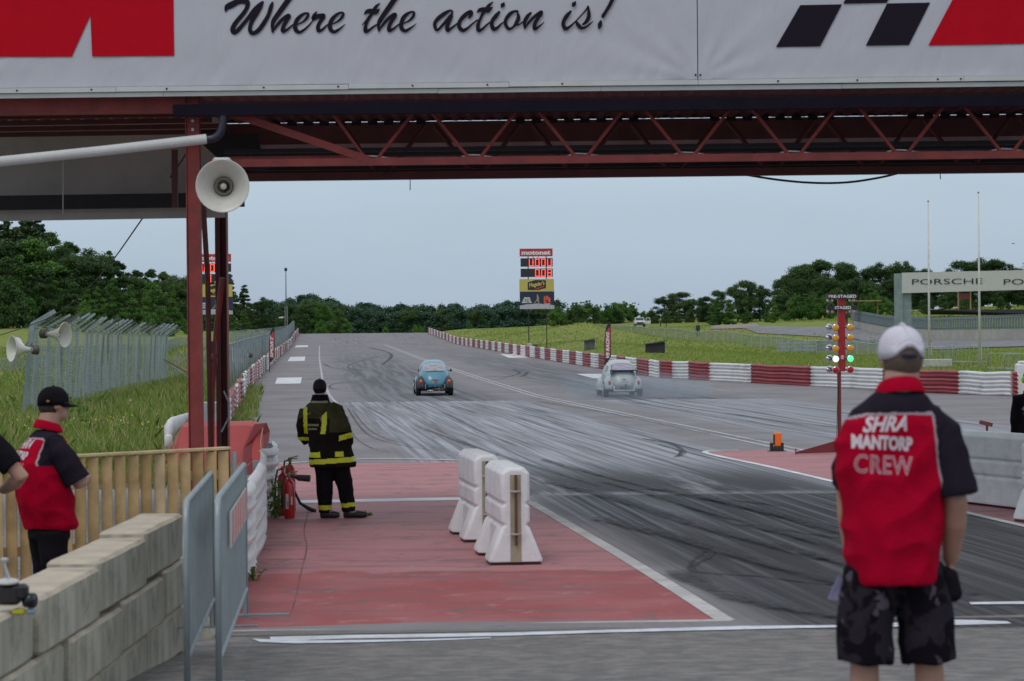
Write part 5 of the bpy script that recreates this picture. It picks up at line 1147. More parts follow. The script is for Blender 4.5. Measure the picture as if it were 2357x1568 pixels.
o = MB().box((p.x, p.y, p.z + .75), (.42, .3, .6), None, .02).beam((p.x, p.y, p.z - .1), (p.x, p.y, p.z + .5), .06, .06).build('timing_cabinet', M('cabinet white', (.45, .46, .44), .6)); tag(o, 'pale box on a post below the scoreboard', 'cabinet')
p = at(1230, 27.5); o = MB().box((p.x + .1, p.y - .3, p.z + .45), (.4, .4, .9), None, .03).box((p.x + .1, p.y - .3, p.z + .95), (.5, .45, .1)).build('waste_bin', M('bin grey', (.12, .13, .13), .7)); tag(o, 'dark grey bin beside the pale box below the scoreboard', 'bin')
# beach flags
def sail_flag(u, v0, v1, s_, label, word):
    p = P(u, v1, s_); gzz = gz(p.x, p.y); t = thing('sail_flag', label, 'flag', (p.x, p.y, gzz)); zt = P(u, v0, s_).z; zb_ = P(u, v1, s_).z; H = zt - zb_; w = H * .15
    MB().tube([(p.x - w * .45, p.y, gzz), (p.x - w * .45, p.y, zb_ + H * .55), (p.x - w * .2, p.y, zb_ + H * .85), (p.x + w * .35, p.y, zt)], .022, 6).build('pole', BLK, t)
    L = lambda pts: [V((p.x + a * w, p.y - .01, zb_ + b * H)) for a, b in pts]
    full = [(-.45, 0), (.0, .05), (.5, .16), (.55, .8), (.5, .93), (.4, 1.0), (.1, .93), (-.15, .85), (-.42, .6)]
    MB().slab(L(full), (0, .01, 0)).build('black_trim', BLK, t)
    MB().slab([v + V((0, -.006, 0)) for v in L([(-.36, .12), (.35, .2), (.48, .75), (.42, .86), (.1, .84), (-.15, .75), (-.36, .55)])], (0, .004, 0)).build('red_field', M('flag red', (.5, .05, .06), .6), t)
    vs, fs = fit_text(word, 0, 0, H * .62, w * .55, 0, shear=.3, bold=.04); vs = [V((p.x + .03 * H * 0 - v.z, p.y - .02, zb_ + H * .45 + v.x)) for v in vs]; MB().add(vs, fs).build('flag_lettering', M('flag white', (.65, .65, .65), .6), t)
sail_flag(1399, 740, 838, 43, 'red and black sail flag behind the striped rail on the right', 'VB RACING')
sail_flag(626, 752, 836, 38, 'red and black sail flag behind the fence on the left', 'SPORT')
for o in list(bpy.data.objects):
    if o.name.startswith('flag_lettering'): pass
# lamp mast by the crest
p = P(659, 760, 14.6); gzz = gz(p.x, p.y) ; t = thing('lamp_mast', 'tall slim mast with a small floodlight by the crest', 'mast', (p.x, p.y, gzz)); zt = P(659, 622, 14.6).z
MB().tube([(p.x, p.y, gzz), (p.x, p.y, zt)], [.12, .055], 8).build('pole', M('mast steel', (.10, .11, .12), .5, .4), t)
MB().box((p.x, p.y, zt + .1), (.42, .4, .5), None, .05).build('floodlight', BLK, t)
mb = MB()
for sx in (-.22, .22): mb.beam((p.x + sx, p.y, gzz), (p.x + sx * .8, p.y, gzz + 4.5), .05, .05, (0, 1, 0))
for i in range(8): mb.beam((p.x - .2, p.y, gzz + i * .55), (p.x + .2, p.y, gzz + .5 + i * .55), .03, .03, (0, 1, 0))
mb.build('lattice_base', M('pale lattice', (.38, .38, .38), .6), t)
MB().tube([(p.x, p.y, gzz + 2.7), (p.x - .7, p.y, gzz + 2.8)], .03, 6).box((p.x - .8, p.y, gzz + 2.65), (.7, .5, .22), None, .06).build('camera_housing', M('housing white', (.6, .6, .6), .5), t)
# flagpoles
def flagpole(u, vt, vb, s_, label):
    b = P(u, vb, s_); t = thing('flagpole', label, 'flagpole', (b.x, b.y, gz(b.x, b.y)), 0, 'white flagpoles'); zt = P(u, vt, s_).z; z0 = gz(b.x, b.y) - .1
    MB().tube([(b.x, b.y, z0), (b.x, b.y, (z0 + zt) / 2), (b.x, b.y, zt)], [.075, .055, .03], 10).build('pole', M('flagpole white', (.60, .58, .56), .4, dirt=.1), t, smooth=True)
    MB().ell((b.x, b.y, zt + .03), (.045, .045, .055)).build('finial', M('brass ball', (.25, .2, .12), .4, .6), t)
    MB().beam((b.x + .09, b.y, z0 + .6), (b.x + .09, b.y, z0 + 1.2), .03, .06, (0, 1, 0)).build('cleat', M('flagpole white', (.60, .58, .56), .4), t)
flagpole(2139.5, 465, 836, 45, 'shorter white flagpole on the left of the pair'); flagpole(2255.5, 445, 854, 46, 'taller white flagpole on the right of the pair')
p = at(2152, 46); tag(MB().box((p.x, p.y - .2, p.z + .2), (1.6, .5, .42), None, .04).build('concrete_footing', M('pale concrete', (.42, .41, .38), .9, dirt=.3)), 'pale concrete base at the foot of the left flagpole', 'concrete block')
# sign bridge with car maker lettering
sg = thing('sign_bridge', 'white lettered sign bridge on a grey steel post over the far circuit', 'sign', P(2074, 800, 30)); sy = P(2074, 650, 30).y
a, b_ = P(2076, 628, 30), P(2440, 620, 30.6); c, d_ = P(2440, 665, 30.6), P(2076, 675, 30)
MB().slab([a, b_, c, d_], (0, .12, 0)).build('sign_panel', M('sign panel white', (.50, .49, .48), .6, var=.03, dirt=.1), sg)
mb = MB(); q = P(2074, 800, 30); q2 = P(2074, 800, 30)
zt = P(2070, 631, 29.7).z; MB().box((q.x - .12, q.y + .25, (zt + .3) / 2), (.62, .35, zt - .3)).box((P(2080, 700, 29.7).x, q.y + .35, (P(0, 676, 29.7).z + .3) / 2), (.66, .3, P(0, 676, 29.7).z - .3)).build('post', M('zinc post', (.22, .27, .28), .6, .2, var=.15, scale=2), sg)
for (u0_, u1_, w) in ((2099, 2261, 'PORSCHE'), (2310, 2472, 'PORSCHE')):
    pa, pb = P(u0_, 649, 30 + .6 * (u0_ - 2076) / 364), P(u1_, 647, 30 + .6 * (u1_ - 2076) / 364); vs, fs = fit_text(w, 0, 0, (pb - pa).length, 12.5 / 30, 0, bold=-.004, xs=2.2)
    c_ = (pa + pb) / 2; yaw = math.atan2(pb.y - pa.y, pb.x - pa.x); vs = [V((c_.x + v.x * math.cos(yaw), c_.y + v.x * math.sin(yaw) - .06, c_.z + v.z + v.x * (pb.z - pa.z) / (pb - pa).length)) for v in vs]
    MB().add(vs, fs).build('sign_lettering', BLK, sg)
# concrete wall with palisade on the far circuit
WA = [(1960, 750, 20), (2040, 755, 21.5), (2150, 763, 23.5), (2357, 779, 27), (2440, 786, 28.5)]
g = [at(u, s_, v) for u, v, s_ in WA]; wl = thing('circuit_wall', 'long pale concrete wall beside the far circuit road', 'wall', g[0]); tw = [.75, .85, .95, .92, .95]
cw = M('pale wall concrete', (.40, .385, .34), .9, var=.12, scale=.6, dirt=.4, dcol=(.25, .24, .2))
mb = MB(); rg = [[g[i] + V((0, 0, -.2)), g[i] + V((0, 0, tw[i])), g[i] + V((.1, .3, tw[i])), g[i] + V((.1, .3, -.2))] for i in range(5)]; mb.rings(rg); mb.build('wall', cw, wl)
pf_ = thing('palisade_fence', 'grey palisade fence on top of the far circuit wall', 'fence', g[0] + V((0, 0, tw[0]))); pg = M('palisade grey', (.16, .20, .22), .6, .2)
cum = [0]; 
for i in range(4): cum.append(cum[-1] + (g[i + 1] - g[i]).length)
npx = 96
for i in range(npx):
    dd = cum[-1] * i / (npx - 1); k = max(0, min(3, int(np.searchsorted(cum, dd) - 1))); f = (dd - cum[k]) / (cum[k + 1] - cum[k]); q = g[k].lerp(g[k + 1], f); z0 = q.z + tw[k] * (1 - f) + tw[k + 1] * f
    hgt = 1.25
    MB().box((q.x, q.y + .15, z0 + hgt / 2), (.5 * cum[-1] / npx * .42, .04, hgt)).build('paling', pg, pf_)
for z_ in (.2, 1.0): MB().tube([g[i] + V((0, .2, tw[i] + z_)) for i in range(5)], .04, 6).build('rail', pg, pf_)
# dark shed roofs, timber stand, sheds
rf = at(2270, 20); tag(MB().slab([P(2130, 713, 19), P(2430, 712, 21), P(2430, 725, 21), P(2150, 723, 19)], (0, 6, 0)).build('shed_roof', BLK), 'long flat black roof behind the palisade fence', 'roof')
def hut(u, v, s_, w, h, label, mat, slope=.2):
    p = at(u, s_, v); t = thing('shed', label, 'shed', p); hw = w / 2
    MB().prism([(-hw, 0), (hw, 0), (hw, h + slope), (-hw, h)], 0, 1.1).xf(Matrix.Translation(p + V((0, -.5, -.05)))).build('box', mat, t)
    MB().prism([(-hw - .15, h - .02), (hw + .15, h + slope + .05), (hw + .15, h + slope + .1), (-hw - .15, h + .03)], -.2, 1.3).xf(Matrix.Translation(p + V((0, -.5, -.03)))).build('roof', BLK, t)
hut(1508, 812, 30, 1.45, .72, 'black wooden shed with sloping roof in the right meadow', M('tarred board', (.03, .028, .035), .8, scale=3), .22)
hut(1357, 795, 28, .85, .75, 'small grey shed just left of the meadow fence', M('grey board', (.10, .10, .10), .8, scale=3, var=.3), .15)
wd = M('raw timber', (.30, .20, .10), .8)
p = at(2222, 18.5, 720); t = thing('timber_stand', 'open timber viewing stand under the sign bridge', 'stand', p); k = 1 / 18.5
for x_ in (-16, 12): MB().beam((p.x + x_ * k, p.y, p.z), (p.x + x_ * k, p.y, P(0, 676, 18.5).z), .16, .16, (0, 1, 0)).build('post', wd, t)
MB().box((p.x, p.y, P(0, 676, 18.5).z), (2.2, 2, .14)).build('roof', wd, t); MB().beam((p.x - .9, p.y, P(0, 690, 18.5).z), (p.x - .3, p.y, P(0, 678, 18.5).z), .1, .1, (0, 1, 0)).build('brace', wd, t)
MB().box((p.x - .1, p.y + .4, P(0, 701, 18.5).z), (1.3, .8, .7)).build('red_booth', M('booth red', (.16, .04, .04), .7), t)
p = at(1995, 20.5, 745); t = thing('timber_shelter', 'low timber roof shelter right of the start lights', 'stand', p); zz = P(0, 710, 20.5).z
MB().box((p.x, p.y + 1, zz), (3.4, 2, .12)).build('roof', wd, t)
for x_ in (-1.4, 1.4): MB().beam((p.x + x_, p.y + 1, p.z), (p.x + x_, p.y + 1, zz), .12, .12, (0, 1, 0)).build('post', wd, t)
# bench and white pickup
p = at(1527, 14.6, 750); t = thing('picnic_bench', 'dark wooden bench in the meadow right of the pickup', 'bench', p); db = M('dark wood', (.06, .035, .025), .8)
MB().box((p.x, p.y, p.z + .75), (1.2, .6, .08)).build('table_top', db, t)
for x_ in (-.45, .45): MB().box((p.x + x_, p.y, p.z + .37), (.12, .5, .74)).build('leg', db, t)
p = at(1473, 14.2, 752); t = thing('pickup_truck', 'white pickup truck facing the camera with one door open', 'truck', p); PW = M('truck white', (.60, .60, .61), .4, coat=.3); GL = M('dark glass', (.05, .06, .075), .15)
MB().box((0, 0, .72), (1.75, 1.6, .48), None, .1).box((0, 1.9, .8), (1.75, 3.0, .62), None, .06).build('body', PW, t, local=True)
MB().slab([(-.8, .55, .95), (.8, .55, .95), (.66, 1.0, 1.62), (-.66, 1.0, 1.62)], (0, 1.1, 0)).build('cab', PW, t, local=True)
MB().slab([(-.7, .53, 1.02), (.7, .53, 1.02), (.6, .93, 1.55), (-.6, .93, 1.55)], (0, -.02, 0)).build('windscreen', GL, t, local=True)
MB().box((0, -.82, .72), (1.15, .04, .24)).build('grille', BLK, t, local=True)
for x_ in (-.7, .7): MB().lathe([(.11, 0), (.11, .04)], (x_, -.8, .75), (0, -1, 0), 12).build('headlight', M('lamp glass', (.6, .6, .55), .2), t, local=True)
MB().box((0, -.85, .45), (1.75, .12, .16), None, .03).build('bumper', BLK, t, local=True)
for x_ in (-.75, .75):
    for y_ in (-.2, 2.7): MB().lathe([(.36, 0), (.38, .04), (.38, .2), (.34, .24)], (x_ - .12, y_, .37), (1, 0, 0), 16).build('wheel', BLK, t, local=True)
MB().slab([(.9, .5, .55), (1.75, .25, .55), (1.75, .25, 1.05), (1.6, .3, 1.6), (1.1, .45, 1.6), (.9, .5, 1.05)], (.02, .06, 0)).build('open_door', PW, t, local=True)
MB().slab([(1.0, .46, 1.08), (1.66, .26, 1.08), (1.52, .3, 1.5), (1.13, .42, 1.5)], (0, -.01, 0)).build('door_window', GL, t, local=True)
# small bird
p = P(2328, 561, 20); o = MB().slab([p, p + V((.22, 0, .06)), p + V((.5, 0, -.02)), p + V((.24, 0, -.02))], (0, .1, 0)).slab([p + V((.15, .05, 0)), p + V((.2, .05, .12)), p + V((.3, .05, .0))], (0, .04, 0)).ell(p + V((.2, .05, 0)), (.12, .05, .05)).build('bird', M('bird grey', (.2, .2, .2), .8)); tag(o, 'small bird flying above the sign bridge at upper right', 'bird')
# horns on the mesh fence
horn('white horn loudspeaker on the mesh fence pointing right', P(150, 771, 82), (.93, -.36, -.05), .35, 'horn loudspeakers on the mesh fence')
horn('largest horn loudspeaker at the left edge pointing left', P(26, 803, 84), (-.82, -.55, .05), .35, 'horn loudspeakers on the mesh fence')
horn('smaller horn loudspeaker behind the one pointing left', P(36, 798, 79), (-.75, .62, .05), .30, 'horn loudspeakers on the mesh fence')
horn('distant horn loudspeaker between the column and the small fence', P(553, 818, 40), (-.55, -.8, 0), .42)
p = P(542, 816, 41); tag(MB().box(p, (.5, .03, .75)).beam((p.x + .1, p.y + .04, gz(p.x, p.y)), (p.x + .1, p.y + .04, p.z + .3), .05, .05).build('notice_board', M('notice white', (.6, .6, .6), .6)), 'white notice board beside the distant horn loudspeaker', 'sign')
# ================================================================ START LIGHTS
tp = P(1933, 1048, 117.5); TS = 117.5; TR = M('tree red', (.33, .008, .015), .4, var=.05, coat=.2)
st = thing('start_lights', 'red start light tree with amber, green and red lamps', 'start lights', (tp.x, tp.y, 0))
def tz(v): return P(1937, v, TS).z
MB().tube([(tp.x, tp.y, 0), (tp.x, tp.y, tz(850))], .04, 10).build('pole', M('pole red', (.20, .03, .02), .5), st)
MB().tube([(tp.x, tp.y, tz(868)), (tp.x, tp.y, tz(850))], .03, 10).build('collar', BLK, st)
tx = P(1936, 700, TS).x; MB().box((tx, tp.y, (tz(855) + tz(686)) / 2), (.135, .14, tz(686) - tz(855)), None, .005).build('housing', TR, st)
for v, w, h_, txt, tw_, xo in ((682.5, .565, .085, 'PRE-STAGED', .54, .0), (708.5, .59, .075, 'STAGED', .32, .01)):
    MB().box((tx + xo, tp.y - .09, tz(v)), (w, .05, h_)).box((tx - w / 2 + .01 + xo, tp.y - .05, tz(v)), (.02, .16, h_)).build('sign_plate', M('plate dark', (.02, .018, .03), .5), st)
    vs, fs = fit_text(txt, tx + xo + .01, tz(v), tw_, .06, tp.y - .12, bold=.02); MB().add(vs, fs).build('sign_lettering', M('plate white', (.75, .75, .75), .5), st)
CHR = M('chrome reflector', (.55, .55, .58), .12, 1.0); BULB = M('white bulb', (.45, .38, .38), .3)
for v in (691.5, 717):
    for dx in (-.27, -.185, .155, .235): MB().ell((tx + dx, tp.y - .07, tz(v)), (.029, .029, .033)).build('stage_bulb', BULB, st, smooth=True)
AMB = M('amber lens', (.72, .34, .012), .25, var=.1, scale=30); GRN = M('lit green lens', (.10, 1.0, .35), .3, emit=1.2, var=.3, scale=30); GRNW = M('lit pale green lens', (.62, 1.0, .75), .3, emit=1.3, var=.1, scale=30); RDL = M('red lens', (.42, .008, .015), .25)
for i, v in enumerate((753, 776.5, 801, 825, 850)):
    for side, (lx, yaw) in enumerate(((-.128, .0), (.158, .08))):
        lm = AMB if i < 3 else (GRNW if side == 0 else GRN) if i == 3 else RDL; vv = v - (0 if side == 0 else 0); nm = ('amber_lamp', 'amber_lamp', 'amber_lamp', 'green_lamp', 'red_lamp')[i]
        c = V((tx + lx, tp.y - .1, tz(v + (1.5 if side == 0 else 1)))); ax = V((math.sin(yaw), -1, 0)).normalized()
        o = MB().lathe([(.02, -.17), (.055, -.13), (.068, -.05), (.071, 0), (.066, .012)], c, ax, 24).build(nm, CHR, st, smooth=True)
        l = MB().lathe([(.066, .006), (.055, .018), (.035, .024), (.012, .03), (0, .026)], c, ax, 24, False).build('lens', lm, o, smooth=True)
        MB().tube([c - ax * .12, V((tx + (.06 if side else -.06), tp.y, c.z))], .012, 6).build('lamp_arm', BLK, st)
    c = V((tx - .225, tp.y + .06, tz(v))); MB().lathe([(.072, -.0), (.068, .03), (.04, .12), (.02, .16)], c, V((-.5, -1, 0)), 20).build('rear_lamp_reflector', CHR, st, smooth=True)
    MB().tube([c, V((tx - .05, tp.y + .03, c.z))], .012, 6).build('lamp_arm', BLK, st)
MB().box((tx + .005, tp.y - .085, tz(823)), (.062, .03, .085), None, .012).build('junction_box', M('beige plastic', (.5, .42, .38), .5), st)
MB().tube([(tx + .01, tp.y - .08, tz(830)), (tx + .035, tp.y - .085, tz(842)), (tx - .01, tp.y - .085, tz(850)), (tx - .06, tp.y - .08, tz(856))], .004, 5).build('orange_cable', M('orange cable', (.5, .12, .04), .6), st)
for xo in (-.1, -.07): MB().tube([(tx - .05, tp.y - .03, tz(855)), (tx + xo, tp.y - .05, .9), (tx + xo - .02, tp.y - .04, .02)], .006, 5).build('black_cable', BLK, st)
# base triangle foot
pa, pb = P(1832, 1061, 118.5), P(1912, 1061, 117.5); RDK = M('stand red', (.16, .008, .012), .5)
MB().slab([(pa.x, pa.y, .02), (tp.x, pb.y, .02), (tp.x, pb.y, .25), (tp.x - .1, pb.y, .24), (pa.x, pa.y, .05)], (0, .03, 0)).build('triangular_foot', RDK, st)
MB().slab([(tp.x, tp.y, .02), (tp.x + .9, tp.y, .02), (tp.x + .9, tp.y, .05), (tp.x, tp.y, .25)], (0, .03, 0)).build('triangular_foot', RDK, st)
MB().tube([(pa.x, pa.y, 0), (pa.x, pa.y, .12)], .012, 6).build('foot_pin', RDK, st)
# orange beam sensor
p = P(1788, 1043, 115); t = thing('beam_sensor', 'bright orange timing sensor box in a black holder on the apron tip', 'sensor', (p.x, p.y, 0)); ORG = M('safety orange', (.95, .17, .01), .45, var=.04)
MB().box((p.x + .02, p.y, .235), (.15, .10, .28), None, .02).build('orange_housing', ORG, t)
MB().box((p.x - .06, p.y - .052, .24), (.03, .01, .2)).build('sensor_window', BLK, t)
MB().box((p.x - .105, p.y, .09), (.06, .14, .17), None, .01).box((p.x + .11, p.y, .09), (.05, .14, .17), None, .01).box((p.x, p.y, .05), (.2, .16, .1), None, .01).box((p.x, p.y, .008), (.36, .2, .014)).build('holder', BLK, t)
# red reflector stand behind right barrier
p = P(2272, 1010, 150); t = thing('reflector_stand', 'small rusty red tilted reflector on a peg behind the right barrier', 'reflector', (p.x, p.y, 0)); zt = P(2272, 975, 150).z
MB().tube([(p.x, p.y, 0), (p.x, p.y, zt)], .018, 6).build('peg', RDK, t); MB().box((p.x - .015, p.y, zt), (.2, .06, .06), Matrix.Rotation(.25, 3, 'Y')).build('reflector', M('rust red', (.18, .06, .05), .7), t)
# ================================================================ FIRE EXTINGUISHERS
XR_ = M('extinguisher red', (.45, .01, .012), .3, var=.04, coat=.4); LB = M('label white', (.6, .6, .6), .5); LBB = M('label blue', (.1, .25, .45), .5); BR = M('brass valve', (.25, .2, .12), .4, .7)
def extinguisher(c, r, h, label, horn_=True, nz=1):
    t = thing('fire_extinguisher', label, 'fire extinguisher', c, 0, 'fire extinguishers by the white rail')
    MB().lathe([(r * .9, 0), (r, .02), (r, h * .80), (r * .85, h * .9), (r * .4, h * .96), (r * .25, h)], (0, 0, 0), (0, 0, 1), 20).build('cylinder', XR_, t, local=True, smooth=True)
    MB().lathe([(.022, h), (.022, h + .04), (.03, h + .045), (.02, h + .07)], (0, 0, 0), (0, 0, 1), 10).build('valve', BR, t, local=True)
    MB().beam((0, 0, h + .06), (.11, -.02, h + .09), .02, .015).beam((0, 0, h + .05), (.1, -.02, h + .055), .02, .015).build('handle', BR, t, local=True)
    MB().tube([(0, 0, h + .04), (-.07, -.03, h + .02), (-r - .03, -.04, h * .7), (-r - .02, -.05, h * .3)], .012, 8).build('hose', BLK, t, local=True, smooth=True)
    mb = MB(); 
    for a0, a1, z0, z1, mt, nm in ((-2.35, -1.7, h * .25, h * .62, LB, 'label'), (-2.0, -1.75, h * .3, h * .42, LBB, 'blue_label'), (-1.25, -.9, h * .35, h * .55, LB, 'label')):
        rg = [[V((math.cos(a) * r * 1.015, math.sin(a) * r * 1.015, z)) for a in np.linspace(a0, a1, 6)] for z in (z0, z1)]; MB().rings(rg, False, False).build(nm, mt, t, local=True)
    if horn_: MB().tube([(.02, -.02, h + .03), (.08, -.03, h + .02), (.12, -.04, h + .01), (.27, -.06, h + .0)], [.012, .02, .042, .046], 12).build('discharge_horn', BLK, t, local=True)
    return t
e1 = P(667, 1191, 178); extinguisher((e1.x, e1.y, 0), .068, .52, 'front red fire extinguisher with black discharge horn pointing right')
e2 = P(652, 1180, 175); t_ = extinguisher((e2.x, e2.y, 0), .075, .58, 'red fire extinguisher with long black hose, left of the front one', False)
e3 = P(672, 1172, 171); t_ = extinguisher((e3.x - .02, e3.y, 0), .072, .66, 'tallest red fire extinguisher, half hidden behind the others', False)
MB().tube([(.05, -.05, .3), (.14, -.1, .12), (.26, -.16, .05), (.35, -.2, .015)], [.016, .02, .028, .03], 8).build('hose_nozzle', BLK, t_, local=True)
# ================================================================ SMALL CLASSIC CARS
def car(label, loc, yaw, paint, fender_rear, glass, white=False):
    t = thing('classic_car', label, 'car', loc, yaw)
    S = [(.04, .22, .58, .40), (.12, .36, .74, .34), (.28, .47, .93, .3), (.5, .55, 1.10, .28), (.8, .605, 1.26, .27), (1.15, .64, 1.38, .27), (1.6, .66, 1.44, .27), (2.0, .665, 1.445, .27), (2.3, .66, 1.40, .27), (2.6, .64, 1.24, .27), (2.82, .6, 1.02, .28), (3.05, .55, .94, .29), (3.45, .46, .86, .3), (3.8, .34, .68, .34), (3.98, .16, .5, .38)]
    S = [tuple(q) for q in crom(S, 3)]; rg = []; n = 40
    for y, w, tp_, b in S:
        r = []
        for k in range(n):
            a = math.pi * k / (n - 1); cx_, sz_ = math.cos(a), math.sin(a); x = w * math.copysign(abs(cx_) ** .50, cx_); z = b + (tp_ - b) * sz_ ** .56
            if z > .82: x *= 1 - .15 * ((z - .82) / .62) ** 1.2
            r.append(V((x, y, z)))
        rg.append(r)
    mb = MB().rings(rg); body = mb.build('body', paint, t, local=True, smooth=True); smooth_by_angle(body, 60)
    bvh = BVHTree.FromPolygons([tuple(v) for v in mb.v], [f for f in mb.f])
    def patch_(name, shape, mat, off=.012, direction=(0, 1, 0), nu=18, nv=8, parent=t, org=None):
        d = V(direction); mbp = MB(); 
        for j in range(nv + 1):
            for i in range(nu + 1):
                a, b_ = shape(i / nu, j / nv); o_ = V((a, -3, b_)) if d.y else V((-d.x * 3, a, b_))
                h = bvh.ray_cast(o_, d); p = h[0] if h[0] else o_ + d * 3; mbp.v.append(p - d * off)
        for j in range(nv):
            for i in range(nu): mbp.f.append((j * (nu + 1) + i, j * (nu + 1) + i + 1, (j + 1) * (nu + 1) + i + 1, (j + 1) * (nu + 1) + i)); mbp.mi.append(0)
        return mbp.build(name, mat, parent, local=True, smooth=True, recalc=False)
    def win(sx, z0, z1, tap):
        def f(i, j):
            q = (j - .5) * 2; e = (1 - abs(q) ** 3.2) ** (1 / 3.2) if abs(q) < 1 else 0; w = sx * (1 - tap * j) * (.80 + .20 * e); return ((i * 2 - 1) * w, z0 + (z1 - z0) * j + .035 * (1 - (i * 2 - 1) ** 2) * (j))
        return f
    patch_('window_seal', win(.455, 1.005, 1.275, .08), M('seal dark', (.06, .06, .065), .5) if white else M('seal pale', (.42, .48, .5), .4), .008)
    patch_('rear_window', win(.43, 1.022, 1.258, .08), glass, .014)
    def lid(sc_): return lambda i, j: ((i * 2 - 1) * sc_ * (.50 * math.sqrt(max(0, 1 - (1 - j) ** 2.4)) + .03), .36 + (.96 - .36) * j + (1 - sc_) * .2 * (1 - 2 * j) * .0)
    patch_('lid_gap', lid(1.05), M('panel gap', (.03, .04, .05), .7), .006)
    patch_('engine_lid', lid(1.0), paint, .02)
    if not white:
        mb = MB()
        patch_('lid_vent', lambda i, j: ((i * 2 - 1) * .37, .955 + .03 * j + .03 * (1 - (i * 2 - 1) ** 2)), M('deep blue shade', (.02, .10, .17), .4), .026, nv=2)
        MB().tube([(-.21, -.0 + .33, .86), (-.14, .36, .89), (-.05, .37, .905)], .009, 6).build('white_decal', LB, t, local=True)
    for sx in (-1, 1):
        def side(i, j): return (1.05 + 1.45 * i, .98 + .27 * j * math.sin(math.pi * (.12 + .8 * i)) ** .5)
        patch_('side_window', side, M('side glass', (.035, .045, .05), .1), .01, (-sx, 0, 0))
        mb = MB().ell((sx * .525, .66, .36), (.255, .63, .46), None, 24, 16)
        for v in mb.v: v.z = max(v.z, .30 if v.y < 1.1 else .26)
        mb.build('rear_fender', fender_rear, t, local=True, smooth=True)
        mb = MB().ell((sx * .585, 3.28, .36), (.18 if not white else .205, .56, .40), None, 24, 16)
        for v in mb.v: v.z = max(v.z, .24)
        mb.build('front_fender', paint, t, local=True, smooth=True)
        MB().box((sx * .68, 2.0, .27), (.18, 1.7, .05), None, .02).build('running_board', paint if white else BLK, t, local=True)
        for yy in (.62, 3.25):
            w = MB().lathe([(.27, -.10), (.315, -.085), (.315, .085), (.27, .10)], (sx * .655, yy, .315), (1, 0, 0), 28).build('wheel', M('tyre', (.013, .012, .016), .85), t, local=True)
            MB().lathe([(.17, .0), (.15, .02), (.05, .03)], (sx * .755, yy, .315), (sx, 0, 0), 16).build('hub_cap', CHR, w, local=True)
        c = V((sx * .565, .075, .565)); MB().ell(c, (.058, .05, .085)).build('tail_light', M('tail lamp red', (.75, .05, .03), .2) if not white else M('tail lamp dull', (.35, .03, .06), .3), t, local=True, smooth=True)
        if not white: MB().ell(c + V((0, -.012, .045)), (.045, .045, .04)).build('indicator', M('tail lamp amber', (.85, .35, .06), .2), t, local=True, smooth=True)
        MB().beam((sx * .39, .02, .30), (sx * .39, .02, .46), .035 if not white else .05, .03, (0, 1, 0)).build('bumper_bracket', CHR if not white else WPM, t, local=True)
    MB().slab([(-.46, .12, .30), (.46, .12, .30), (.36, .05, .44), (-.36, .05, .44)], (0, .2, 0)).build('rear_apron', fender_rear, t, local=True)
    MB().box((0, 1.6, .24), (1.1, 2.6, .1)).build('floor_pan', BLK, t, local=True)
    PLT = M('plate grey', (.36, .35, .32), .5, var=.05)
    if not white:
        pt = MB().box((-.0, .02, .565), (.20, .02, .155)).build('number_plate', PLT, t, local=True)
        for tx_, z_, w_ in (('BHN', .60, .115), ('609', .53, .115)):
            vs, fs = fit_text(tx_, .02, z_, w_, .055, .006, bold=.02); MB().add(vs, fs).build('plate_lettering', BLK, pt, local=True)
        MB().box((0, .02, .66), (.24, .06, .035), None, .012).build('plate_lamp', paint, t, local=True)
        RU = M('rusty muffler', (.10, .045, .035), .7, var=.4)
        MB().tube([(.36, .02, .27), (-.05, .0, .25)], .055, 14).build('muffler', RU, t, local=True, smooth=True); MB().tube([(.0, .0, .235), (-.33, -.03, .2)], .032, 12).build('tail_pipe', M('bright pipe', (.45, .43, .40), .25, .9), t, local=True, smooth=True)
        for x_ in (.16,): MB().tube([(x_, -.03, .20), (x_ - .01, -.03, .34)], .014, 6).build('strap', CHR, t, local=True)
        MB().beam((-.31, .02, .10), (.27, .02, .10), .03, .025).build('tow_bar', BLK, t, local=True)
        MB().box((0, .04, .40), (.03, .02, .06)).build('lid_latch', CHR, t, local=True)
        MB().beam((.60, 2.45, .98), (.72, 2.42, .99), .03, .02).box((.76, 2.42, 1.0), (.10, .07, .10), None, .03).build('wing_mirror', BLK, t, local=True)
    else:
        pt = MB().box((.02, .035, .585), (.24, .02, .09)).build('number_plate', PLT, t, local=True)
        MB().slab([(-.54, .12, 1.03), (.54, .12, 1.03), (.50, .5, 1.0), (-.50, .5, 1.0)], (0, 0, .03)).build('rear_spoiler', M('smoky blue spoiler', (.06, .09, .12), .3), t, local=True)
        for x_ in (-.5, .5): MB().slab([(x_, .12, 1.03), (x_, .16, .80), (x_, .45, .9), (x_, .5, 1.0)], (.02, 0, 0)).build('spoiler_side', M('smoky blue spoiler', (.06, .09, .12), .3), t, local=True)
        MB().tube([(.06, -.02, .50), (.06, -.05, .35), (.0, -.05, .30)], .035, 8).build('exhaust', BLK, t, local=True)
        MB().box((.02, -.02, .36), (.36, .06, .06), None, .02).build('turbo_bracket', BLK, t, local=True)
        MB().beam((-.42, -.02, .265), (.42, -.02, .265), .05, .05).build('bumper_bar', WPM, t, local=True); MB().beam((-.45, .0, .22), (.45, .0, .22), .06, .05).build('under_bar', BLK, t, local=True)
        MB().beam((-.35, -.1, .06), (.35, -.1, .06), .03, .03).build('wheelie_bar', BLK, t, local=True)
        MB().box((0.0, .06, .70), (.10, .04, .02)).build('lid_handle', BLK, t, local=True)
    return t
WPM = M('bright bar', (.65, .65, .65), .4)
GLS = M('pale rear glass', (.33, .31, .335), .12, var=.25, scale=6)
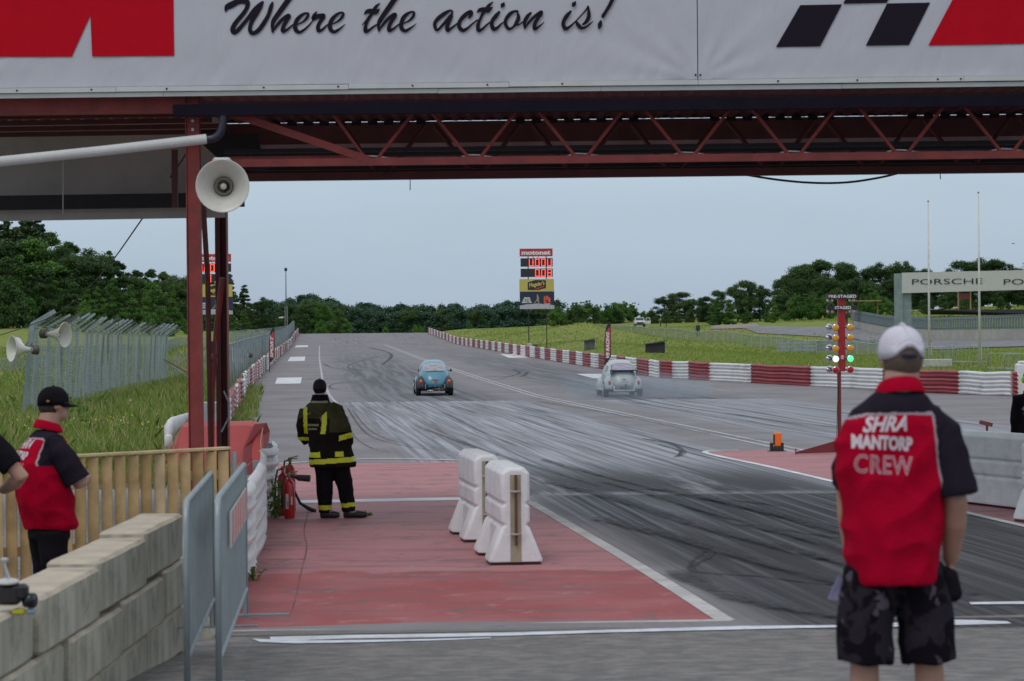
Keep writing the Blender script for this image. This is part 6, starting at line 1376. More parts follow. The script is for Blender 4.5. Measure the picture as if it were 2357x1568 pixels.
p = P(1000, 913, 57); car('light blue classic car with black rear fenders in the left lane', (p.x + .03, p.y, float(rz(p.y))), .075, M('sky blue paint', (.085, .245, .335), .3, var=.03, coat=.4), M('primer black', (.035, .04, .048), .5), GLS)
p = P(1427, 905, 59.5); car('pale grey classic car with rear spoiler and tyre smoke in the right lane', (p.x + .17, p.y, float(rz(p.y))), .062, M('pale grey paint', (.42, .45, .45), .35, var=.03, coat=.3), M('pale grey paint', (.42, .45, .45), .35), M('lilac rear glass', (.33, .29, .38), .15, var=.2, scale=6), True)
# tyre smoke drifting behind and right of the grey car
m, nt, b, o = new_mat('tyre smoke'); nt.nodes.remove(b); n = N(nt); vol = nt.nodes.new('ShaderNodeVolumePrincipled'); vol.inputs['Color'].default_value = (.72, .82, .95, 1); vol.inputs['Anisotropy'].default_value = .2
g_ = n.coord('Generated'); s3 = n.sep(g_); oc = n.coord()
def fall(x, c, w): return n.m('MAXIMUM', 0.0, n.m('SUBTRACT', 1.0, n.m('POWER', n.m('DIVIDE', n.m('SUBTRACT', x, c), w), 2.0)))
dn = n.m('MULTIPLY', n.m('MULTIPLY', fall(s3[0], .42, .42), fall(s3[2], .05, .85)), fall(s3[1], .5, .5)); dn = n.m('MULTIPLY', dn, n.step(n.noise(oc, .8, 4), .3, .7)); dn = n.m('MULTIPLY', dn, .75)
nt.links.new(dn, vol.inputs['Density']); nt.links.new(vol.outputs[0], o.inputs['Volume'])
p = P(1465, 905, 60); o = MB().box((p.x + .6, p.y - .4, .58), (7.2, 3.4, 1.14)).build('smoke', m); tag(o, kind='stuff')
# ================================================================ PEOPLE
SKIN = M('skin', (.40, .215, .155), .55, var=.08, scale=12, bump=.1, bscale=60)
HAIRD = M('dark hair', (.035, .022, .018), .8, bump=.6, bscale=120); HAIRG = M('grey brown hair', (.12, .085, .065), .8, bump=.6, bscale=120)
def union(name, mb, voxel, mats, parent, smooth=4, matf=None, wrinkle=0.0, wseed=0.0, thick=0):
    o = mb.build(name, mats, parent, local=True, smooth=True)
    r = o.modifiers.new('r', 'REMESH'); r.mode = 'VOXEL'; r.voxel_size = voxel; r.use_smooth_shade = True
    s_ = o.modifiers.new('s', 'SMOOTH'); s_.factor = .5; s_.iterations = smooth
    bpy.context.view_layer.update(); me = bpy.data.meshes.new_from_object(o.evaluated_get(bpy.context.evaluated_depsgraph_get())); o.modifiers.clear(); old = o.data; o.data = me; bpy.data.meshes.remove(old)
    me.name = name
    me.materials.clear()
    for m_ in (mats if isinstance(mats, (list, tuple)) else [mats]): me.materials.append(m_)
    if wrinkle:
        nrm = [v.normal.copy() for v in me.vertices]
        for v, nn in zip(me.vertices, nrm):
            p = v.co; q = V((p.x * 4 + p.z * 3, p.y * 4, p.z * 6 - p.x * 5 + wseed)); a = .6 - abs(noise.noise(q)) * 2.6; b_ = noise.noise(V((p.x * 11 + wseed, p.y * 9, p.z * 5 + p.x * 4)))
            v.co = p + nn * wrinkle * (a * .8 + b_ * .7)
    me.polygons.foreach_set('use_smooth', [True] * len(me.polygons))
    me.polygons.foreach_set('material_index', [matf(p.center) if matf else 0 for p in me.polygons]); me.update(); return o
def rings_of(spec, n=36, pw=.85):
    out = []
    for z, cx_, cy_, w, d in spec:
        out.append([V((cx_ + w * math.copysign(abs(math.cos(a)) ** pw, math.cos(a)), cy_ + d * math.copysign(abs(math.sin(a)) ** pw, math.sin(a)), z)) for a in [2 * math.pi * k / n for k in range(n)]])
    return out
def hand(mb, w, d, palm, k=1.0):                # wrist, pointing direction, palm normal
    w, d, pn = V(w), V(d).normalized(), V(palm).normalized(); sd_ = d.cross(pn).normalized(); rot = Matrix((sd_, pn, d)).transposed()
    mb.ell(w + d * .05 * k, (.040 * k, .017 * k, .052 * k), rot)
    for i, (ox, ln) in enumerate(((-.029, .066), (-.010, .078), (.010, .073), (.028, .058))):
        b0 = w + d * .085 * k + sd_ * ox * k; mb.tube([b0 - d * .02, b0 + d * ln * .4 * k + pn * .004, b0 + d * ln * .72 * k + pn * .018 * k, b0 + d * ln * .9 * k + pn * .036 * k], [.0095 * k, .009 * k, .0085 * k, .007 * k], 8)
    mb.tube([w + d * .02 * k - sd_ * .03 * k, w + d * .055 * k - sd_ * .05 * k + pn * .012, w + d * .085 * k - sd_ * .055 * k + pn * .028 * k], [.013 * k, .011 * k, .008 * k], 8)
def body_mesh(t, J, voxel=.0085, skin=None, belly=1.0):
    """J: joints in the figure's own frame, facing +y"""
    mb = MB(); hx, hy, hz = J['head']; nk = V(J['neck'])
    mb.ell((hx, hy, hz + .02), (.076, .097, .105)); mb.ell((hx, hy + .045, hz - .052), (.052, .058, .055)); mb.tube([nk, V((hx, hy - .015, hz - .03))], [.074, .066], 16)
    mb.tube([(hx, hy + .09, hz + .022), (hx, hy + .112, hz - .012), (hx, hy + .098, hz - .022)], [.009, .015, .011], 8); mb.ell((hx, hy + .088, hz + .035), (.05, .014, .012)); mb.ell((hx, hy + .09, hz - .048), (.024, .012, .007)); mb.ell((hx, hy + .09, hz - .06), (.021, .011, .007))
    for sx in (-1, 1): mb.ell((hx + sx * .078, hy - .005, hz + .003), (.010, .021, .032))
    mb.rings(rings_of(J['torso']))
    for s_ in ('L', 'R'):
        sh_, el, wr = [V(q) for q in J['arm' + s_]]
        mb.tube([V((nk.x, nk.y, sh_.z)).lerp(sh_, .5), sh_ + V((0, 0, -.02)), sh_.lerp(el, .5), el, el.lerp(wr, .35), wr], [.05, .052, .052, .047, .050, .031], 14)
        hand(mb, wr, J.get('hand' + s_, wr - el), J.get('palm' + s_, (0, 1, 0)))
        hp_, kn, an, to = [V(q) for q in J['leg' + s_]]
        mb.tube([hp_, hp_.lerp(kn, .5), kn, kn.lerp(an, .35), an], [.072, .078, .056, .060, .038], 16); mb.tube([an + V((0, 0, -.02)), (an + to) / 2 + V((0, 0, -.015)), to], [.04, .038, .028], 10)
    o = union('body', mb, voxel, skin or SKIN, t, 3)
    for sx in (-1, 1): MB().ell((hx + sx * .03, hy + .086, hz + .022), (.012, .010, .009)).build('eye', M('eye', (.12, .1, .1), .2), t, local=True, smooth=True)
    return o
def cap(t, h, mat, brim=True, arch=False, lift=0.0, brimmat=None):
    hx, hy, hz = h; mb = MB(); rg = []
    for j in range(12):
        a = j / 11 * math.pi / 2 * 1.0; r = math.cos(a); z = hz + .035 + lift + math.sin(a) * .100
        if j == 0: rg.append([V((hx + .089 * math.cos(q), hy - .003 + .110 * math.sin(q), hz + .005 + lift + (.05 * max(0, -math.sin(q)) ** 6 if arch else 0) + .012 * max(0, math.sin(q)))) for q in [2 * math.pi * k / 32 for k in range(32)]])
        rg.append([V((hx + .088 * r ** .85 * math.cos(q), hy - .003 + .109 * r ** .85 * math.sin(q), max(z, hz + .04 + lift + (.045 * max(0, -math.sin(q)) ** 6 if arch else 0)) if j == 0 else z)) for q in [2 * math.pi * k / 32 for k in range(32)]])
    c = MB().rings(rg, cap=False); top = len(c.v); c.v.append(V((hx, hy, hz + .136 + lift))); k = top - 32
    for i in range(32): c.f.append((k + i, k + (i + 1) % 32, top)); c.mi.append(0)
    o = c.build('cap', mat, t, local=True, smooth=True); s_ = o.modifiers.new('t', 'SOLIDIFY'); s_.thickness = .004
    MB().ell((hx, hy, hz + .138 + lift), (.008, .008, .005)).build('cap_button', mat, o, local=True)
    if brim:
        b = MB(); rg = []
        for j in range(6):
            f = j / 5; rg.append([V((hx + (.080 - .012 * f) * math.sin(q), hy + .085 * math.cos(q) * (1 - f) + f * (.085 * math.cos(q) + .085 * max(0, math.cos(q)) ** .7), hz + .018 + lift - .016 * f - .012 * abs(math.sin(q)) * 1)) for q in np.linspace(-1.35, 1.35, 16)])
        bo = b.rings(rg, False, False).build('brim', brimmat or mat, o, local=True, smooth=True); s_ = bo.modifiers.new('t', 'SOLIDIFY'); s_.thickness = .005
    return o
def hair(t, h, mat, low=-.055):
    hx, hy, hz = h; mb = MB().ell((hx, hy - .008, hz + .02), (.084, .102, .108), None, 24, 16)
    for v in mb.v:
        if v.y > hy + .045: v.y = hy + .045
        v.z = max(v.z, hz + low + (.06 if v.y > hy + .01 else 0))
    return mb.build('hair', mat, t, local=True, smooth=True)
def on_cloth(o, vs, fs, name, mat, t, sgn=1, off=.004):
    me = o.data; bv = BVHTree.FromPolygons([tuple(v.co) for v in me.vertices], [tuple(p.vertices) for p in me.polygons]); out = []
    for v in vs:
        h = bv.ray_cast(V((v.x, -1.5 * sgn, v.z)), V((0, sgn, 0))); out.append((h[0] if h[0] else V((v.x, 0, v.z))) + V((0, -off * sgn, 0)))
    return MB().add(out, fs).build(name, mat, t, local=True, recalc=False)
SR = M('shirt red', (.38, .002, .022), .9, var=.12, scale=9, bump=.25, bscale=90, spec=.05); SB = M('shirt charcoal', (.020, .015, .024), .9, var=.15, bump=.25, bscale=90, spec=.05); SP = M('shirt piping', (.32, .27, .30), .7); SW = M('shirt print', (.60, .50, .55), .7)
CLB = M('black cloth', (.010, .008, .011), .9, var=.25, scale=8, bump=.2, bscale=80, spec=.08)
def shoe(t, an, to, mat, name='shoe', k=1.0):
    an, to = V(an), V(to); d = (to - an); d.z = 0; d.normalize(); mb = MB(); a = V((an.x, an.y, .045)) - d * .05
    mb.tube([a - d * .02, a + d * .06 + V((0, 0, .012)), a + d * .15, a + d * .22 + V((0, 0, -.012))], [.042 * k, .05 * k, .047 * k, .032 * k], 14); mb.tube([V((an.x, an.y, .03)), V((an.x, an.y, .13))], [.045 * k, .048 * k], 14)
    for v in mb.v: v.z = max(v.z, .0)
    return union(name, mb, .012, mat, t, 2)
def crew_shirt(t, J, torso, yoke, seed, txt=True, sleeve_r=.082, onesided=0):
    mb = MB().rings(rings_of(torso)); nk = V(J['neck'])
    for s_ in ('L', 'R'):
        sh_, el, wr = [V(q) for q in J['arm' + s_]]; mb.tube([V((nk.x, nk.y, sh_.z - .02)).lerp(sh_, .6), sh_ + V((0, 0, -.012))], [.085, .082], 16)
    def mf(p):
        zy = yoke - .22 * max(0, abs(p.x) - .12) ** 1.2 * 2; side_ = (.142 if onesided else .178) + .12 * max(0, (1.36 - p.z))
        if p.y > .055 and p.z > 1.2 and abs(p.x) < .2: return 0
        d1 = p.z - zy; d2 = ((p.x if onesided else abs(p.x)) - side_) if p.z > (1.16 if onesided else 1.27) else -1; d_ = max(d1, d2)
        return 2 if -.010 < d_ <= 0 else (1 if d_ > 0 else 0)
    o = union('shirt', mb, .008, [SR, SB, SP], t, 4, mf, .013, seed)
    for s_ in ('L', 'R'):
        sh_, el, wr = [V(q) for q in J['arm' + s_]]; d = (el - sh_)
        e_ = sh_ + d * .93; q_ = V((nk.x, nk.y, sh_.z + .005)); sleeve_r_ = sleeve_r; sleeve_r = sleeve_r * (.74 if onesided and s_ == 'L' else 1.0); mb = MB().tube([sh_.lerp(q_, .42), sh_.lerp(q_, .16), sh_ + d * .12 + V((0, 0, -.005)), sh_ + d * .4, sh_ + d * .7, e_, e_ - d * .06], [sleeve_r * .62, sleeve_r * .84, sleeve_r * .96, sleeve_r * 1.02, sleeve_r * 1.07, sleeve_r * 1.10, sleeve_r * .7], 22)
        union('sleeve', mb, .009, SB, t, 3, None, .009, seed + 3); sleeve_r = sleeve_r_
    mb = MB(); n_ = 28
    rg = [[V((nk.x + r * math.cos(a), nk.y + .01 + r * 1.02 * math.sin(a), z - .022 * math.sin(a))) for a in [2 * math.pi * k / n_ for k in range(n_)]] for r, z in ((.088, nk.z - .0), (.08, nk.z + .035), (.074, nk.z + .058), (.082, nk.z + .05), (.098, nk.z + .018), (.100, nk.z + .002))]
    mb.rings(rg, False); mb.build('collar', SR, t, local=True, smooth=True)
    if txt:
        cx_ = txt if isinstance(txt, float) else 0.0
        for w_, z, tw_, hh, kw in (('SHRA', 1.412, .172, .062, dict(shear=.5, bold=.035)), ('MANTORP', 1.340, .232, .056, dict(bold=.055)), ('CREW', 1.256, .218, .072, dict(outline=.016, spacing=1.1))):
            vs, fs = fit_text(w_, cx_ - (.0 if w_ == 'SHRA' else .01), z, tw_, hh, rot=-.06 if w_ != 'SHRA' else .02, **kw); on_cloth(o, vs, fs, 'shirt_print', SW, t)
    return o
# ---- the man in the foreground
m0 = at(2052, 590); G0 = m0.z
man = thing('person', 'man in red and black crew shirt, white cap and dark shorts, standing nearest', 'person', m0, .16)
J = {'head': (.045, .02, 1.655), 'neck': (.03, -.01, 1.515), 'torso': [(.86, 0, 0, .135, .09), (1.0, 0, 0, .145, .10), (1.15, 0, .0, .16, .12), (1.3, 0, 0, .17, .10), (1.40, 0, -.01, .13, .07), (1.48, 0, -.01, .07, .06)],
     'armL': ((-.125, .08, 1.38), (-.10, .27, 1.14), (-.08, .27, .84)), 'armR': ((.185, -.01, 1.405), (.238, -.05, 1.10), (.250, .05, .86)), 'handR': (-.05, .05, -.2), 'handL': (0, .02, -.3), 'palmR': (-1, 0, 0), 'palmL': (1, 0, 0),
     'legL': ((-.10, 0, .90), (-.115, .02, .48), (-.125, -.01, .08), (-.14, .15, .03)), 'legR': ((.10, 0, .90), (.145, .02, .48), (.16, -.01, .08), (.19, .15, .03))}
body_mesh(man, J, .008)
crew_shirt(man, J, [(.79, .0, 0, .175, .145), (.82, .0, 0, .185, .150), (.95, .0, 0, .195, .155), (1.1, 0, 0, .208, .158), (1.25, -.003, -.005, .222, .148), (1.34, -.004, -.01, .222, .13), (1.41, .0, -.012, .208, .115), (1.465, .01, -.012, .172, .098), (1.505, .02, -.01, .12, .085), (1.535, .03, -.005, .085, .078)], 1.455, 1.7, -.070, .088, 1)
mb = MB().rings(rings_of([(.80, .0, 0, .178, .135), (.90, 0, 0, .178, .135)])); mb.tube([(-.085, 0, .84), (-.11, .01, .66), (-.118, .01, .475), (-.118, .01, .50)], [.115, .112, .112, .08], 20); mb.tube([(.085, 0, .84), (.13, .01, .66), (.145, .01, .475), (.145, .01, .50)], [.115, .112, .112, .08], 20)
CAMO = None
m, nt, b, o = new_mat('dark camouflage cloth'); n = N(nt); oc = n.coord(); c = n.mix(n.step(n.noise(oc, 9, 3, .5, .6), .50, .56), (.008, .006, .009), (.025, .02, .028)); c = n.mix(n.step(n.noise(oc, 13, 2, .5, .4), .62, .68), c, (.085, .07, .09)); nt.links.new(c, b.inputs['Base Color']); b.inputs['Roughness'].default_value = .95; b.inputs['Specular IOR Level'].default_value = .08; CAMO = m
union('shorts', mb, .009, CAMO, man, 4, None, .007, 5.0)
hair(man, J['head'], HAIRG, -.06); CW = M('white cap cloth', (.62, .58, .66), .75, var=.05, scale=10, bump=.2, bscale=90); cp_ = cap(man, J['head'], CW, arch=True, brimmat=SB); cp_.location.z -= .0
MB().tube([(.045 + .05 * math.sin(a), .02 - .112 * math.cos(a), 1.655 + .018 + .0 * a) for a in np.linspace(-.9, .9, 9)], .010, 6).build('cap_strap', M('navy strap', (.012, .014, .045), .7), cp_, local=True)
MB().tube([(.045, .02 - .112 * math.cos(a), 1.655 + .045 + .1 * math.sin(a)) for a in np.linspace(.1, 1.5, 10)], .0035, 6).build('cap_seam', M('seam white', (.7, .68, .75), .7), cp_, local=True)
mb = MB().box((.0, 0, 0), (.075, .15, .135), None, .02).xf(Matrix.Translation((.225, .02, .775)) @ Matrix.Rotation(-.15, 4, 'Y')); union('pouch', mb, .01, CLB, man, 3, None, .004)
for s_ in 'LR': shoe(man, J['leg' + s_][2], J['leg' + s_][3], CLB)
pp = MB().slab([(-.03, 0, -.05), (.04, .01, -.04), (.035, .015, .05), (-.02, 0, .05)], (0, .004, 0)).xf(Matrix.Translation((0, 0, 0)))
wrl = V((-.16, .20, .745)); pm_ = Matrix.Translation(man.location) @ Matrix.Rotation(.16, 4, 'Z') @ Matrix.Translation(wrl) @ Matrix.Rotation(.35, 4, 'Y')
o = pp.xf(pm_).build('paper_sheet', M('bluish paper', (.38, .38, .62), .7)); tag(o, 'folded bluish paper held low in the foreground man\'s left hand', 'paper')
# ---- crew man by the picket fence
c0 = at(106, 322); crew = thing('person', 'man in black cap and red crew shirt with folded arms by the picket fence', 'person', c0, -1.05); crew.scale = (1.05, 1.05, 1.05)
J2 = {'head': (.0, .05, 1.665), 'neck': (0, -.0, 1.50), 'torso': J['torso'], 'armL': ((-.185, .0, 1.41), (-.22, .16, 1.15), (.02, .25, 1.17)), 'armR': ((.185, .0, 1.41), (.235, .15, 1.14), (.0, .27, 1.20)), 'handL': (1, .1, 0), 'handR': (-1, .05, 0), 'palmL': (0, -1, 0), 'palmR': (0, -1, 0),
      'legL': ((-.10, 0, .90), (-.105, .02, .48), (-.11, -.01, .08), (-.13, .15, .03)), 'legR': ((.10, 0, .90), (.105, .03, .48), (.11, .0, .08), (.13, .16, .03))}
body_mesh(crew, J2, .009)
crew_shirt(crew, J2, [(.83, .0, .02, .185, .165), (.86, .0, .02, .20, .175), (.98, .0, -.0, .205, .185), (1.1, 0, -.03, .205, .185), (1.25, 0, -.045, .205, .170), (1.36, 0, -.035, .205, .145), (1.43, .0, -.02, .17, .105), (1.475, .0, -.01, .11, .085), (1.50, 0, 0, .08, .07)], 1.455, 8.2, -.01, .082)
mb = MB().rings(rings_of([(.76, .0, 0.01, .165, .135), (.90, 0, 0.01, .165, .135)])); mb.tube([(-.085, 0, .82), (-.10, .02, .5), (-.11, -.01, .09)], [.11, .085, .07], 18); mb.tube([(.085, 0, .82), (.10, .02, .5), (.11, -.01, .09)], [.11, .085, .07], 18); union('trousers', mb, .012, CLB, crew, 3, None, .005)
hair(crew, J2['head'], HAIRD, -.05); cc = cap(crew, J2['head'], CLB); MB().ell((.087, -.02, 1.70), (.004, .012, .008)).build('cap_badge', M('tan badge', (.3, .16, .05), .6), cc, local=True)
MB().tube([(.078, .04, 1.69), (.072, .13, 1.688), (.035, .165, 1.685)], .003, 5).tube([(.035 + .02 * math.cos(a), .163 - .0 * a, 1.683 + .014 * math.sin(a)) for a in np.linspace(0, 6.28, 13)], .002, 5).build('glasses', BLK, crew, local=True)
for s_ in 'LR': shoe(crew, J2['leg' + s_][2], J2['leg' + s_][3], CLB)
# ---- fire marshal
f0 = P(766, 1192, 178); mar = thing('person', 'fire marshal in dark green jacket with yellow tape, standing on the red apron', 'person', (f0.x, f0.y, 0), 0)
YT = M('yellow tape', (.60, .60, .012), .5, var=.08, scale=20); MJ = M('jacket highlight olive', (.048, .044, .022), .95, var=.35, scale=4, bump=.3, bscale=60, spec=.04); MJ2 = M('brown black jacket', (.015, .011, .010), .95, var=.35, scale=4, bump=.3, bscale=60, spec=.04)  # MJ is the jacket's painted highlight tone, MJ2 its darker cloth
J3 = {'head': (-.155, .02, 1.668), 'neck': (-.145, .0, 1.53), 'torso': [(.86, 0, 0, .15, .11), (1.1, -.05, 0, .17, .12), (1.35, -.12, 0, .18, .11), (1.46, -.14, 0, .13, .08), (1.52, -.145, 0, .07, .06)],
      'armL': ((-.33, .0, 1.42), (-.39, .05, 1.14), (-.32, .18, .98)), 'armR': ((.05, .0, 1.42), (.17, -.04, 1.12), (.215, .13, .93)), 'handR': (-.1, .3, -.3), 'handL': (.2, .3, -.1),
      'legL': ((-.10, 0, .88), (-.10, .02, .48), (-.10, -.0, .09), (.03, .05, .03)), 'legR': ((.07, 0, .88), (.15, .02, .48), (.21, -.0, .09), (.36, .03, .03))}
body_mesh(mar, J3, .0095)
tors = [(.665, .01, 0, .30, .21), (.70, .01, 0, .305, .215), (.85, -.01, 0, .285, .205), (1.0, -.045, 0, .265, .20), (1.15, -.08, 0, .25, .19), (1.3, -.12, 0, .25, .175), (1.41, -.135, 0, .235, .15), (1.48, -.145, 0, .17, .12), (1.525, -.15, 0, .11, .095)]
mb = MB().rings(rings_of(tors)); mb.tube([(-.33, .0, 1.40), (-.385, .02, 1.2), (-.385, .08, 1.06), (-.34, .15, .99)], [.085, .085, .075, .068], 18); mb.tube([(-.02, .0, 1.42), (.05, .0, 1.39), (.13, -.03, 1.22), (.175, -.04, 1.10), (.2, .08, .97)], [.10, .105, .10, .09, .075], 18)
def mj(p):
    zt_ = p.z + .035 * ((p.x + .3) / .6) * -1
    if .70 < zt_ < .765: return 1
    if .80 < p.z - .02 * p.x < .868 and (-.30 < p.x < -.14 or .05 < p.x < .16) and p.y < 0.05: return 1
    if p.y < .05 and 1.10 < p.z < 1.475 and (abs(p.x - (-.105 + .02 * math.sin((p.z - 1.1) * 8))) < .032): return 1
    if p.y < .1 and 1.10 < p.z < 1.44 and (abs(p.x - (-.335 - .0 * p.z)) < .026): return 1
    if p.x < -.30 and 1.005 < p.z < 1.05: return 1
    d_ = (p - V((.19, .02, 1.055))); 
    if p.x > .10 and abs(p.z - 1.055 - .25 * (p.x - .17)) < .034 and p.z > 1.0: return 1
    return 2 if (p.z < 1.12 or (p.x < -.02 and p.z < 1.3)) else 0  # highlight put into the colour at upper right, darker cloth elsewhere
jk = union('jacket', mb, .0095, [MJ, YT, MJ2], mar, 4, mj, .010, 2.0)
vs, fs = fit_text('RÄDDNINGS', -.235, 1.215, .155, .034, bold=.04); vs2, fs2 = fit_text('TJÄNSTEN', -.24, 1.16, .12, .034, bold=.04); JT = M('faded jacket print', (.34, .31, .20), .7)
on_cloth(jk, vs, fs, 'jacket_print', JT, mar); on_cloth(jk, vs2, fs2, 'jacket_print', JT, mar)
for sg_ in (-1, 1):
    for i in range(7):
        a = math.pi / 2 + sg_ * (.35 + i * .17); vs, fs = fit_text('BRANDMANTORP'[i if sg_ < 0 else 5 + i], -.235 + .115 * math.cos(a), 1.235 + .14 * math.sin(a), .014, .018, rot=a - math.pi / 2, bold=.02); on_cloth(jk, vs, fs, 'jacket_print', JT, mar)
mb = MB().tube([(-.24, -.10, 1.46), (-.2, -.155, 1.40), (-.15, -.16, 1.36), (-.1, -.155, 1.41), (-.06, -.1, 1.47)], [.04, .05, .055, .05, .04], 12).ell((-.15, -.12, 1.44), (.11, .05, .06)); union('hood', mb, .012, MJ, mar, 3, None, .005)
MB().tube([(-.25 + .2 * f, -.085 - .03 * math.sin(f * 3.14), 1.505 - .0 * f) for f in np.linspace(0, 1, 9)], .018, 8).build('hood_lining', M('fleece lining', (.34, .29, .20), .9, bump=.4), mar, local=True, smooth=True)
rg = [[V((-.15 + r * math.cos(a), .0 + r * math.sin(a), z)) for a in [2 * math.pi * k / 24 for k in range(24)]] for r, z in ((.12, 1.50), (.098, 1.545), (.09, 1.60), (.1, 1.60), (.125, 1.51))]; MB().rings(rg, False).build('collar', CLB, mar, local=True, smooth=True)
mb = MB().rings(rings_of([(.66, -.0, 0, .22, .15), (.85, -.02, 0, .2, .14)])); mb.tube([(-.10, 0, .72), (-.105, .01, .45), (-.10, 0, .22), (-.10, .0, .07)], [.135, .112, .095, .085], 20); mb.tube([(.09, 0, .72), (.15, .02, .45), (.19, 0, .24), (.21, .0, .09)], [.13, .11, .095, .088], 20)
union('trousers', mb, .0105, [CLB, YT], mar, 3, lambda p: 1 if (.115 < p.z < .17 and p.x < .04) or (.145 + .1 * (p.x - .2) < p.z < .20 + .1 * (p.x - .2) and p.x >= .04) else 0, .008, 7.0)
hair(mar, J3['head'], CLB, -.07); cm = cap(mar, J3['head'], M('black knit', (.012, .009, .012), .9)); cm.rotation_euler = (0, 0, 0)
BT = M('boot rubber', (.02, .018, .02), .5); BTT = M('boot trim', (.25, .23, .2), .6)
for (ax_, ay, dx, dy, ln) in ((-.10, .0, 1, -.12, .25), (.20, .0, 1, -.08, .31)):
    d = V((dx, dy, 0)).normalized(); a = V((ax_, ay, .045)) - d * .06; mb = MB().tube([a, a + d * ln * .4 + V((0, 0, .01)), a + d * ln * .75, a + d * ln], [.048, .052, .05, .034], 14)
    mb.tube([(ax_, ay, .03), (ax_, ay, .14)], [.06, .065], 14)
    for v in mb.v: v.z = max(v.z, 0)
    bo = union('boot', mb, .01, BT, mar, 2); MB().tube([a + V((0, -.045, .045)), a + d * ln * .4 + V((0, -.052, .035)), a + d * ln * .62 + V((0, -.02, .055))], .011, 6).build('boot_trim', BTT, bo, local=True)
# ---- others
def simple_person(loc, yaw, label, top, legs, armpose='down', hat=None, scale=1.0, voxel=.012, hairm=None):
    t = thing('person', label, 'person', loc, yaw); t.scale = (scale,) * 3; Jn = dict(J2); Jn['armL'] = ((-.18, 0, 1.41), (-.23, -.02, 1.13), (-.22, .08, .88)); Jn['armR'] = ((.18, 0, 1.41), (.23, -.02, 1.13), (.22, .08, .88)); Jn['handL'] = Jn['handR'] = (0, .1, -1); Jn['palmL'] = (1, 0, 0); Jn['palmR'] = (-1, 0, 0)
    if armpose == 'akimbo': Jn['armR'] = ((.18, 0, 1.40), (.38, -.03, 1.17), (.24, .16, 1.08)); Jn['handR'] = (-1, .4, 0); Jn['palmR'] = (0, 0, -1)
    body_mesh(t, Jn, voxel); long_ = armpose != 'akimbo'
    mb = MB().rings(rings_of([(.84, 0, 0, .19, .13), (.95, 0, 0, .195, .14), (1.2, 0, 0, .2, .14), (1.36, 0, 0, .2, .125), (1.44, 0, 0, .15, .1), (1.5, 0, 0, .08, .075)]))
    for s_ in 'LR':
        a, e_, w = [V(q) for q in Jn['arm' + s_]]; q_ = V((0, 0, a.z)); mb.tube([a.lerp(q_, .4), a, e_, w] if long_ else [a.lerp(q_, .4), a, a.lerp(e_, .55), a.lerp(e_, .72)], [.07, .078, .066, .052] if long_ else [.07, .08, .084, .08], 16)
    sh_o = union('hoodie' if long_ else 't_shirt', mb, .011, top, t, 3, None, .006)
    mb = MB().rings(rings_of([(.78, .0, 0, .165, .12), (.90, 0, 0, .165, .12)])); mb.tube([(-.085, 0, .82), (-.10, .02, .5), (-.11, -.01, .09)], [.105, .08, .065], 16); mb.tube([(.085, 0, .82), (.10, .02, .5), (.11, -.01, .09)], [.105, .08, .065], 16); union('trousers', mb, .012, legs, t, 3, None, .004)
    hair(t, Jn['head'], hairm or HAIRD, -.05)
    for s_ in 'LR': shoe(t, Jn['leg' + s_][2], Jn['leg' + s_][3], BLK)
    return t, sh_o, Jn
p = at(-92, 345); simple_person(p, .1, 'person in black T-shirt whose bent elbow reaches in at the left edge', CLB, CLB, 'akimbo', scale=1.06)
p = at(2372, 165); t, ho, Jn = simple_person(p, -.1, 'person in black hoodie with bright yellow ear defenders at the right edge', CLB, CLB)
mb = MB().ell((0, -.07, 1.49), (.12, .06, .07)); union('hood', mb, .012, CLB, t, 3)
for sx in (-1, 1): MB().ell((sx * .098, .04, 1.665), (.03, .04, .05)).build('ear_cup', M('vivid yellow green', (.62, .80, .02), .4), t, local=True, smooth=True)
MB().tube([(.1 * math.cos(a), .04, 1.68 + .125 * math.sin(a)) for a in np.linspace(0, math.pi, 13)], .009, 6).build('headband', BLK, t, local=True)
for i, ch in enumerate('ABV MOTOR'):
    if ch == ' ': continue
    a = math.pi * (.82 - i * .078); vs, fs = fit_text(ch, .145 * math.cos(a), 1.19 + .13 * math.sin(a), .026, .032, rot=a - math.pi / 2, bold=.03); on_cloth(ho, vs, fs, 'hoodie_print', SW, t)
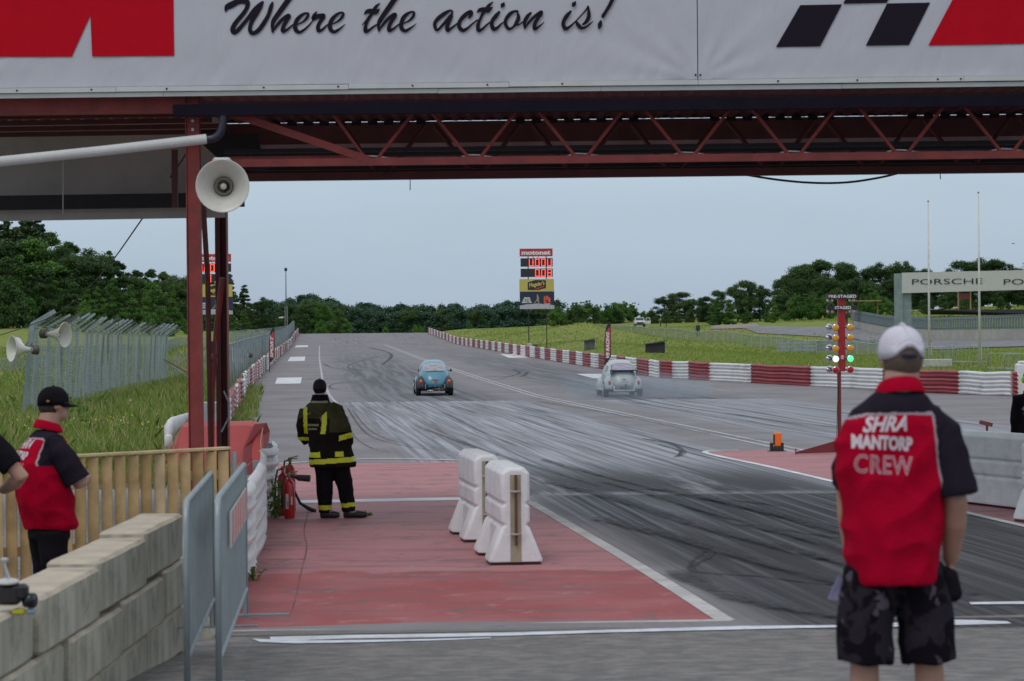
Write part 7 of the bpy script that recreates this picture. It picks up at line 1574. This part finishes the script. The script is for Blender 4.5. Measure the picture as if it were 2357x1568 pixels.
vs, fs = fit_text('G', -.1, 1.2, .05, .05, bold=.0, outline=.02); on_cloth(ho, vs, fs, 'hoodie_print', M('print pink', (.4, .12, .14), .7), t)
p = at(1607, 18.3); simple_person(p, 3.0, 'distant spectator standing behind the long meadow fence', M('dark jacket', (.03, .035, .04), .8), M('faded jeans', (.06, .10, .16), .8), voxel=.02)
p = at(1949, 19.5); simple_person(p, .5, 'tiny distant person walking by the circuit wall behind the start lights', BLK, M('rust trousers', (.12, .04, .03), .8), voxel=.02)
# ---- camera on the block wall
cx0 = P(30, 1400, 473); kt = thing('camera', 'black camera with silver lever resting on the concrete blocks at the left', 'camera', (cx0.x, cx0.y, 1.0))
ps = lambda u, v: P(u, v, 473)
cb_ = MB().box(ps(20, 1368) , (.13, .10, .10), None, .02).box(ps(50, 1362), (.06, .09, .075), None, .015); smooth_by_angle(cb_.build('camera_body', M('camera black', (.012, .010, .014), .4), kt), 40)
MB().lathe([(.034, 0), (.038, .03), (.036, .05)], ps(58, 1382), (.95, -.3, 0), 20).build('lens', M('lens black', (.01, .01, .016), .2), kt, smooth=True)
MB().lathe([(.055, 0), (.058, .006), (.05, .014), (.03, .02)], ps(18, 1342), (0, -.1, 1), 24).build('top_dial', M('pale dial', (.5, .5, .48), .4), kt, smooth=True)
MB().tube([ps(28, 1348), ps(18, 1325), ps(8, 1296)], [.009, .008, .008], 8).box(ps(11, 1289), (.04, .03, .02), None, .006).build('lever', M('silver lever', (.45, .48, .5), .3, .6), kt)
MB().box(ps(44, 1408), (.065, .05, .03), None, .008).build('yellow_tag', M('yellow green plastic', (.45, .42, .03), .5), kt); MB().box(ps(72, 1407), (.045, .05, .026), None, .008).build('blue_tag', M('pale blue plastic', (.25, .32, .38), .5), kt)
# orange cap lying on the wall
p = P(284, 1222, 343); o = MB().ell((p.x, p.y, 1.008), (.03, .03, .012)).build('orange_cap', M('orange plastic', (.75, .12, .03), .5)); tag(o, 'tiny orange cap lying on top of the block wall', 'cap')
